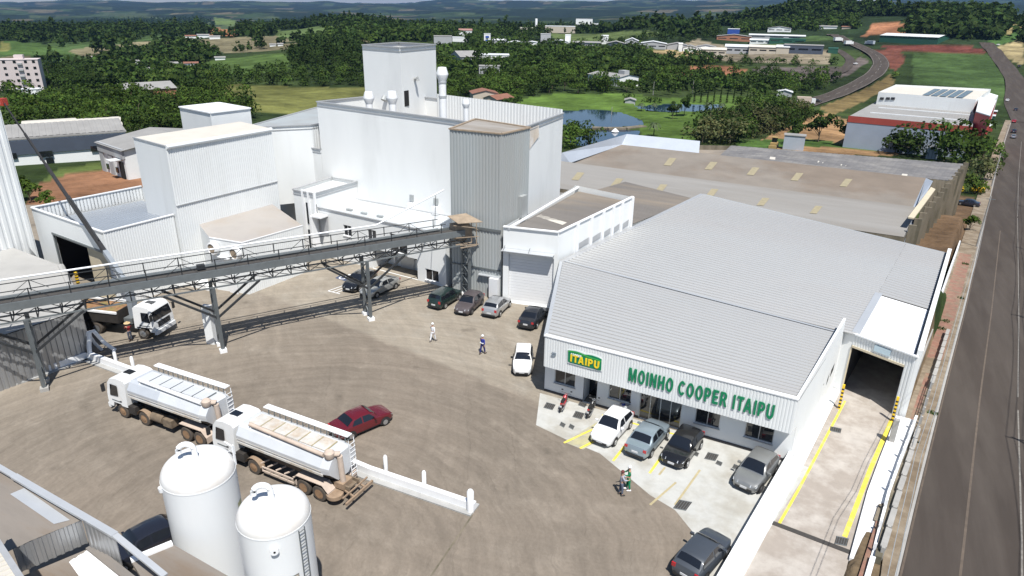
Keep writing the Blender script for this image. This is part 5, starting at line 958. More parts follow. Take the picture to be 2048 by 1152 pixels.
def wheel_set(o, x, dual, rim, tyre='tyre_dusty', r=.52):
    for sy in (-1, 1):
        yo = sy*1.22; wdt = .56 if dual else .30
        wo_ = MB().lathe((x, yo, r), [(r*.6, 0), (r*.93, .01*-sy), (r, -.05*sy), (r, -(wdt-.05)*sy), (r*.93, -wdt*sy), (r*.5, -wdt*sy)], 22, axis='y').build("wheel", M[tyre], o, True)
        k = [(.08, -.14*sy), (r*.42, -.12*sy), (r*.60, .005*sy)] if dual else [(.10, .05*sy), (.2, .02*sy), (r*.42, -.04*sy), (r*.6, .004*sy)]
        MB().lathe((x, yo, r), k, 16, axis='y').build("rim", M[rim], wo_, True)
def place(o, front, rear, L):
    f, r = at(*front), at(*rear); c = (f+r)/2; o.location = (c[0], c[1], .004); o.rotation_euler = (0, 0, math.atan2(f[1]-r[1], f[0]-r[0]))
def tanker(label, front, rear, dirty):
    o = empty("tank_truck", (0, 0, 0), label, "tank truck", "white bulk feed tank trucks"); L = 10.6; xf = L/2; cab(o, xf, dirty)
    MB().box((-.6, .42, .95), (8.6, .1, .26)).box((-.6, -.42, .95), (8.6, .1, .26)).box((-.6, 0, .85), (8.4, .7, .1)).build("chassis", M['chassis_dust' if dirty else 'chassis_dark'], o)
    for x, dl in ((xf-1.25, 0), (xf-3.35, 0), (-2.05, 1), (-3.25, 1)): wheel_set(o, x, dl, 'rim_rust' if dirty or dl else 'rim_rust')
    x0, x1 = xf-2.15, -L/2+1.15; sec = [(.5, 1.25), (1.24, 2.08), (1.27, 2.35), (1.27, 2.52), (.95, 2.98), (.72, 3.08)]
    q = MB(); ring = lambda x, k=1.: [(x, y*k, 2.1+(z-2.1)*k) for y, z in sec]+[(x, -y*k, 2.1+(z-2.1)*k) for y, z in sec[::-1]]
    rg = [ring(x0+.02, .93), ring(x0-.12), ring((x0+x1)/2+.6), ring((x0+x1)/2), ring(x1+.55), ring(x1, .9)]; n = len(rg[0]); vs = [v for r_ in rg for v in r_]; fs = []; ms = []
    for i in range(len(rg)-1):
        for k in range(n):
            fs.append([i*n+k, (i+1)*n+k, (i+1)*n+(k+1) % n, i*n+(k+1) % n]); low_ = k in (0, n-2, n-1); ms.append(2 if low_ else (1 if (i < 2) else 0))
    fs += [list(range(n))[::-1], [(len(rg)-1)*n+k for k in range(n)]]; ms += [0, 0]
    for f_ in fs: f_.reverse()
    q.v = vs; q.f = fs; q.m = ms; q.build("tank", [M['tank_dirty' if dirty else 'tank_alu'] if not dirty else M['tank_alu'], M['tank_alu2'] if not dirty else M['tank_alu'], M['chassis_dark']], o)
    for sy in (-1, 1): MB().beam((x0-.1, sy*1.275, 2.28), (x1+.5, sy*1.275, 2.28), .02, .03).beam((x0-.1, sy*1.25, 2.03), (x1+.4, sy*1.25, 2.03), .04, .14).build("side_rail", M['tank_dirty'], o)
    nh = 6; sp = (x0-x1-1.2)/nh
    for k in range(nh):
        xc = x0-.45-sp*(k+.5); h = MB(); h.box((xc, -.02, 3.13), (sp*.9, 1.05, .07)).build("hatch_lid", M['tank_dirty' if dirty else 'tank_alu'], o); MB().beam((xc-sp*.48, -.55, 3.13), (xc-sp*.48, .52, 3.13), .05, .05).build("hatch_bar", M['yellow_worn' if dirty else 'steel_paint'], o)
    # discharge tube along the left shoulder, lying in brackets
    MB().tube([(x0-.9, .78, 3.28), (x1+.5, .92, 3.2)], .13, 10).build("discharge_tube", M['dust_pale' if dirty else 'white_paint'], o, True)
    for x in (x0-1.0, x0-2.6): MB().beam((x, .95, 2.75), (x, .8, 3.2), .1, .06).build("tube_bracket", M['white_paint'], o)
    MB().lathe((x1+.25, .72, 2.95), [(.22, 0), (.3, .1), (.3, .4), (.2, .5)], 14).build("swivel_head", M['dust_pale'], o, True)
    MB().tube([(x1-.15, .35, 3.0), (x1-.2, .3, 1.2)], .17, 12).tube([(x1+.3, .7, 3.2), (x1-.15, .35, 3.15), (x1-.16, .35, 2.9)], .17, 10).build("rear_auger", M['dust_pale'], o, True)
    MB().box((x1-.1, .2, 1.05), (.7, .8, .4)).build("auger_sump", M['dust' if dirty else 'dust_pale'], o)
    ld_ = MB()
    for y in (-.95, -.5): ld_.beam((x1-.2, y, 1.0), (x1-.12, y, 3.5), .035)
    for k in range(8): ld_.beam((x1-.2, -.95, 1.15+k*.3), (x1-.2, -.5, 1.15+k*.3), .03)
    ld_.build("ladder", M['white_paint'], o)
    # folding catwalk on the far side
    cw_ = MB().box(((x0+x1)/2-.1, -1.0, 3.46), (x0-x1-.6, .42, .06)); cw_.build("catwalk", M['white_paint'], o); lt_ = MB()
    for k in range(14): x = x0-.8-(x0-x1-1.2)*k/13; lt_.beam((x, -.8, 3.1), (x, -.85, 3.45), .05).beam((x, -.8, 3.12), (x-.4, -.82, 3.42), .03)
    lt_.build("catwalk_frame", M['steel_paint'], o)
    mg = 'dust_pale'
    for sy in (-1, 1):
        g = MB(); pts = [(-1.35, 1.02), (-1.6, 1.28), (-3.6, 1.28), (-4.0, .85), (-4.02, .45)]
        for (xa, za), (xb, zb_) in zip(pts, pts[1:]): g.quad((xa, sy*.62, za), (xb, sy*.62, zb_), (xb, sy*1.27, zb_), (xa, sy*1.27, za)).quad((xa, sy*1.27, za-.03), (xb, sy*1.27, zb_-.03), (xb, sy*.62, zb_-.03), (xa, sy*.62, za-.03))
        g.build("mudguard", M['dust_pale'], o)
        g = MB(); arc = [(xf-3.35+.66*math.cos(a), .52+.66*math.sin(a)) for a in np.linspace(.25, math.pi-.25, 9)]
        for (xa, za), (xb, zb_) in zip(arc, arc[1:]): g.quad((xa, sy*.9, za), (xb, sy*.9, zb_), (xb, sy*1.25, zb_), (xa, sy*1.25, za))
        g.build("mudguard", M['dust'], o)
        if dirty:
            b = MB()
            for z in (.55, .82): b.beam((xf-4.1, sy*1.2, z), (-1.3, sy*1.2, z), .07, .09)
            for k in range(5): x = xf-4.1-k*.68; b.beam((x, sy*1.2, .5), (x, sy*1.2, .86), .06).beam((x, sy*.6, .95), (x+.3, sy*1.15, .9), .07)
            b.build("side_guard", M['dust_pale'], o)
        else:
            MB().tube([(xf-4.0, sy*.92, .82), (xf-5.1, sy*.92, .82)], .32, 14).build("fuel_tank", M['chassis_dust'], o, True); MB().box((xf-5.6, sy*.92, .8), (.8, .55, .55)).build("tool_box", M['chassis_dust'], o)
        MB().box((xf-2.2, sy*.95, .85), (.7, .5, .6)).build("battery_box", M['chassis_dark'], o)
    MB().beam((-L/2+.05, -1.2, .55), (-L/2+.05, 1.2, .55), .12, .16).beam((-L/2+.1, -.5, .6), (-L/2+1.3, -.45, .95), .1).beam((-L/2+.1, .5, .6), (-L/2+1.3, .45, .95), .1).beam((-L/2+.35, -1.1, .78), (-L/2+.35, 1.1, .78), .08).build("rear_bumper", M['dust' if dirty else 'chassis_dust'], o)
    if dirty: MB().lathe((-L/2+1.15, .85, .62), [(.2, -.12), (.5, -.13), (.5, .1), (.3, .13)], 20).build("spare_wheel", M['dust'], o, True)
    place(o, front, rear, L); return o
tk1 = tanker("white tank truck farther back with bright ribbed tank", (250, 808), (484, 892), False)
tk2 = tanker("dusty white tank truck nearer the tanks with brown chassis and spare wheel", (457, 894), (730, 1004), True)
# crane truck
ct = empty("crane_truck", (0, 0, 0), "white cab crane truck with tipper body full of soil and long raised boom", "crane truck"); L = 8.4; xf = L/2; cab(ct, xf)
MB().box((-.6, .42, .95), (7, .1, .26)).box((-.6, -.42, .95), (7, .1, .26)).box((-.6, 0, .9), (6.8, .7, .12)).build("chassis", M['chassis_dark'], ct)
for x, dl in ((xf-1.25, 0), (-1.6, 1), (-2.85, 1)): wheel_set(ct, x, dl, 'rim', 'tyre_dusty')
bd = MB(); x0, x1 = .75, -L/2+.1
for sy in (-1, 1): bd.box(((x0+x1)/2, sy*1.2, 1.72), (x0-x1, .08, .95))
bd.box((x0, 0, 1.8), (.08, 2.4, 1.1)).box((x1, 0, 1.7), (.08, 2.4, .9)).box(((x0+x1)/2, 0, 1.25), (x0-x1, 2.4, .08)); bd.build("tipper_body", M['chassis_dark'], ct)
for sy in (-1, 1): MB().box(((x0+x1)/2, sy*1.22, 2.2), (x0-x1+.04, .2, .16)).build("top_rail", M['white_paint'], ct)
so = MB(); nx, ny = 9, 6; vs = []
for i in range(nx+1):
    for j in range(ny+1): vs.append((x0-.05+(x1-x0+.1)*i/nx, -1.14+2.28*j/ny, 1.95+.18*math.sin(i*1.1)*math.sin(j*1.7)+.1*random.random()))
so.add(vs, [[i*(ny+1)+j, i*(ny+1)+j+1, (i+1)*(ny+1)+j+1, (i+1)*(ny+1)+j] for i in range(nx) for j in range(ny)]); so.build("soil_load", mat('soil', (.24, .13, .065), .95, namp=.3, nscale=3, col2=(.2, .17, .06), c2scale=1), ct, True)
MB().box((1.35, 0, 1.35), (.8, 1.6, .5)).build("crane_base", M['steel_paint'], ct); MB().box((1.35, 0, 2.9), (.48, .55, 2.8)).beam((1.35, .45, 1.4), (1.35, .35, 3.6), .16).build("crane_column", mat('crane_grey', (.27, .30, .33), .45, .1, namp=.06, nscale=2), ct)
MB().beam((1.35, 1.0, 1.25), (.3, 2.6, .9), .16).beam((.3, 2.6, .9), (.3, 2.6, 0), .14).box((.3, 2.6, .04), (.4, .4, .06)).build("outrigger", M['chassis_dust'], ct)
for sy in (-1, 1): MB().box((xf-.95, sy*1.1, 1.1), (1.5, .3, .1)).build("mudguard", M['black_trim'], ct)
text_m = M['steel_dark']
def flat_text(s, size, name, par, mtx):
    c = bpy.data.curves.new(name, 'FONT'); c.body = s; c.size = size; c.align_x = 'CENTER'; c.extrude = .004; o = bpy.data.objects.new(name, c); me = bpy.data.meshes.new_from_object(o); bpy.data.objects.remove(o); me.transform(mtx); me.materials.append(text_m); o = bpy.data.objects.new(name, me); COL.objects.link(o); o.parent = par; return o
flat_text("IPUXE", .24, "cab_lettering", ct, Matrix.Translation((xf-.62, 0, 2.925)) @ Matrix.Rotation(R(11), 4, 'Y') @ Matrix.Rotation(R(90), 4, 'Z'))
# boom from the crane column up to the top of the tall hall (world space)
_cf, _cr = at(322, 668), at(176, 651); lcl = Vector(((_cf[0]+_cr[0])/2, (_cf[1]+_cr[1])/2, .004)); ca2 = math.atan2(_cf[1]-_cr[1], _cf[0]-_cr[0]); col_top = vec(lcl[0]+1.35*math.cos(ca2), lcl[1]+1.35*math.sin(ca2), 4.35)
tip = atY(5, 202, 37.2); Mi = (Matrix.Translation(lcl) @ Matrix.Rotation(ca2, 4, 'Z')).inverted(); lc = lambda p: np.array(Mi @ Vector(p)); B0, B1 = lc(col_top), lc(tip); bl = lambda t, o=0: B0+(B1-B0)*t+vec(0, 0, o)
mat('boom_black', (.016, .016, .018), .65)
for i, (t0, t1_, w_, m) in enumerate(((0, .16, .46, 'crane_grey'), (.12, .44, .38, 'boom_black'), (.40, .62, .29, 'boom_black'), (.58, .80, .21, 'boom_black'), (.78, 1.0, .14, 'boom_black'))): MB().beam(bl(t0), bl(t1_), w_*.8, w_).build("boom_section", M[m], ct)
MB().beam(bl(.0, -.5), bl(.2, -.4), .18).beam(bl(.2, .35), bl(.42, .35), .1).build("boom_ram", M['steel_dark'], ct)
MB().box(bl(.995), (.5, .6, .7)).build("boom_head", mat('boom_red', (.4, .05, .03), .5), ct)
place(ct, (322, 668), (176, 651), L)
# ---------------------------------------------------------------- people
SKIN = mat('skin', (.42, .25, .17), .6)
def skin_mesh(name, nodes, edges, m, parent, sub=1):
    """one continuous tapered surface grown round a skeleton; nodes: (x, y, z, rx, ry)"""
    me = bpy.data.meshes.new(name); me.from_pydata([n[:3] for n in nodes], edges, []); o = bpy.data.objects.new(name, me); COL.objects.link(o)
    sk = o.modifiers.new("skin", 'SKIN'); sl = me.skin_vertices[0].data
    for i, n in enumerate(nodes): sl[i].radius = (n[3], n[4] if len(n) > 4 else n[3])
    sl[0].use_root = True; sk.use_smooth_shade = True; sk.branch_smoothing = .4
    if sub: o.modifiers.new("sub", 'SUBSURF').levels = sub; o.modifiers["sub"].render_levels = sub
    dg = bpy.context.evaluated_depsgraph_get(); dg.update(); m2 = bpy.data.meshes.new_from_object(o.evaluated_get(dg)); bpy.data.objects.remove(o); m2.materials.append(m)
    m2.polygons.foreach_set("use_smooth", [True]*len(m2.polygons)); o = bpy.data.objects.new(name, m2); COL.objects.link(o); o.parent = parent; return o
def person(px, py, face_deg, label, top_c, leg_c, head='hair', stride=.0, arms='down', lean=0., h=1.72, shoe=(.03, .03, .03), band=None, z=0):
    """local frame: faces +x"""
    o = empty("person", (0, 0, 0), label, "person"); s = h/1.72; k = lambda x, y, zz, *r: (x*s+lean*max(0, zz-.9)*s, y*s, zz*s, *[q*s for q in r])
    fx = {-1: stride, 1: -stride}
    def arm(sy, up=0.):
        if arms == 'work': return [(.10, sy*.24, 1.22), (.34, sy*.16, 1.16), (.40, sy*.14, 1.17)]
        sw = fx[sy]*-.6; return [(.02+sw*.4, sy*.26, 1.14), (.06+sw, sy*.25, .90), (.08+sw*1.1, sy*.25, .83)]
    N_ = [k(0, 0, .95, .13, .16), k(0, 0, 1.12, .10, .14), k(.01, 0, 1.33, .11, .17), k(0, 0, 1.47, .055), k(.015, 0, 1.56, .085, .075), k(.015, 0, 1.66, .09, .08)]; E_ = [(0, 1), (1, 2), (2, 3), (3, 4), (4, 5)]
    for sy in (-1, 1):
        b = len(N_); a = arm(sy); N_ += [k(0, sy*.19, 1.40, .055), k(*a[0], .043), k(*a[1], .033), k(*a[2], .03)]; E_ += [(2, b), (b, b+1), (b+1, b+2), (b+2, b+3)]
        b = len(N_); f = fx[sy]; N_ += [k(f*.15, sy*.095, .86, .085), k(f*.55+.02, sy*.10, .48, .06), k(f, sy*.10, .09, .042), k(f+.13, sy*.11, .035, .04, .03)]; E_ += [(0, b), (b, b+1), (b+1, b+2), (b+2, b+3)]
    skin_mesh("body", N_, E_, SKIN, o, 1)
    tm_ = mat('cloth_'+label.split()[0]+'_top', top_c, .9, namp=.12, nscale=9); lm_ = mat('cloth_'+label.split()[0]+'_leg', leg_c, .9, namp=.12, nscale=9)
    S_ = [k(0, 0, .96, .145, .175), k(0, 0, 1.12, .12, .158), k(.01, 0, 1.33, .13, .19), k(0, 0, 1.44, .075, .085)]; ES = [(0, 1), (1, 2), (2, 3)]
    for sy in (-1, 1): b = len(S_); a = arm(sy); S_ += [k(0, sy*.195, 1.405, .07), k(*a[0], .058), k(*(vec(*a[0])+(vec(*a[1])-vec(*a[0]))*.85), .045)]; ES += [(2, b), (b, b+1), (b+1, b+2)]
    skin_mesh("shirt", S_, ES, tm_, o, 1)
    L_n = [k(0, 0, .95, .14, .17), k(0, 0, 1.0, .13, .165)]; EL = [(0, 1)]
    for sy in (-1, 1): b = len(L_n); f = fx[sy]; L_n += [k(f*.15, sy*.098, .84, .10), k(f*.55+.02, sy*.10, .48, .078), k(f*.97, sy*.10, .13, .06)]; EL += [(0, b), (b, b+1), (b+1, b+2)]
    skin_mesh("trousers", L_n, EL, lm_, o, 1)
    sm_ = mat('shoe_'+label.split()[0], shoe, .7)
    for sy in (-1, 1):
        f = fx[sy]; MB().tube([k(f-.08, sy*.10, .05)[:3], k(f+.06, sy*.105, .05)[:3], k(f+.18, sy*.11, .035)[:3]], [.05*s, .055*s, .035*s], 8).build("shoe", sm_, o, True)
        a = arm(sy); p = vec(*a[2]); d_ = nrm(p-vec(*a[1])); dn = vec(0, 1, 0) if arms != 'work' else vec(0, 1, 0)
        hm = MB(); 
        for q in range(4): off = (q-1.5)*.02; st_ = p+vec(0, 0, 0)+dn*off if arms == 'work' else p+vec(off, 0, 0); ln = (.07, .085, .08, .06)[q]; hm.tube([k(*st_)[:3], k(*(st_+d_*ln*.6))[:3], k(*(st_+d_*ln+vec(-.012, 0, -.01)))[:3]], [.011*s, .01*s, .008*s], 6)
        th_d = vec(.05, -sy*.02, -.03); hm.tube([k(*(p-d_*.01))[:3], k(*(p+th_d*.6+d_*.02))[:3], k(*(p+th_d+d_*.04))[:3]], [.012*s, .011*s, .009*s], 6); hm.build("hand", SKIN, o, True)
    hx = k(.015, 0, 1.66)
    fm = MB().tube([(hx[0]+.085*s, 0, hx[2]-.03*s), (hx[0]+.11*s, 0, hx[2]-.055*s)], [.012*s, .016*s], 6); fm.build("nose", SKIN, o)
    for sy in (-1, 1): MB().lathe((hx[0]+.083*s, sy*.032*s, hx[2]-.005*s), [(.004, -.006), (.012*s, 0), (.004, .006)], 8).build("eye", M['black_trim'], o); MB().lathe((hx[0], sy*.082*s, hx[2]-.03*s), [(.01, -.03*s), (.018*s, 0), (.01, .03*s)], 6).build("ear", SKIN, o)
    MB().box((hx[0]+.09*s, 0, hx[2]-.085*s), (.012, .045*s, .008)).build("mouth", mat('lip', (.3, .12, .1), .6) if 'lip' not in M else M['lip'], o)
    c_ = (hx[0], hx[1], hx[2])
    def cap(prof, name, m): MB().lathe((c_[0], c_[1], c_[2]), [(r*s, zz*s) for r, zz in prof], 18).build(name, m, o, True)
    if head == 'hair': cap([(.098, -.02), (.108, .03), (.098, .08), (.06, .112), (.01, .12)], "hair", mat('hair', (.02, .013, .01), .6) if 'hair' not in M else M['hair'])
    if head == 'cap_white': cap([(.108, .0), (.116, .04), (.105, .09), (.06, .125), (.01, .135)], "cap", M['white_paint'])
    if head == 'straw': cap([(.26, -.005), (.25, .02), (.125, .04), (.115, .10), (.07, .135), (.01, .14)], "straw_hat", mat('straw', (.55, .40, .22), .9, namp=.1, nscale=20) if 'straw' not in M else M['straw'])
    if head == 'cap_red': cap([(.105, .0), (.115, .04), (.1, .09), (.05, .12), (.01, .128)], "cap", mat('cap_red', (.13, .03, .03), .8) if 'cap_red' not in M else M['cap_red'])
    if band: MB().box(k(0, 0, 1.06)[:3], (.29*s, .37*s, .05*s)).build("reflective_band", mat('band', (.7, .72, .72), .5), o)
    p = at(px, py, z); o.location = (p[0], p[1], z); o.rotation_euler = (0, 0, R(face_deg)); return o
person(866, 683, 80, "white-clad person with white cap walking away across the open yard", (.72, .74, .78), (.74, .75, .78), 'cap_white', .24, shoe=(.1, .1, .1))
person(965, 708, 75, "blue-clad person in work clothes walking away toward the parked cars", (.02, .035, .26), (.015, .022, .14), 'cap_white', .2, band=1)
person(1256, 980, -155, "green-clad person with white cap standing with hands together by the slab edge", (.0, .17, .07), (.0, .20, .085), 'cap_white', .08, 'work', shoe=(.75, .75, .75), z=.01)
person(1241, 990, 35, "grey-clad person with dark cap facing the person in green", (.33, .36, .44), (.10, .12, .17), 'cap_red', .06, 'work')
person(262, 682, 165, "red-shirted person in straw hat operating the crane levers beside the truck", (.45, .045, .05), (.07, .08, .11), 'straw', .04, 'work', lean=.08)
# ---------------------------------------------------------------- avenue, pavement, walls along it
YS = list(np.linspace(18, 400, 90))
def ribbon(name, fl, fr, dz, m, ys=YS):
    q = MB()
    for a, b in zip(ys, ys[1:]): q.quad((fl(a), a, zr(a)+dz), (fr(a), a, zr(a)+dz), (fr(b), b, zr(b)+dz), (fl(b), b, zr(b)+dz))
    return struct(name, q, m)
ribbon("avenue", lambda y: float(xk(y)), lambda y: float(xk(y))+10.2, .06, M['asphalt'])
XO = lambda y: (float(np.interp(y, [33.5, 40.5, 50.3], [2.5, 3.05, 4.32]))+1.0+.012*(y-40)) if 30 < y < 51 else -9
ribbon("pavement", lambda y: max(float(xw(y))+.2, XO(y)+.5), lambda y: float(xk(y))-.15, .17, M['pavement']); ribbon("pavement_band", lambda y: float(xk(y))-1.65, lambda y: float(xk(y))-1.2, .175, M['pave_red'], [y for y in YS if 20 < y < 66]); ribbon("pavement_band", lambda y: float(xk(y))-2.3, lambda y: float(xk(y))-.7, .176, M['pave_red'], [y for y in YS if 66 < y < 122])
ribbon("kerb", lambda y: float(xk(y))-.15, lambda y: float(xk(y)), .19, M['concrete']); ribbon("kerb_line", lambda y: float(xk(y))+.05, lambda y: float(xk(y))+.16, .066, M['edge_line']); ribbon("lane_line", lambda y: float(xk(y))+2.55, lambda y: float(xk(y))+2.68, .068, M['edge_line'], [y for y in YS if y < 150])
for y0 in np.arange(22, 330, 6.0):
    ys = [y0, y0+1.7, y0+3.4] if y0 < 90 else [y0, y0+3, y0+5.2]; 
    if y0 in (22,): pass
q = MB()
for y0 in np.arange(20, 330, 5.0):
    for a in (y0, y0+2.5): b = a+2.5; q.quad(*[(float(xk(y))+5.2+o, y, float(zr(y))+.07) for y, o in ((a, 0), (a, .10), (b, .10), (b, 0))])
struct("centre_line", q, M['road_line']); ribbon("far_pavement", lambda y: float(xk(y))+10.2, lambda y: float(xk(y))+13.5, .17, M['pavement'])
# avenue beyond the bend, and the highway, laid over the terrain
def drape(name, pts, wd, m, dz=.25, lines=()):
    P = [vec(*p) for p in pts]; S = [P[0]]
    for a, b in zip(P, P[1:]):
        k = max(1, int(np.linalg.norm(b-a)/8)); S += [a+(b-a)*(i+1)/k for i in range(k)]
    for _ in range(6): S = [S[0]]+[(S[i-1]+S[i]*2+S[i+1])/4 for i in range(1, len(S)-1)]+[S[-1]]
    def rib(n_, off, w_, dz_, mm, dash=False):
        q = MB()
        for i in range(len(S)-1):
            if dash and i % 2: continue
            a, b = S[i], S[i+1]; ta = nrm((S[min(i+1, len(S)-1)]-S[max(i-1, 0)])[:2]); tb = nrm((S[min(i+2, len(S)-1)]-S[i])[:2]); na, nb_ = vec(-ta[1], ta[0]), vec(-tb[1], tb[0])
            za, zb = [max(float(zt(*(p[:2]+n*o2))) for o2 in (-wd/2, 0, wd/2))+dz_ for p, n in ((a, na), (b, nb_))]
            q.quad((*(a[:2]+na*(off-w_/2)), za), (*(b[:2]+nb_*(off-w_/2)), zb), (*(b[:2]+nb_*(off+w_/2)), zb), (*(a[:2]+na*(off+w_/2)), za))
        q.f = [f[::-1] for f in q.f]; return struct(n_, q, mm)
    rib(name, 0, wd, dz, m)
    for off, w_, dash in lines: rib(name+"_line", off, w_, dz+.06, M['road_line'], dash)
far_av = [(float(xk(396))+5.5, 396, 0)]+[on(*p) for p in ((2030, 205), (2034, 180), (2028, 155), (2014, 135), (2000, 118), (1986, 100), (1972, 86))]
drape("avenue", far_av, 11, M['asphalt'])
hw_px = [(1560, 224), (1610, 210), (1650, 197), (1690, 183), (1725, 166), (1752, 148), (1764, 130), (1757, 114), (1735, 101), (1705, 88), (1680, 78), (1664, 70)]
drape("highway", [on(*p) for p in hw_px], 11.5, M['asphalt'], .45, [(0, .3, True), (5.2, .25, False), (-5.2, .25, False)])
drape("service_road", [on(*p) for p in ((1640, 158), (1692, 140), (1704, 122), (1690, 108), (1668, 98))], 7, M['asphalt'], .3)
# plot boundary along the pavement: apron strip with stub posts, low wall, long railing of precast beams
ap_ = empty("retaining_wall", (3.0, 40, 0), "white concrete retaining strip with low wall between ramp and pavement", "retaining wall")
ay = [33.5, 36, 40, 44, 48, 50.3]; xi = lambda y: float(np.interp(y, [33.5, 40.5, 50.3], [2.5, 3.05, 4.32])); xo = lambda y: xi(y)+1.0+.012*(y-40)
q = MB(); q2 = MB(); q3 = MB()
for a, b in zip(ay, ay[1:]): 
    q.prism([(xi(a), a), (xo(a), a), (xo(b), b), (xi(b), b)], -1, .22); q2.prism([(xo(a), a), (xo(a)+.16, a), (xo(b)+.16, b), (xo(b), b)], -4, .62); q3.prism([(xo(a)+.16, a), (xo(a)+.5, a), (xo(b)+.5, b), (xo(b)+.16, b)], -4, [float(zr(a))+.5]*2+[float(zr(b))+.5]*2)
q.build("apron", M['stained_white'], ap_); q2.build("wall", M['white_paint'], ap_); q3.build("rubble_base", M['concrete_old'], ap_)
for k, y in enumerate(np.linspace(34.2, 48.8, 8)): MB().box((xo(y)+.08, y, .85), (.12, .12, .55)).build("stub_post", M['white_paint'], ap_)
q = MB()
for a, b in ((20, 25), (25, 29), (29, 33.5)): q.prism([(xi(33.5)+.9-(33.5-a)*.11, a), (xi(33.5)+1.15-(33.5-a)*.11, a), (xi(33.5)+1.15-(33.5-b)*.11, b), (xi(33.5)+.9-(33.5-b)*.11, b)], -.5, .8)
tag(q.build("front_wall", M['white_paint']), "low white wall beside the ramp below the channel drain", "wall")
rl_ = empty("beam_railing", (float(xk(50))-.8, 50, float(zr(50))), "long railing of precast concrete beams on posts along the pavement", "railing")
ys = [34.0+2.1*k for k in range(22)]
skip = {8, 9, 10, 11, 12}
for i, (a, b) in enumerate(zip(ys, ys[1:])):
    xa, xb = float(xk(a))-.95, float(xk(b))-.95; za, zb = float(zr(a)), float(zr(b)); MB().box((xa, a, za+.4), (.18, .18, .9)).build("post", M['concrete'], rl_)
    if i in skip: continue
    MB().beam((xa, a+.12, za+.68), (xb, b-.12, zb+.68), .3, .22).build("beam", M['concrete'], rl_)
for y0, y1, px_ in ((53.5, 62.5, 0), (47, 52.5, 0)):
    f = MB(); 
    for k in range(9):
        y = y0+(y1-y0)*k/8; x = float(xk(y))-1.0; f.beam((x, y, float(zr(y))+.2), (x, y, float(zr(y))+1.15), .05)
    for h in (.45, .8, 1.12): f.beam((float(xk(y0))-1.0, y0, float(zr(y0))+h), (float(xk(y1))-1.0, y1, float(zr(y1))+h), .05)
    tag(f.build("pipe_railing", M['galv_shed']), ("farther" if y0 > 50 else "nearer")+" galvanised pipe railing on the pavement beside the white hall", "railing")
lw_ = empty("street_wall", (float(xw(100)), 100, float(zr(100))), "long white street wall beside the bare lot behind the warehouse", "wall"); q = MB()
for a in np.arange(74, 121, 4.0): b = a+4; q.prism([(float(xw(a)), a), (float(xw(a))+.2, a), (float(xw(b))+.2, b), (float(xw(b)), b)], -14, [float(zr(a))+1.9]*2+[float(zr(b))+1.9]*2)
q.build("wall", M['white_wall'], lw_)
q = MB()
for a in np.arange(50.6, 74, 3.9): b = a+3.9; q.prism([(float(xw(a))+.45, a), (float(xw(a))+.6, a), (float(xw(b))+.6, b), (float(xw(b))+.45, b)], -10, [float(zr(a))+1.7]*2+[float(zr(b))+1.7]*2)
tag(q.build("low_wall", M['concrete']), "grey weathered low wall at the foot of the warehouse along the pavement", "wall")
# weeds on the pavement
mat('weed', (.06, .12, .025), .9, namp=.3, nscale=6)
def weed(p, r, label):
    q = MB(); 
    for _ in range(int(70*r)+25):
        a = random.random()*6.28; d_ = r*random.random()**.6; c = vec(p[0]+d_*math.cos(a), p[1]+d_*math.sin(a), p[2]); t = vec(random.uniform(-.12, .12), random.uniform(-.12, .12), random.uniform(.08, .28)); s_ = vec(-t[1], t[0], 0)*.5+vec(.03, .02, 0); q.add([c-s_, c+s_, c+t], [[0, 1, 2]])
    tag(q.build("weed_clump", M['weed']), label, "weeds", "weed clumps on the pavement")
for px, py, r, lb in ((1889, 642, .55, "larger weed clump at the pavement by the hall roof"), (1882, 657, .45, "smaller weed clump at the pavement just nearer the camera"), (1930, 527, .5, "weed clump at the far pavement near the warehouse rear corner"), (1922, 596, .35, "weed clump at the railing end beside the kerb"), (1812, 862, .5, "broad weeds in front of the small concrete post"), (1822, 880, .55, "weeds behind the brown dirt bank on the pavement"), (1864, 826, .4, "weeds beside the pipe railing near the kerb")):
    z = -1.5
    for _ in range(4): p = at(px, py, z); z = float(zr(p[1]))+.2
    weed((p[0], p[1], z), r, lb)
# concrete street posts, power lines
def pole(y, off, h, label, arm=1.2, group="power poles along the avenue"):
    x = float(xk(y))+off; z = float(zr(y)); o = empty("power_pole", (x, y, z), label, "power pole", group); MB().tube([(x, y, z), (x, y, z+h)], [.17, .1], 8).build("pole", M['concrete'], o, True)
    MB().beam((x-arm/2, y, z+h-.4), (x+arm/2, y, z+h-.4), .1, .12).build("crossarm", M['concrete'], o); q = MB()
    for k in (-.45, 0, .45): MB().lathe((x+k*arm, y, z+h-.32), [(.05, 0), (.07, .06), (.04, .14)], 8).build("insulator", M['galv_wall'], o)
    return vec(x, y, z+h)
tops = [pole(y, 10.6, 13, lb) for y, lb in ((20, "power pole on the far avenue side nearest the camera, just outside the frame"), (50, "second power pole on the far avenue side"), (86, "third power pole on the far avenue side"), (128, "fourth power pole on the far avenue side"), (176, "fifth power pole on the far avenue side"), (235, "sixth power pole on the far avenue side"))]
q = MB()
for a, b in zip(tops, tops[1:]):
    for k in (-.5, 0, .5):
        pts = [a+(b-a)*t+vec(k, 0, -.15-4*.9*t*(1-t)) for t in np.linspace(0, 1, 9)]
        q.tube(pts, .022, 4, cap=False)
tag(q.build("power_line", M['steel_dark']), "power line wires strung along the far side of the avenue", "power line")
q = MB(); w_p = [(2.7, 22), (3.9, 34), (4.85, 41), (7.9, 66), (10.9, 90), (15.2, 128)]; ins = []
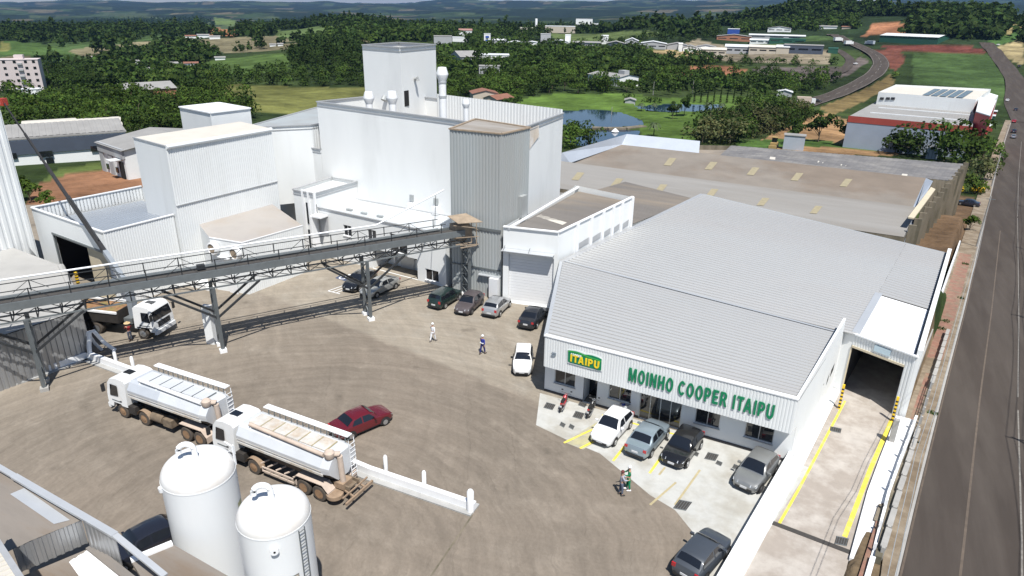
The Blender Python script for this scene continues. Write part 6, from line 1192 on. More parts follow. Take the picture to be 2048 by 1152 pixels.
for a, b in zip(w_p, w_p[1:]):
    for k in (-.13, .13):
        za, zb = 8.2-(a[1]-22)*.09, 8.2-(b[1]-22)*.09
        q.tube([(a[0]+k+.35, a[1], za), ((a[0]+b[0])/2+k+.35, (a[1]+b[1])/2, (za+zb)/2-.35), (b[0]+k+.35, b[1], zb)], .014, 4, cap=False)
tag(q.build("power_line", M['alu']), "thin paired wires along the near kerb of the avenue", "power line")
def npole(y, h, label):
    x = float(xk(y))-.35; z = float(zr(y)); o = empty("power_pole", (x, y, z), label, "power pole", "power poles along the avenue"); MB().tube([(x, y, z), (x, y, z+h)], [.15, .09], 8).build("pole", M['concrete'], o, True); MB().beam((x-.5, y, z+h-.5), (x+.7, y, z+h-.5), .08).build("crossarm", M['steel_paint'], o)
npole(128, 8.5, "slim pole on the near pavement beside the trees"); npole(205, 8.5, "slim lamp pole on the pavement by the red building"); npole(300, 8.5, "distant slim pole at the bend of the avenue")
p = vec(float(xw(46))+.6, 46.6, float(zr(46))); tag(MB().box((p[0], p[1], .6), (.34, .34, 2.6)).build("concrete_post", M['concrete']), "short square concrete post between hall corner and pavement", "post")
for px, py, lb in ((1794, 915, "upper dark gully cover in the dirt beside the wall"), (1755, 1040, "lower dark gully cover in the dirt beside the wall")):
    p = at(px, py, -.2); tag(MB().box((p[0], p[1], float(zr(p[1]))+.2), (.34, 1.7, .06), rz=-.12).build("gully_cover", M['concrete_old']), lb, "gully cover", "gully covers in the dirt strip")
# ---------------------------------------------------------------- old brown-roofed warehouses behind
mat('roof_low', (.17, .165, .16), .9, namp=.12, nscale=.4, stretch=(.2, 1, 1))
ob = empty("old_warehouse", (-8, 105, -5), "old warehouse complex with brown sheet roofs and concrete fins along its end wall", "warehouse")
zA, zB_, zC = 0.0, 1.0, 1.5
A0, A1, A2, A3 = at(1090, 373, zA), at(1808, 474, zA), at(1833, 414, zB_), at(1090, 318, zB_)
def onplane(px, py, p0, n_): d = ray(px, py); return vec(0, 0, CAMH)+d*(np.dot(p0-vec(0, 0, CAMH), n_)/np.dot(d, n_))
nA = nrm(np.cross(A1-A0, A2-A0)); A3 = onplane(1090, 318, A0, nA)
E0, E1 = at(1100, 468, -1.6), at(1420, 520, -1.6); MB().quad(E0, E1, at(1420, 423, -.5), at(1090, 374, -.5)).build("low_roof", M['roof_low'], ob)
MB().quad(A0, A1, A2, A3).build("front_roof", mat('roof_greybrown', (.255, .245, .23), .9, namp=.07, nscale=.4, stretch=(.15, 1, 1), col2=(.215, .2, .18), c2scale=.08), ob)
B0_, B1_, B2_, B3_ = at(1138, 327, .3), at(1826, 414, .3), at(1852, 356, zC), at(1222, 286, zC)
nB = nrm(np.cross(B1_-B0_, B2_-B0_)); B3_ = onplane(1222, 286, B0_, nB)
MB().quad(B0_, B1_, B2_, B3_).build("rear_roof", mat('roof_brown', (.21, .185, .157), .9, namp=.12, nscale=.4, stretch=(.6, .6, 1), col2=(.185, .15, .118), c2scale=.06, c2lo=.5, c2hi=.6), ob)
C0_, C1_, C2_, C3_ = at(1436, 314, .6), at(1902, 362, .4), at(1928, 328, -.6), at(1462, 291, -.6)
MB().corr(C0_, C1_, C2_, C3_, 1.0, .03, .6, out=(0, 0, 1)).build("dark_roof", mat('roof_darkgrey', (.15, .145, .145), .9, namp=.18, nscale=.5, col2=(.21, .2, .19), c2scale=.2), ob)
zb = -12
foot = [A0, A1, A2, B2_, C1_, C2_, C3_, B3_, A3]
q = MB()
for a, b in zip(foot, foot[1:]+foot[:1]): q.quad((a[0], a[1], zb), (b[0], b[1], zb), (b[0], b[1], b[2]-.05), (a[0], a[1], a[2]-.05))
q.build("wall", M['concrete_old'], ob)
MB().poly([A0+vec(0, 0, -.6), A1+vec(0, 0, -.6), B2_+vec(0, 0, -1.2), C2_+vec(0, 0, -1), C3_+vec(0, 0, -1), B3_+vec(0, 0, -1.2), A3+vec(0, 0, -3)]).build("roof_void", M['fibre_dark'], ob)
pw = [at(1095, 330, .6), at(1140, 326, .6), at(1222, 287, 1.5), at(1372, 303, 1.5), at(1398, 306, 1.5)]
pt = [at(1090, 312, 2.2), at(1125, 305, 2.6), at(1254, 268, 3.4), at(1400, 282, 3.4)]
MB().poly([pw[0], pw[1], pw[2], vec(*pt[2][:2], 1.5), pt[2], pt[1], pt[0]]).poly([pw[2], pw[4], at(1400, 282, 3.4), pt[2]]).build("blue_parapet", mat('sheet_bluegrey', (.42, .46, .52), .5, .1, namp=.05, nscale=.5), ob)
MB().quad(A1+vec(.05, 0, -.05), at(1830, 430, zA), A2+vec(.6, 0, .3), A2+vec(0, 0, 0)).quad(vec(*A1[:2], -2.5), at(1826, 478, -2.5), at(1832, 424, zB_+.4), A2).quad(B1_, at(1838, 415, .5), at(1866, 362, zC+.5), B2_).build("gable_sheet", M['sheet_bluegrey'], ob)
cnp = [at(1816, 434, 1.9), at(1828, 436, 1.9), at(1871, 378, 1.9), at(1862, 374, 1.9)]; MB().prism([P2(p) for p in cnp], 1.7, 1.9).build("end_canopy", M['door_beige'], ob)
f0_, f1_ = vec(4.9, 101, 0), vec(13.9, 158, 0)
for k in range(15):
    t = k/14; p = f0_+(f1_-f0_)*t; g = 1.2-1.0*t; MB().box((p[0], p[1], (zb+g)/2), (.9, .3, g-zb), rz=.1).build("fin", M['concrete_old'], ob)
mat('skylight_y', (.31, .27, .175), .7, namp=.15, nscale=2)
for P0, N_, L_ in ((A0, nA, ((1156, 353), (1234, 365), (1322, 377), (1424, 386), (1526, 404), (1632, 420))), (B0_, nB, ((1340, 324), (1422, 332), (1506, 343), (1594, 354), (1692, 366)))):
    for px, py in L_: c = [onplane(px+dx, py+dy, P0, N_)+N_*.06*(1 if N_[2] > 0 else -1) for dx, dy in ((-13, 7), (1, 8), (13, -7), (-1, -8))]; MB().quad(*c).build("skylight", M['skylight_y'], ob)
for px, py in ((1545, 317), (1641, 324), (1687, 330), (1816, 328), (1832, 343), (1809, 351)): c = [onplane(px+dx, py+dy, C0_, nrm(np.cross(C1_-C0_, C3_-C0_)))+vec(0, 0, .07) for dx, dy in ((-6, 2), (5, 3), (6, -2), (-5, -3))]; MB().quad(*c).build("roof_patch", M['cream_roof'], ob)

# ---------------------------------------------------------------- generic background house
mat('roof_white', (.62, .64, .65), .6, namp=.06, nscale=.3); mat('roof_grey', (.27, .265, .255), .8, namp=.12, nscale=.3); mat('roof_tile', (.22, .10, .065), .85, namp=.2, nscale=.5); mat('roof_pinkish', (.33, .18, .15), .85, namp=.15, nscale=.4); mat('wall_grey', (.36, .37, .38), .8, namp=.05, nscale=.3); mat('wall_darkblue', (.06, .075, .105), .6, namp=.08, nscale=.5); mat('wall_brick', (.36, .16, .095), .85, namp=.15, nscale=1); mat('wall_cream', (.48, .43, .35), .8, namp=.05, nscale=.3); mat('wall_pink', (.55, .48, .47), .8, namp=.05, nscale=.3); mat('red_sheet', (.42, .03, .03), .5, namp=.06, nscale=.3); mat('red_fascia', (.33, .06, .045), .6, namp=.08, nscale=.3); mat('green_dark', (.02, .09, .06), .6); mat('blue_pv', (.025, .03, .055), .15, coat=.5); mat('blue_paint', (.03, .08, .35), .5)
HPX = []
def house(name, x0, x1, yb, hpx, depth_m, label, cat, wall='white_wall', roof='roof_white', style='gable', yaw=None, win=0, base=None, overh=.5, winm='glass_dark', group=None):
    """background building: its front spans photo columns x0..x1 with its foot on row yb, hpx photo rows high"""
    HPX.append((x0, x1, yb, hpx)); c = on((x0+x1)/2, yb); D = depth(c); s = D/FPX; w_ = (x1-x0)*s; h = hpx*s/math.cos(R(10)); dr = nrm(vec(c[0], c[1])); rz = math.atan2(dr[1], dr[0])-math.pi/2 if yaw is None else R(yaw)
    ex = vec(math.cos(rz), math.sin(rz), 0); ey = vec(-math.sin(rz), math.cos(rz), 0); o = empty(name, c, label, cat, group); P = lambda u, v, z: c+ex*u+ey*v+vec(0, 0, z)
    he = h*.72 if style == 'gable' else (h*.8 if style == 'side' else h); q = MB(); b0 = -4 if base is None else base; W_, D_ = w_/2, depth_m
    corners = [P(-W_, 0, 0), P(W_, 0, 0), P(W_, D_, 0), P(-W_, D_, 0)]; q.prism([P2(p) for p in corners], c[2]+b0, c[2]+he, top=False)
    r = MB(); oh = overh
    if style == 'gable':      # ridge runs away from the viewer
        q.poly([P(-W_, 0, he), P(W_, 0, he), P(0, 0, h)]).poly([P(W_, D_, he), P(-W_, D_, he), P(0, D_, h)])
        for sg in (-1, 1): r.quad(P(sg*(W_+oh), -oh, he-.1), P(0, -oh, h+.12), P(0, D_+oh, h+.12), P(sg*(W_+oh), D_+oh, he-.1))
    elif style == 'side':     # ridge parallel to the front
        q.poly([P(-W_, 0, he), P(-W_, D_/2, h), P(-W_, D_, he)]).poly([P(W_, D_, he), P(W_, D_/2, h), P(W_, 0, he)])
        r.quad(P(-W_-oh, -oh, he-.1), P(W_+oh, -oh, he-.1), P(W_+oh, D_/2, h+.12), P(-W_-oh, D_/2, h+.12)).quad(P(-W_-oh, D_/2, h+.12), P(W_+oh, D_/2, h+.12), P(W_+oh, D_+oh, he-.1), P(-W_-oh, D_+oh, he-.1))
    else: r.prism([P2(P(-W_-.2, -.2, 0)), P2(P(W_+.2, -.2, 0)), P2(P(W_+.2, D_+.2, 0)), P2(P(-W_-.2, D_+.2, 0))], c[2]+he+.02, c[2]+he+.25)
    q.build("wall", M[wall], o); r.build("roof", M[roof], o)
    for k in range(win):
        u = -W_+(k+.5)*w_/win; MB().box(P(u, -.04, he*.55), (w_/win*.72, .12, he*.17), rz=rz).build("window", M[winm], o)
    return o, P, w_, he, rz
# left: dark-topped hall, grey gable hall, brick hall, apartments
o, P, w_, he, rz = house("dark_hall", 12, 246, 325, 50, 16, "long hall with dark blue upper band and white base by the red yard", "hall", 'white_wall', 'roof_grey', 'flat', yaw=None, base=-3)
MB().box(P(0, -.1, he*.70), (w_+.1, .3, he*.52), rz=rz).build("dark_band", M['wall_darkblue'], o)
for u, z, a in ((-.38, .42, 2.6), (-.12, .40, 2.2), (.28, .45, 2.8), (-.1, .14, 1.1), (.3, .18, 1.1)): MB().box(P(u*w_, -.28, he*z), (a, .1, 1.0), rz=rz).build("window", M['glass_dark'], o)
MB().corr(P(-w_/2, .4, he+.3), P(w_/2, .4, he+.3), P(w_/2, 8, he+1.5), P(-w_/2, 8, he+1.5), 1, .05, .5, out=(0, 0, 1)).build("roof_slope", M['roof_grey'], o)
house("white_hall", 62, 150, 272, 22, 14, "low hall with pale pitched roof behind the dark-topped hall", "hall", 'wall_grey', 'cream_roof', 'side'); house("white_hall", 165, 240, 272, 26, 14, "second pale-roofed hall at the right end of the dark-topped hall", "hall", 'wall_grey', 'cream_roof', 'side')
o, P, w_, he, rz = house("grey_gable_hall", 172, 292, 350, 72, 18, "hall striped grey and white with an open dark doorway behind the red yard", "hall", 'white_wall', 'roof_grey', 'side', yaw=-12, base=-3)
MB().box(P(0, -.12, he*.86), (w_+.2, .35, he*.32), rz=rz).build("fascia", M['wall_grey'], o)
for u in (-.42, -.05): MB().box(P(u*w_, -.08, he*.36), (w_*.16, .25, he*.72), rz=rz).build("sheet_panel", M['wall_grey'], o)
MB().box(P(w_*.36, -.1, he*.28), (w_*.14, .3, he*.56), rz=rz).build("doorway", M['dark_void'], o); MB().box(P(w_*.3, -.9, he*.64), (w_*.2, 1.8, .1), rz=rz).build("canopy", M['roof_white'], o)
for u in (-.25, .13): MB().box(P(u*w_, -.08, he*.22), (w_*.08, .2, .9), rz=rz).build("window", M['glass_dark'], o)
o, P, w_, he, rz = house("brick_hall", 205, 282, 203, 34, 20, "open-fronted brick hall with grey gable roof amid the left trees", "hall", 'wall_brick', 'roof_grey', 'gable', yaw=-20)
for u in (-.3, .05, .3): MB().box(P(u*w_, -.1, he*.5), (.4, .3, he), rz=rz).build("pilaster", M['wall_cream'], o)
MB().box(P(-.1*w_, -.12, he*.55), (w_*.25, .2, he*.4), rz=rz).build("opening", M['green_dark'], o)
house("white_shed", 322, 340, 194, 12, 5, "tiny white box shed right of the brick hall", "shed", 'white_wall', 'roof_white', 'flat')
ab, P, w_, he, rz = house("apartment_block", -24, 80, 182, 58, 9, "pinkish five-storey apartment block at the left edge", "apartment block", 'wall_pink', 'wall_pink', 'flat', yaw=52)
for fl in range(5):
    for u in (-.42, -.25, -.05, .12, .3, .43): MB().box(P(u*w_, -.05, he*(.1+.2*fl)+.6), (1.3, .15, 1.2), rz=rz).build("window", M['glass_dark'], ab)
    MB().box(P(.2*w_, -.5, he*(.08+.2*fl)), (2.2, 1.0, .8), rz=rz).build("balcony", M['wall_grey'], ab)
MB().box(P(.17*w_, 6, he+1), (4, 4, 2.2), rz=rz).build("roof_house", M['wall_pink'], ab)
house("white_house", 40, 82, 190, 10, 6, "low white house at the foot of the apartment block", "house", 'white_wall', 'roof_white', 'flat')
for x0, x1, yb, hp_, lb in ((372, 392, 78, 7, "white house with red roof left on the orange slope"), (396, 418, 76, 7, "white house middle on the orange slope"), (420, 440, 78, 6, "small grey-roofed house right on the orange slope"), (186, 198, 119, 6, "tiny white house below the left field"), (265, 282, 128, 7, "small white house among trees left of the centre field"), (290, 306, 143, 7, "small bluish house among trees"), (336, 362, 134, 9, "white-walled house left of the green field"), (370, 396, 134, 9, "white cottage at the edge of the green field"), (431, 450, 120, 6, "grey barn on the green field edge"), (540, 552, 93, 5, "tiny white house high among the trees"), (556, 566, 92, 5, "tiny white house next to another high among the trees")):
    house("farm_house", x0, x1, yb, hp_, 9, lb, "house", 'white_wall', 'roof_tile' if 'red' in lb or 'cottage' in lb else 'roof_grey', 'side', group="small houses in the valley")
# centre: houses by the lake and campus
house("tiled_house", 920, 966, 206, 26, 12, "brown tiled house roof half hidden behind the mill", "house", 'wall_cream', 'roof_tile', 'side', yaw=-50); house("tiled_house", 962, 998, 214, 22, 12, "lower brown tiled roof beside the first tiled house", "house", 'wall_cream', 'roof_tile', 'gable', yaw=-10)
o, P, w_, he, rz = house("campus_hall", 1160, 1250, 168, 20, 16, "white low hall with pale grey roof among trees by the lake", "hall", 'white_wall', 'roof_grey', 'side', yaw=-26); MB().box(P(w_*.3, 9, he+1.5), (5, 4, 3.5), rz=rz).build("roof_house", M['wall_grey'], o)
house("grey_villa", 878, 944, 136, 32, 14, "grey gabled villa with white front right of the tower", "house", 'wall_grey', 'roof_grey', 'gable', yaw=-38, win=2); house("campus_block", 955, 1018, 134, 22, 16, "stepped white campus block with flat terraces", "building", 'white_wall', 'roof_white', 'flat', win=4); house("campus_block", 958, 1000, 148, 14, 10, "lower grey terrace wing of the campus block", "building", 'wall_grey', 'roof_grey', 'flat', win=3)
o, P, w_, he, rz = house("church_tower", 968, 981, 98, 28, 6, "slender white and blue tower in the town", "tower", 'white_wall', 'roof_white', 'flat')
for k in range(3): MB().box(P(0, -.08, he*(.3+.25*k)), (w_*.55, .2, he*.14), rz=rz).build("blue_panel", M['blue_paint'], o)
TOWN = [(868, 904, 88, 14, 'wall_grey', 'roof_grey', 'flat', "grey long block just right of the head tower"), (905, 934, 84, 8, 'white_wall', 'roof_white', 'flat', "white low block beside the grey long block"), (918, 944, 72, 13, 'white_wall', 'roof_pinkish', 'side', "pink-roofed white hall beyond the town trees"), (985, 1012, 88, 9, 'wall_grey', 'roof_white', 'side', "pale-roofed hall right of the blue and white tower"), (1016, 1046, 92, 9, 'white_wall', 'roof_white', 'gable', "small white gabled hall in the town row"), (1048, 1080, 92, 8, 'white_wall', 'roof_white', 'gable', "white hall left of the grey box tower"), (1081, 1101, 86, 16, 'wall_grey', 'wall_grey', 'flat', "grey box tower in the town row"), (1104, 1136, 90, 9, 'white_wall', 'roof_white', 'gable', "bright white gabled hall before the slim water tower"), (1130, 1141, 86, 14, 'white_wall', 'white_wall', 'flat', "small white box tower left of the middle"), (1146, 1200, 92, 8, 'wall_grey', 'roof_grey', 'side', "long low grey hall in the town row"), (1202, 1216, 88, 15, 'white_wall', 'white_wall', 'flat', "white box tower beside the open dark hall"), (1212, 1250, 98, 14, 'wall_darkblue', 'roof_grey', 'gable', "open dark-fronted hall with white gable"), (1250, 1276, 96, 18, 'wall_grey', 'roof_white', 'gable', "tall pale hall right of the dark-fronted hall"), (1278, 1332, 98, 14, 'wall_grey', 'roof_white', 'gable', "wide pale blue hall with white roof"), (1334, 1372, 100, 13, 'wall_grey', 'roof_grey', 'gable', "grey gabled hall right of the pale blue one"), (1356, 1364, 103, 14, 'white_wall', 'white_wall', 'flat', "thin white tower block by the blue door hall"), (1366, 1392, 104, 12, 'white_wall', 'roof_grey', 'gable', "white hall with a blue gate"), (1392, 1430, 103, 12, 'white_wall', 'roof_grey', 'gable', "white hall with two arches"),
        (1402, 1450, 112, 15, 'wall_cream', 'cream_roof', 'side', "cream ribbed hall at the left end of the long factory"), (1450, 1498, 108, 17, 'wall_grey', 'roof_white', 'side', "pale grey middle factory hall"), (1498, 1552, 108, 16, 'wall_cream', 'cream_roof', 'side', "wide tan-roofed factory hall"), (1552, 1576, 108, 16, 'wall_cream', 'roof_white', 'side', "narrow pale factory hall"), (1568, 1642, 108, 16, 'wall_darkblue', 'roof_grey', 'flat', "dark-fronted factory with white base at the right end"), (1500, 1542, 88, 9, 'white_wall', 'roof_white', 'side', "white roofed hall behind the factory row"), (1540, 1608, 86, 7, 'green_dark', 'green_dark', 'flat', "long dark green roofed hall"), (1434, 1500, 82, 12, 'wall_brick', 'roof_grey', 'gable', "low brown gabled barn hall"), (1500, 1606, 78, 8, 'wall_grey', 'roof_white', 'side', "long pale hall in the rear row"), (1536, 1580, 64, 10, 'white_wall', 'roof_grey', 'gable', "white house with grey gables below the pine hill"), (1455, 1478, 68, 9, 'blue_paint', 'roof_white', 'flat', "small blue and white building below the pine hill"), (1640, 1672, 58, 6, 'white_wall', 'roof_grey', 'side', "pale house under the pine hill right"), (1684, 1700, 58, 5, 'wall_cream', 'roof_tile', 'side', "tiny tan house under the pine hill"), (1656, 1674, 107, 9, 'green_dark', 'green_dark', 'flat', "green billboard-like wall by the highway")]
for x0, x1, yb, hp_, wm, rm, stl, lb in TOWN: house("town_hall" if 'hall' in lb else "town_building", x0, x1, yb, hp_, 18, lb, "hall" if 'hall' in lb else "building", wm, rm, stl, win=3 if (x1-x0) > 40 else 0, group="halls of the town beyond the lake")
o, P, w_, he, rz = house("white_factory", 1151, 1184, 60, 20, 25, "big white box factory on the far side of the town", "factory", 'white_wall', 'roof_white', 'flat', win=0); house("factory_annex", 1090, 1150, 66, 12, 25, "cream low annex left of the big white factory", "factory", 'wall_cream', 'roof_white', 'flat'); house("factory_annex", 1040, 1066, 68, 11, 20, "cream hall left of the slim white silo", "factory", 'wall_cream', 'cream_roof', 'flat'); house("factory_annex", 1184, 1196, 60, 12, 20, "small white wing right of the big white factory", "factory", 'white_wall', 'roof_white', 'flat')
c = on(1072, 64); s = depth(c)/FPX; tag(MB().lathe(c, [(2.4*s, -2), (2.4*s, 24*s), (2.2*s, 25*s)], 14).build("water_tower", M['white_paint'], smooth=True), "slim white water tower left of the big white factory", "tower")
# picnic roofs by the lake, poles
house("lake_shelter", 1250, 1270, 207, 9, 6, "grey gabled lake shelter among trees", "shelter", 'wall_grey', 'roof_grey', 'gable'); house("lake_shelter", 1554, 1582, 194, 13, 9, "pale blue roofed building amid trees near the highway", "building", 'wall_grey', 'roof_white', 'gable')
for px, py, h, lb in ((1306, 190, 26, "left pale lamp pole by the lake"), (1385, 186, 24, "right pale lamp pole by the cypress row"), (1223, 232, 18, "thin dark lamp pole at the lake shore"), (1896, 62, 16, "thin pole at the far wood edge"), (1540, 60, 18, "pole near the white house below the pine hill")):
    c = on(px, py); s = depth(c)/FPX; tag(MB().tube([c-vec(0, 0, .5), c+vec(0, 0, h*s)], [.16, .1], 6).build("lamp_pole", M['concrete'], smooth=True), lb, "lamp pole", "thin poles in the landscape")
c = on(1230, 267); b_ = MB().lathe((c[0], c[1], LZ), [(.8, 0), (1.5, .25), (1.2, .55), (.4, 1.3), (.1, 1.5)], 14).build("pedal_boat", M['white_paint'], smooth=True); tag(b_, "small white pedal boat on the lower lake", "boat")
dm_ = MB(); Q = [on(x, y) for x, y in ((1184, 256), (1215, 258), (1250, 257), (1288, 253))]
for a, b in zip(Q, Q[1:]): dm_.beam((a[0], a[1], LZ+.2), (b[0], b[1], LZ+.2), 3.2, 1.0)
struct("dam", dm_, M['concrete_old'])
# red supermarket
zs = -13.0
sm = empty("red_market", at(1840, 250, zs), "large white and red market building with rooftop solar panels beside the avenue", "market building")
def pz(px, py, z): return at(px, py, z)
H1, H2 = -6.2, -1.6
f0_, f1_ = pz(1697, 233, H1), pz(1945, 255, H1); e0_, e1_ = pz(1753, 203, H1), pz(1950, 218, H1)
MB().prism([P2(f0_), P2(f1_), P2(e1_), P2(e0_)], -18, H1-.1, top=False).build("wall", mat('sheet_market', (.30, .35, .43), .5, namp=.05, nscale=.3), sm)
MB().corr(f0_, f1_, e1_, e0_, 1, .05, .6, out=(0, 0, 1)).build("roof", M['roof_grey'], sm)
for a, b in ((.28, .30), (.60, .62), (.9, .92)):
    L0, L1 = f0_+(e0_-f0_)*a, f1_+(e1_-f1_)*a; MB().beam(L0+(L1-L0)*.12+vec(0, 0, .15), L0+(L1-L0)*.97+vec(0, 0, .15), .9, .25).build("roof_strip", M['roof_white'], sm)
dn = nrm(vec(f1_[0]-f0_[0], f1_[1]-f0_[1])); nn_ = vec(dn[1], -dn[0], 0)
MB().quad(f0_+nn_*.1+vec(0, 0, -1.8), f1_+nn_*.1+vec(0, 0, -1.8), f1_+nn_*.1+vec(0, 0, .3), f0_+nn_*.1+vec(0, 0, .3)).build("red_fascia", M['red_fascia'], sm)
tq = [pz(1944, 252, H1-1), pz(1972, 262, H1-1), pz(1986, 226, H1-1), pz(1952, 219, H1-1)]; MB().prism([P2(p) for p in tq], -16, H1+3.4).build("red_pylon", M['red_sheet'], sm)
MB().prism([P2(p) for p in tq], H1+3.42, H1+3.7).build("pylon_top", M['roof_white'], sm)
u0_, u1_, u2_, u3_ = pz(1757, 184, H2), pz(1952, 199, H2), pz(1982, 178, H2), pz(1792, 169, H2)
MB().prism([P2(u0_), P2(u1_), P2(u2_), P2(u3_)], -18, H2, top=False).build("upper_wall", M['white_sheet'], sm); MB().poly([p+vec(0, 0, -.7) for p in (u0_, u1_, u2_, u3_)]).build("upper_roof", M['cream_roof'], sm)
for k in range(5):
    a = .44+k*.085; L0, L1 = u0_+(u1_-u0_)*a, u3_+(u2_-u3_)*a; L2, L3 = u3_+(u2_-u3_)*(a+.068), u0_+(u1_-u0_)*(a+.068); MB().quad(*[p+vec(0, 0, -.4) for p in (L0+(L1-L0)*.15, L3+(L2-L3)*.15, L3+(L2-L3)*.85, L0+(L1-L0)*.85)]).build("solar_panel", M['blue_pv'], sm)
for px in (1764, 1776, 1786): p = onpl(px, 197, u0_, u1_); MB().box((p[0], p[1]-.1, p[2]), (1.3, .3, .9), rz=math.atan2(dn[1], dn[0])).build("window", M['glass_dark'], sm)
wq = [pz(1952, 205, -6), pz(1980, 214, -6), pz(1994, 200, -6), pz(1970, 192, -6)]; MB().prism([P2(p) for p in wq], -16, -4.2).build("side_wing", M['white_wall'], sm)
for px, py, hp_, wm, lb in ((1970, 262, 9, 'red_fascia', "small red kiosk with white roof below the market"), (1974, 240, 8, 'green_dark', "small green kiosk beside the market"), (1978, 230, 7, 'red_fascia', "small brick red kiosk by the market wing")): house("kiosk", px-10, px+12, py, hp_, 5, lb, "kiosk", wm, 'roof_white', 'flat', group="kiosks along the market's side")
o, P, w_, he, rz = house("white_roof_hall", 1760, 1868, 88, 18, 30, "long hall with white roof beside the red field", "hall", 'green_dark', 'roof_white', 'side', yaw=-18)
# containers, loader, cars and yellow machines in the rear lot
o, P, w_, he, rz = house("grey_cabin", 1566, 1605, 300, 27, 4, "pale blue ribbed cabin standing behind the old warehouse", "cabin", 'sheet_bluegrey', 'roof_grey', 'flat', base=-8)
o, P, w_, he, rz = house("container", 1852, 1872, 318, 20, 5, "grey blue shipping container under the spreading trees", "container", 'sheet_bluegrey', 'wall_grey', 'flat'); 
for k in (-1, 0, 1): MB().beam(P(k*w_*.3, -.08, .2), P(k*w_*.3, -.08, he-.1), .1).build("door_bar", M['steel_paint'], o)
def loader(px, py):
    c = on(px, py); o = empty("loader", c, "yellow wheel loader parked behind the old warehouse", "loader"); y = mat('loader_tan', (.38, .26, .10), .7, namp=.15, nscale=2)
    MB().box(c+vec(0, 0, 1.3), (2.0, 3.4, 1.2)).build("body", y, o); MB().box(c+vec(0, .3, 2.6), (1.6, 1.6, 1.6)).build("cab", M['glass_dark'], o); MB().box(c+vec(0, .3, 3.5), (1.8, 1.8, .15)).build("cab_roof", y, o)
    for sx in (-1, 1):
        for sy in (-1, 1): MB().tube([c+vec(sx*.8, sy*1.2, .7), c+vec(sx*1.2, sy*1.2, .7)], .7, 14).build("wheel", M['tyre'], o, True)
    MB().box(c+vec(0, -2.6, .7), (2.4, .8, 1.0)).build("bucket", y, o)
loader(1547, 296)
for px, py, lb in ((1919, 385, "left yellow drum machine under the tree"), (1946, 384, "narrow yellow machine in the middle of the three"), (1961, 386, "right yellow machine nearest the wall")):
    c = on(px, py); o = empty("yellow_machine", c, lb, "machine", "yellow machines in the rear lot"); MB().lathe(c+vec(0, 0, .2), [(.5, 0), (.75, .3), (.75, 1.0), (.35, 1.5)], 14).build("drum", M['hazard_yellow'], o, True); MB().beam(c+vec(-.8, 0, .3), c+vec(.8, 0, .3), .2).build("frame", M['steel_dark'], o); MB().tube([c+vec(.6, -.2, .3), c+vec(.6, .2, .3)], .3, 10).build("wheel", M['tyre'], o)
def fcar(px, py, dx, col, label, kind='hatch', L_=1.0):
    c = on(px, py); s = depth(c)/FPX; h = 2.0/s; n0 = len(bpy.data.objects); q = on(px+dx[0], py+dx[1]); d_ = nrm((q-c)[:2]); a, b = c[:2]+d_*2, c[:2]-d_*2
    return c, math.atan2(d_[1], d_[0])
_protos = {}
def far_car(px, py, ang, col, label, zoff=.1):
    p = on(px, py); key = col[0]
    if key not in _protos:
        o = car(label, 'sedan', col, (1300, 700), (1340, 700), "cars and trucks on the roads"); _protos[key] = o
    else: o = copy_tree(_protos[key]); o["label"] = label
    z = p[2]
    if abs(p[0]-(float(xk(p[1]))+5)) < 9 and p[1] < 400: z = float(zr(p[1]))
    o.location = (p[0], p[1], z+zoff); o.rotation_euler = (0, 0, R(ang)); return o
for px, py, ang, col, lb, zo in ((2031, 222, 80, ('car_navy2', (.02, .025, .04)), "dark blue car on the avenue beside the market wing", .1), (2027, 246, 80, ('car_red2', (.4, .03, .04)), "red car on the avenue beside the market", .1), (2027, 266, 80, ('car_navy2', (.02, .025, .04)), "dark car on the avenue, upper of two close together", .1), (2026, 277, 80, ('car_grey2', (.2, .22, .25)), "grey car on the avenue, lower of two close together", .1), (1791, 302, 160, ('car_grey3', (.45, .46, .47)), "silver car parked at the rear lot edge under trees", .1), (1935, 412, 170, ('car_navy2', (.02, .025, .04)), "dark car parked on the rear lot by the street wall", .15), (1634, 206, 15, ('car_black4', (.02, .02, .02)), "black car on the highway's lower stretch", .55), (1711, 130, 60, ('car_white3', (.7, .7, .7)), "white car on the service road beside the highway", .4), (2038, 135, 70, ('car_black4', (.02, .02, .02)), "black car far up the avenue", .4), (2014, 203, 80, ('car_white3', (.7, .7, .7)), "white van-like car parked at the roadside past the market", .15), (1996, 92, 60, ('car_white3', (.7, .7, .7)), "white car at the far bend of the avenue", .4)): far_car(px, py, ang, col, lb, zo)
def box_truck(px, py, ang, label, m='truck_white', zo=.5):
    p = on(px, py)+vec(0, 0, zo); o = empty("lorry", p, label, "lorry", "cars and trucks on the roads", R(ang)); o.rotation_euler = (0, 0, 0); a = R(ang); u = vec(math.cos(a), math.sin(a), 0); MB().box(p+vec(0, 0, 2.2)-u*1.5, (7, 2.5, 2.8), rz=a).build("cargo_box", M[m], o); MB().box(p+u*3.2+vec(0, 0, 1.7), (2, 2.4, 2.3), rz=a).build("cab", M['truck_white'], o)
    for t in (3, -.5, -3.5): MB().tube([p+u*t+vec(u[1], -u[0], 0)*1.25+vec(0, 0, .5), p+u*t-vec(u[1], -u[0], 0)*1.25+vec(0, 0, .5)], .5, 10).build("wheel", M['tyre'], o)
box_truck(1676, 84, 50, "white lorry first on the highway beyond the bend"); box_truck(1697, 91, 50, "white lorry second on the highway nearer the bend"); box_truck(1738, 90, 140, "blue and white lorry parked on the forecourt by the red field", 'sheet_bluegrey', .2); box_truck(1612, 210, 15, "pale truck at the lower end of the highway", 'dust_pale', .55)
mk = MB(); 
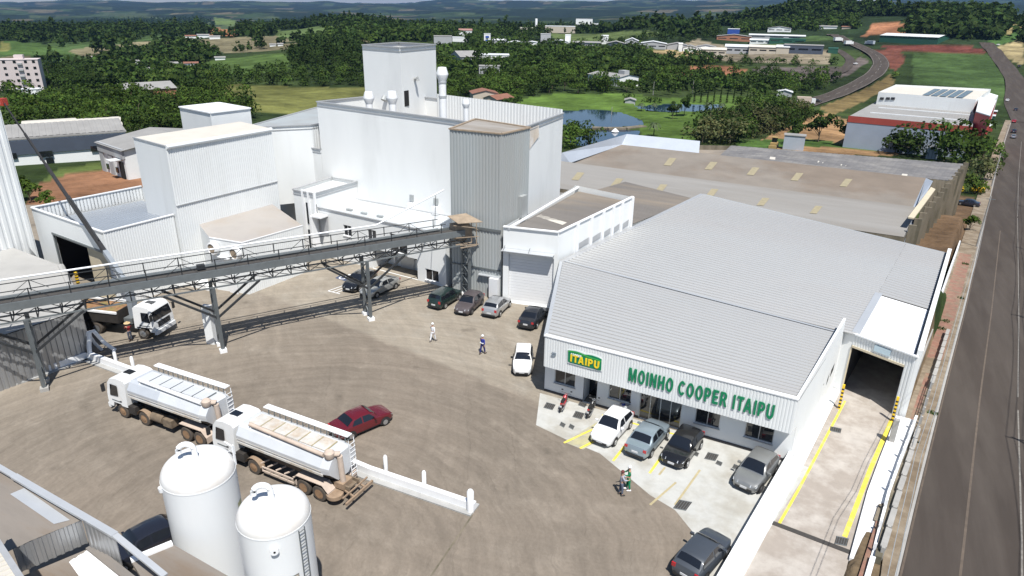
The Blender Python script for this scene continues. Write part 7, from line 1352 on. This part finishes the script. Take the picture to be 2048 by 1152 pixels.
# ---------------------------------------------------------------- trees
def proj(p):
    v = np.asarray(p, float)-vec(0, 0, CAMH); z = v@_f; return CX+FPX*(v@_r)/z, CY-FPX*(v@_u)/z
TR = np.random.default_rng(21)
def cards(cen, nor, size):
    """leaf clumps as small bent quads: centres, facing directions, sizes -> vertices (4 per clump)"""
    n = len(cen); nor = nor/np.linalg.norm(nor, axis=1)[:, None]; a = TR.normal(size=(n, 3)); u = np.cross(nor, a); u /= np.linalg.norm(u, axis=1)[:, None]; v = np.cross(nor, u); s = size[:, None]*(.7+.6*TR.random((n, 1)))
    e = s*(.55+.5*TR.random((n, 1))); return np.stack([cen-u*s*.5-v*e*.2, cen+v*e*-.62+u*s*.1*TR.normal(size=(n, 1)), cen+u*s*.55+v*e*.1, cen+v*e*.62], 1).reshape(-1, 3)
def crown(kind, n, size):
    if kind == 'broad': k = 13; C = TR.normal(size=(k, 3))*vec(.42, .42, .26)+vec(0, 0, .62); Rr = .30+.20*TR.random(k)
    elif kind == 'spread': k = 16; a = TR.random(k)*6.283; q = .78*np.sqrt(TR.random(k)); C = np.stack([q*np.cos(a), q*np.sin(a), .66+.10*TR.random(k)-.12*q], 1); Rr = .22+.14*TR.random(k)
    elif kind == 'tall': k = 15; t = TR.random(k); a = TR.random(k)*6.283; q = .30*(1.1-t*.75); C = np.stack([q*np.cos(a), q*np.sin(a), .35+1.55*t], 1); Rr = (.30-.12*t)*(.8+.5*TR.random(k))
    elif kind == 'airy': k = 11; a = TR.random(k)*6.283; q = .62*np.sqrt(TR.random(k)); C = np.stack([q*np.cos(a), q*np.sin(a), .7+.75*TR.random(k)], 1); Rr = .17+.14*TR.random(k)
    else: k = 9; C = TR.normal(size=(k, 3))*vec(.45, .45, .12)+vec(0, 0, .28); Rr = .25+.15*TR.random(k)
    w_ = Rr**2; idx = TR.choice(k, n, p=w_/w_.sum()); d = TR.normal(size=(n, 3)); d /= np.linalg.norm(d, axis=1)[:, None]; d[:, 2] = np.where(TR.random(n) < .55, np.abs(d[:, 2]), d[:, 2])
    rad = Rr[idx]*(.72+.36*TR.random(n)); sq = vec(1, 1, .55 if kind == 'spread' else .82); P = C[idx]+d*rad[:, None]*sq; P[:, 2] = np.maximum(P[:, 2], .08)
    return cards(P, d+vec(0, 0, .35)+TR.normal(size=(n, 3))*.45, np.full(n, size)), C, Rr
def quadmesh(name, V, mt, tint=None):
    me = bpy.data.meshes.new(name); n = len(V)//4; me.vertices.add(len(V)); me.vertices.foreach_set("co", np.ascontiguousarray(V).ravel()); me.loops.add(len(V)); me.loops.foreach_set("vertex_index", np.arange(len(V))); me.polygons.add(n); me.polygons.foreach_set("loop_start", np.arange(0, len(V), 4)); me.polygons.foreach_set("loop_total", np.full(n, 4)); me.update(calc_edges=True)
    if tint is not None: a = me.color_attributes.new("leaf", 'FLOAT_COLOR', 'POINT'); c = np.ones((len(V), 4)); c[:, :3] = np.repeat(tint, 4, axis=0); a.data.foreach_set("color", c.ravel())
    me.materials.append(mt); return me
def leaf_mat(key, col, rnd=.34):
    m = bpy.data.materials.new(key); m.use_nodes = True; N = m.node_tree.nodes; L = m.node_tree.links; b = N["Principled BSDF"]; b.inputs["Roughness"].default_value = .75; b.inputs["Specular IOR Level"].default_value = .1
    va = N.new("ShaderNodeVertexColor"); va.layer_name = "leaf"; oi = N.new("ShaderNodeObjectInfo"); r2 = N.new("ShaderNodeMapRange"); r2.inputs[3].default_value = 1-rnd; r2.inputs[4].default_value = 1+rnd; L.new(oi.outputs["Random"], r2.inputs[0])
    mx = N.new("ShaderNodeMix"); mx.data_type = 'RGBA'; mx.blend_type = 'MULTIPLY'; mx.inputs[0].default_value = 1; L.new(va.outputs[0], mx.inputs[6]); L.new(r2.outputs[0], mx.inputs[7]); m2 = N.new("ShaderNodeMix"); m2.data_type = 'RGBA'; m2.blend_type = 'MULTIPLY'; m2.inputs[0].default_value = 1; L.new(mx.outputs[2], m2.inputs[6]); m2.inputs[7].default_value = (*col, 1); L.new(m2.outputs[2], b.inputs["Base Color"])
    t = N.new("ShaderNodeBsdfTranslucent"); L.new(m2.outputs[2], t.inputs[0]); ms = N.new("ShaderNodeMixShader"); ms.inputs[0].default_value = .28; L.new(b.outputs[0], ms.inputs[1]); L.new(t.outputs[0], ms.inputs[2]); L.new(ms.outputs[0], N["Material Output"].inputs[0]); return m
LM = dict(dark=leaf_mat('leaf_dark', (.037, .066, .015)), mid=leaf_mat('leaf_mid', (.058, .10, .019)), light=leaf_mat('leaf_light', (.095, .15, .03)), olive=leaf_mat('leaf_olive', (.085, .095, .042)))
BARK = mat('bark', (.11, .085, .06), .9, namp=.25, nscale=4)
def tints(n, lo=.62, hi=1.3): t = TR.uniform(lo, hi, n); return np.stack([t*TR.uniform(.88, 1.16, n), t, t*TR.uniform(.75, 1.05, n)], 1)
PROTO = {}
def tree_proto(kind, tone, v, n=620, size=.135):
    key = (kind, tone, v)
    if key in PROTO: return PROTO[key]
    V, C, Rr = crown(kind, n, size); cm = quadmesh("crown", V, LM[tone], tints(len(V)//4)); q = MB(); zt_ = 1.3 if kind == 'tall' else .55
    q.tube([(0, 0, -.25), (.01, 0, .2), (.02, .01, zt_)], [.035, .028, .012], 7)
    for i in range(min(7, len(C))): q.tube([(.01, 0, .22+.03*i), C[i]*vec(.5, .5, .8), C[i]], [.016, .010, .004], 5)
    t = q.build("trunk", BARK, None); tm = t.data; bpy.data.objects.remove(t); PROTO[key] = (cm, tm); return PROTO[key]
def put_tree(name, p, r, kind, tone, v, label, group):
    cm, tm = tree_proto(kind, tone, v); o = empty(name, p, label, "tree" if kind != 'bush' else "shrub", group, TR.random()*6.28); sz = r*TR.uniform(.9, 1.15)*(1.45 if kind == 'spread' and r > 6 else 1); o.scale = (r, r*TR.uniform(.9, 1.1), sz)
    for nm, me in (("trunk", tm), ("crown", cm)): c = bpy.data.objects.new(nm, me); COL.objects.link(c); c.parent = o
    return o
HWW = [on(*p)[:2] for p in hw_px]
def segd(p, P): return min(np.linalg.norm(p-(a+(b-a)*np.clip(np.dot(p-a, b-a)/max(1e-6, np.dot(b-a, b-a)), 0, 1))) for a, b in zip(P, P[1:]))
OPENW = [P for P, c in COVERW]+LAKEW+[onw([(1690, 300), (1690, 225), (1750, 175), (2000, 190), (2000, 270), (1950, 300)])]+[onw([(1090, 300), (1400, 290), (1460, 300), (1945, 335), (1960, 560), (1090, 560)])]
def free(p, r, hgt):
    if any(bool(inpoly(np.array([p[0]]), np.array([p[1]]), P)[0]) for P in OPENW): return False
    if segd(p[:2], HWW) < 10+r*.6: return False
    if p[1] < 400 and p[0] > xw(p[1])-r*.7: return False
    x, y = proj(p); s = FPX/depth(p); top = y-hgt*s*.97
    for x0, x1, yb, hp_ in HPX:
        if x0-r*s*.8 < x < x1+r*s*.8 and y > yb-hp_*.3 and top < yb-hp_*.85 : return False
    for (x0, x1, y0) in ((1560, 1780, 0),):
        pass
    return True
CAND = []
def region(poly, spacing, rr, kinds, tones, label, group, name="tree"):
    W_ = np.array(onw(poly)); lo, hi = W_.min(0), W_.max(0); pts = []; n = int((hi-lo).prod()/spacing**2*2.2)
    Q = lo+(hi-lo)*TR.random((min(n, 30000), 2)); Q = Q[inpoly(Q[:, 0], Q[:, 1], [tuple(w) for w in W_])]; cell = {}
    for q in Q:
        k = (int(q[0]//spacing), int(q[1]//spacing))
        if any(np.hypot(*(q-o)) < spacing*.85 for i in (-1, 0, 1) for j in (-1, 0, 1) for o in cell.get((k[0]+i, k[1]+j), [])): continue
        r = TR.uniform(*rr); kind = kinds[TR.integers(len(kinds))]; hgt = r*(1.25 if kind in ('broad', 'spread') else (2.1 if kind == 'tall' else 1.6)); p = vec(q[0], q[1], float(zt(q[0], q[1])))
        if not free(p, r, hgt): continue
        cell.setdefault(k, []).append(q); CAND.append((p, r, kind, tones[TR.integers(len(tones))], label, group, name))
region([(30, 262), (55, 225), (120, 196), (200, 206), (300, 205), (372, 200), (420, 196), (470, 214), (500, 236), (470, 262), (360, 275), (250, 272), (180, 262)], 7.2, (3.8, 6.0), ['broad'], ['dark', 'mid', 'mid'], "dense leafy tree in the wood behind the dark-topped hall", "wood behind the dark-topped hall")
region([(80, 180), (190, 178), (215, 150), (130, 150), (90, 165)], 8, (4.5, 6.5), ['broad'], ['dark'], "dark tall-crowned tree right of the pink apartment block", "trees by the apartment block")
region([(0, 178), (20, 178), (20, 190), (0, 195)], 7, (4, 5), ['broad'], ['dark'], "dark tree in front of the apartment block's foot", "trees by the apartment block foot")
region([(385, 205), (470, 205), (500, 190), (490, 170), (400, 172)], 8, (6, 7.5), ['broad'], ['dark', 'mid'], "big round tree at the near edge of the olive field", "big trees at the olive field")
region([(420, 168), (730, 172), (730, 150), (600, 142), (500, 148), (420, 152)], 8, (3.5, 5), ['broad'], ['dark', 'mid'], "tree in the hedge belt above the olive field", "hedge belt above the olive field")
region([(590, 140), (725, 150), (725, 105), (680, 85), (610, 92), (575, 115)], 9, (5, 7.5), ['broad', 'tall'], ['dark'], "tall dark tree on the wooded rise left of the head tower", "wooded rise left of the head tower")
region([(455, 150), (480, 150), (480, 128), (455, 130)], 9, (4, 5), ['airy'], ['dark'], "lone slender tree on the centre field", "lone trees on the centre field")
region([(872, 214), (1040, 222), (1130, 192), (1260, 190), (1300, 176), (1420, 168), (1430, 120), (1300, 108), (1100, 100), (980, 100), (870, 110)], 8.2, (4.0, 6.6), ['broad', 'broad', 'spread'], ['dark', 'mid', 'mid'], "leafy tree of the big wood between the town and the lake", "big wood between the town and the lake")
region([(1290, 192), (1500, 188), (1580, 170), (1540, 150), (1440, 158), (1300, 165)], 8.5, (3.4, 5.2), ['broad', 'airy'], ['dark', 'mid'], "park tree near the lake and the dark car park", "park trees above the lake")
region([(1420, 112), (1640, 114), (1680, 130), (1500, 138), (1400, 136)], 10, (3.0, 4.6), ['broad'], ['dark', 'mid'], "tree in the row before the long factory", "trees before the long factory")
region([(1520, 178), (1600, 206), (1690, 178), (1720, 158), (1650, 164), (1560, 162)], 8.5, (4.2, 6.5), ['broad'], ['dark', 'mid'], "dense tree in the wood left of the highway bend", "wood left of the highway bend")
region([(1400, 255), (1450, 235), (1540, 210), (1600, 216), (1640, 226), (1560, 258), (1480, 290), (1400, 286)], 5.8, (4.4, 6.8), ['broad'], ['dark', 'mid', 'olive'], "bushy tree in the clump between lake and old warehouse", "clump between lake and old warehouse")
region([(1130, 300), (1132, 262), (1165, 255), (1185, 270), (1180, 300)], 6.5, (4.0, 5.2), ['broad'], ['dark', 'mid'], "round dark tree beside the mill's right edge by the lake", "trees by the mill at the lake")
region([(1890, 160), (1990, 168), (2000, 186), (1960, 190), (1890, 182)], 8, (5.5, 7.5), ['airy', 'broad'], ['dark'], "dark ragged tree of the clump in the right field", "clump in the right field")
region([(1790, 168), (1750, 180), (1770, 150), (1800, 150)], 7, (3, 4), ['broad'], ['light'], "bright green shrubby tree right of the highway bend", "bright shrubs by the highway bend")
region([(1080, 92), (1420, 96), (1440, 70), (1330, 70), (1100, 80)], 13, (4, 6), ['broad'], ['dark'], "tree among the town halls", "town trees"); region([(860, 84), (1080, 92), (1080, 70), (870, 66)], 12, (5, 7.5), ['broad', 'tall'], ['dark', 'mid'], "tree of the belt behind the town's left end", "belt behind the town's left end")
# trees placed one by one
for px, py, rp, kind, tone, lb, gp in (
  (1590, 290, 36, 'airy', 'dark', "open-crowned tree left in the row on the orange dirt", "row on the orange dirt"), (1636, 284, 38, 'airy', 'dark', "open-crowned tree second in the row on the orange dirt", "row on the orange dirt"), (1690, 292, 34, 'airy', 'dark', "open-crowned tree in front of the red fascia's left end", "row on the orange dirt"), (1718, 282, 22, 'airy', 'dark', "smaller tree next to the red fascia's left end", "row on the orange dirt"),
  (1790, 306, 40, 'broad', 'dark', "wide spreading tree before the market wall", "spreading trees by the avenue"), (1835, 314, 46, 'broad', 'dark', "broad flat-topped tree in the middle of the market front", "spreading trees by the avenue"), (1886, 324, 52, 'broad', 'mid', "broadest spreading tree shading the parked cars", "spreading trees by the avenue"), (1938, 334, 50, 'broad', 'mid', "spreading tree nearest the avenue", "spreading trees by the avenue"), (1960, 360, 34, 'broad', 'olive', "olive green tree at the rear corner of the old warehouse", "trees at the rear lot"), (1948, 388, 30, 'broad', 'light', "bright green tree over the yellow machines", "trees at the rear lot"), (1925, 372, 22, 'broad', 'olive', "small olive tree beside the old warehouse corner", "trees at the rear lot"),
  (1762, 300, 30, 'broad', 'dark', "dark tree at the left end of the market front trees", "spreading trees by the avenue"), (1965, 318, 36, 'broad', 'mid', "dark tree overhanging the avenue kerb", "spreading trees by the avenue"), (1905, 300, 40, 'broad', 'dark', "tree tight against the market's red fascia", "spreading trees by the avenue"),
  (1938, 462, 22, 'airy', 'mid', "thin shrub leaning on the white street wall", "shrub by the street wall"), (1756, 298, 14, 'bush', 'dark', "low dark agave-like shrubs at the market fence", "shrubs at the market fence"), (1734, 296, 14, 'bush', 'dark', "low dark shrub left at the market fence", "shrubs at the market fence"),
  (955, 142, 24, 'tall', 'dark', "tall dark tree standing beside the campus block", "tall trees in the town"), (935, 105, 16, 'tall', 'dark', "tall dark tree left of the blue and white tower", "tall trees in the town"), (1076, 70, 16, 'broad', 'dark', "round tree before the cream factory hall", "tall trees in the town"), (1010, 62, 18, 'tall', 'dark', "dark tree behind the blue and white tower", "tall trees in the town"),
  (62, 402, 34, 'airy', 'mid', "tree at the red yard beside the tall hall", "trees at the red yard"), (95, 420, 26, 'airy', 'mid', "lower tree at the red yard's near end", "trees at the red yard"), (40, 385, 24, 'airy', 'dark', "tree half hidden behind the tall ribbed hall", "trees at the red yard"),
  (1345, 238, 20, 'airy', 'dark', "tall thin-stemmed tree left on the lake isthmus", "tall trees on the lake isthmus"), (1368, 232, 24, 'airy', 'dark', "tall thin-stemmed tree right on the lake isthmus", "tall trees on the lake isthmus"), (1255, 196, 12, 'bush', 'mid', "bright round bush left at the lake shelter", "bushes at the lake shelter"), (1292, 204, 12, 'bush', 'mid', "bright round bush right of the lake shelter", "bushes at the lake shelter"), (1310, 204, 14, 'bush', 'mid', "larger bright bush at the upper lake", "bushes at the lake shelter")):
    p = on(px, py); r = rp*depth(p)/FPX; CAND.append((p, r, kind, tone, lb, gp, "tree"))
p0 = len(CAND)
CAND.sort(key=lambda c: -c[1]/depth(c[0])*(30 if c[4].split()[0] in ('wide', 'broad', 'broadest', 'spreading') else 1))
IND, REST = CAND[:285], CAND[285:]
for i, (p, r, kind, tone, lb, gp, nm) in enumerate(IND): put_tree(("shrub" if kind == 'bush' else "tree"), p, r, kind, tone, i % (4 if kind == 'broad' else 2), lb, gp)
# cypress row and palms at the lake
cyp = TR.random((260, 3)); cv_ = np.stack([(cyp[:, 0]-.5)*.16*(1.05-cyp[:, 2]), (cyp[:, 1]-.5)*.16*(1.05-cyp[:, 2]), .05+.95*cyp[:, 2]], 1); cyV = cards(cv_, TR.normal(size=(260, 3))+vec(0, 0, .2), np.full(260, .05)); cy_me = quadmesh("crown", cyV, LM['dark'], tints(260, .5, .9)); q = MB().tube([(0, 0, -.1), (0, 0, .5)], [.015, .01], 6); t = q.build("trunk", BARK); cy_t = t.data; bpy.data.objects.remove(t)
for k, (px, py, hp_) in enumerate(((1388, 205, 28), (1401, 206, 28), (1414, 206, 30), (1427, 206, 29), (1440, 207, 30), (1453, 207, 30), (1466, 207, 29), (1480, 208, 34), (1493, 204, 22), (1507, 202, 22))):
    p = on(px, py); h = hp_*depth(p)/FPX; o = empty("cypress", p, "slim dark column cypress in the row at the upper lake", "tree", "cypress row at the upper lake"); o.scale = (h, h, h)
    for nm, me in (("trunk", cy_t), ("crown", cy_me)): c = bpy.data.objects.new(nm, me); COL.objects.link(c); c.parent = o
pm = MB()
for k in range(16):
    a = 6.283*k/16; el = .75-.5*(k % 3)*.5; pts = []; d = vec(math.cos(a), math.sin(a), 0)
    for t in np.linspace(0, 1, 5): pts.append(vec(0, 0, .72)+d*.42*t+vec(0, 0, .30*el*t-.42*t*t))
    for u, v in zip(pts, pts[1:]): s_ = vec(-d[1], d[0], 0)*.05; pm.quad(u-s_, v-s_*.8, v+s_*.8, u+s_)
pc = pm.build("crown", mat('palm_leaf', (.045, .07, .02), .7)); pcm = pc.data; bpy.data.objects.remove(pc); pt_ = MB().tube([(0, 0, -.1), (.01, 0, .35), (0, 0, .73)], [.035, .025, .022], 7).build("trunk", BARK); ptm = pt_.data; bpy.data.objects.remove(pt_)
for px, py, hp_, lb in ((1307, 272, 28, "short palm on the lawn right of the lower lake"), (1352, 232, 22, "palm under the tall isthmus trees"), (1282, 222, 16, "small palm left on the shore of the upper lake"), (1308, 222, 16, "small palm right on the shore of the upper lake"), (1415, 222, 18, "palm before the upper lake's right half"), (1443, 222, 16, "palm near the upper lake's right end")):
    p = on(px, py); h = hp_*depth(p)/FPX*1.25; o = empty("palm", p, lb, "palm", "palms around the lakes"); o.scale = (h, h, h)
    for nm, me in (("trunk", ptm), ("crown", pcm)): c = bpy.data.objects.new(nm, me); COL.objects.link(c); c.parent = o
# far woods: one object, made of many low crowns
FV = []; FT = []
tmpl = {k: [crown(k, n, s)[0] for _ in range(5)] for k, n, s in (('broad', 150, .24), ('tall', 150, .24), ('spread', 150, .24), ('airy', 120, .22), ('bush', 80, .25))}; tmpl2 = {k: [crown(k, 34, .5)[0] for _ in range(6)] for k in ('broad', 'tall')}
def add_far(p, r, kind, tone, T):
    V = T[kind][TR.integers(len(T[kind]))]; a = TR.random()*6.283; c, s_ = math.cos(a), math.sin(a); X = np.stack([V[:, 0]*c-V[:, 1]*s_, V[:, 0]*s_+V[:, 1]*c, V[:, 2]*TR.uniform(.85, 1.2)], 1)*r+p; FV.append(X); b = {'dark': vec(.036, .063, .016), 'mid': vec(.055, .095, .02), 'light': vec(.088, .14, .03), 'olive': vec(.08, .09, .04)}[tone]*TR.uniform(.75, 1.25); FT.append(tints(len(V)//4, .7, 1.25)*b)
for p, r, kind, tone, lb, gp, nm in REST: add_far(p, r, kind, tone, tmpl)
def far_wood(poly, spacing, rr, kinds, tones, maxn=1500):
    W_ = np.array(onw(poly)); lo, hi = W_.min(0), W_.max(0); n = int(min(60000, (hi-lo).prod()/spacing**2)); Q = lo+(hi-lo)*TR.random((n, 2)); Q = Q[inpoly(Q[:, 0], Q[:, 1], [tuple(w) for w in W_])][:maxn]
    for q in Q:
        p = vec(q[0], q[1], float(zt(q[0], q[1]))); r = TR.uniform(*rr); k = kinds[TR.integers(len(kinds))]
        if free(p, r, r*1.3): add_far(p, r, k, tones[TR.integers(len(tones))], tmpl2)
far_wood([(0, 80), (0, 50), (200, 40), (400, 34), (430, 50), (400, 66), (380, 120), (250, 130), (190, 118), (90, 88)], 11, (6, 9), ['broad', 'tall'], ['dark'], 1600)
far_wood([(180, 150), (200, 120), (400, 90), (420, 118), (380, 145), (340, 168), (220, 172)], 9, (4.5, 7), ['broad'], ['dark', 'mid'], 900)
far_wood([(470, 105), (440, 80), (490, 60), (560, 40), (680, 34), (700, 50), (660, 70), (600, 95), (560, 104)], 10, (5, 8), ['broad', 'tall'], ['dark'], 800)
far_wood([(180, 178), (400, 172), (420, 140), (380, 118), (240, 126), (190, 140)], 8, (3.6, 5.5), ['broad'], ['dark', 'mid'], 700); far_wood([(872, 150), (1000, 160), (1280, 150), (1420, 130), (1300, 104), (1000, 96), (872, 100)], 8, (3.6, 6), ['broad'], ['dark', 'mid'], 900); far_wood([(1290, 170), (1500, 160), (1560, 176), (1600, 205), (1540, 200), (1500, 178), (1300, 184)], 8, (3.2, 5), ['broad'], ['dark', 'mid'], 260)
far_wood([(600, 105), (720, 90), (870, 84), (870, 62), (720, 60), (640, 72)], 10, (5, 8), ['broad'], ['dark', 'mid'], 700)
def az_of(px): d = ray(px, 30); return math.atan2(d[0], d[1])
def wood_az(px0, px1, d0, d1, n, rr, kinds, tones, chk=None):
    for a, d in zip(TR.uniform(az_of(px0), az_of(px1), n), np.sqrt(TR.uniform(d0**2, d1**2, n))):
        x, y = d*math.sin(a), d*math.cos(a)
        if chk is not None and not chk(x, y): continue
        p = vec(x, y, float(zt(x, y))); r = TR.uniform(*rr)
        if free(p, r, r*1.3): add_far(p, r, kinds[TR.integers(len(kinds))], tones[TR.integers(len(tones))], tmpl2)
wood_az(1470, 1720, 850, 960, 330, (3.5, 6), ['broad'], ['dark', 'mid']); wood_az(1440, 1600, 960, 1260, 560, (6, 9), ['tall', 'tall', 'broad'], ['dark']); wood_az(1560, 1850, 960, 1300, 900, (6, 9), ['tall', 'tall', 'broad'], ['dark'])
wood_az(1828, 2110, 760, 1080, 1300, (6, 9.5), ['broad'], ['dark'])
isf = lambda x, y: fbm(x/240, y/240, 4) < .60
wood_az(-60, 720, 620, 1900, 8000, (4, 6.5), ['broad', 'tall'], ['dark'], isf); wood_az(720, 1440, 900, 2100, 3600, (4, 7), ['broad', 'tall'], ['dark'], isf)
far_wood([(1180, 72), (1420, 92), (1440, 60), (1400, 46), (1340, 40), (1290, 56), (1200, 62)], 11, (5.5, 9), ['broad', 'tall'], ['dark'], 700)
FV_ = np.concatenate(FV); FT_ = np.concatenate(FT); fm = quadmesh("far_wood", FV_, leaf_mat('leaf_far', (1, 1, 1), 0), FT_); fo = bpy.data.objects.new("far_wood", fm); COL.objects.link(fo); tag(fo, kind="stuff")
print("trees", len(CAND), "far verts", len(FV_))
# ground plants in the bare lot and along the market: grass tufts as one mass
# ---------------------------------------------------------------- haze
hz = MB().prism([(-17000, -3000), (16000, -3000), (16000, 21000), (-17000, 21000)], -420, 330, bottom=True).build("haze", None)
hz.data.materials.clear(); hm = bpy.data.materials.new("haze"); hm.use_nodes = True; N = hm.node_tree.nodes; N.remove(N["Principled BSDF"]); pv = N.new("ShaderNodeVolumePrincipled"); pv.inputs["Color"].default_value = (.30, .54, 1.0, 1); pv.inputs["Density"].default_value = 4.2e-5; pv.inputs["Anisotropy"].default_value = .2; hm.node_tree.links.new(pv.outputs[0], N["Material Output"].inputs["Volume"]); hz.data.materials.append(hm); tag(hz, kind="stuff")
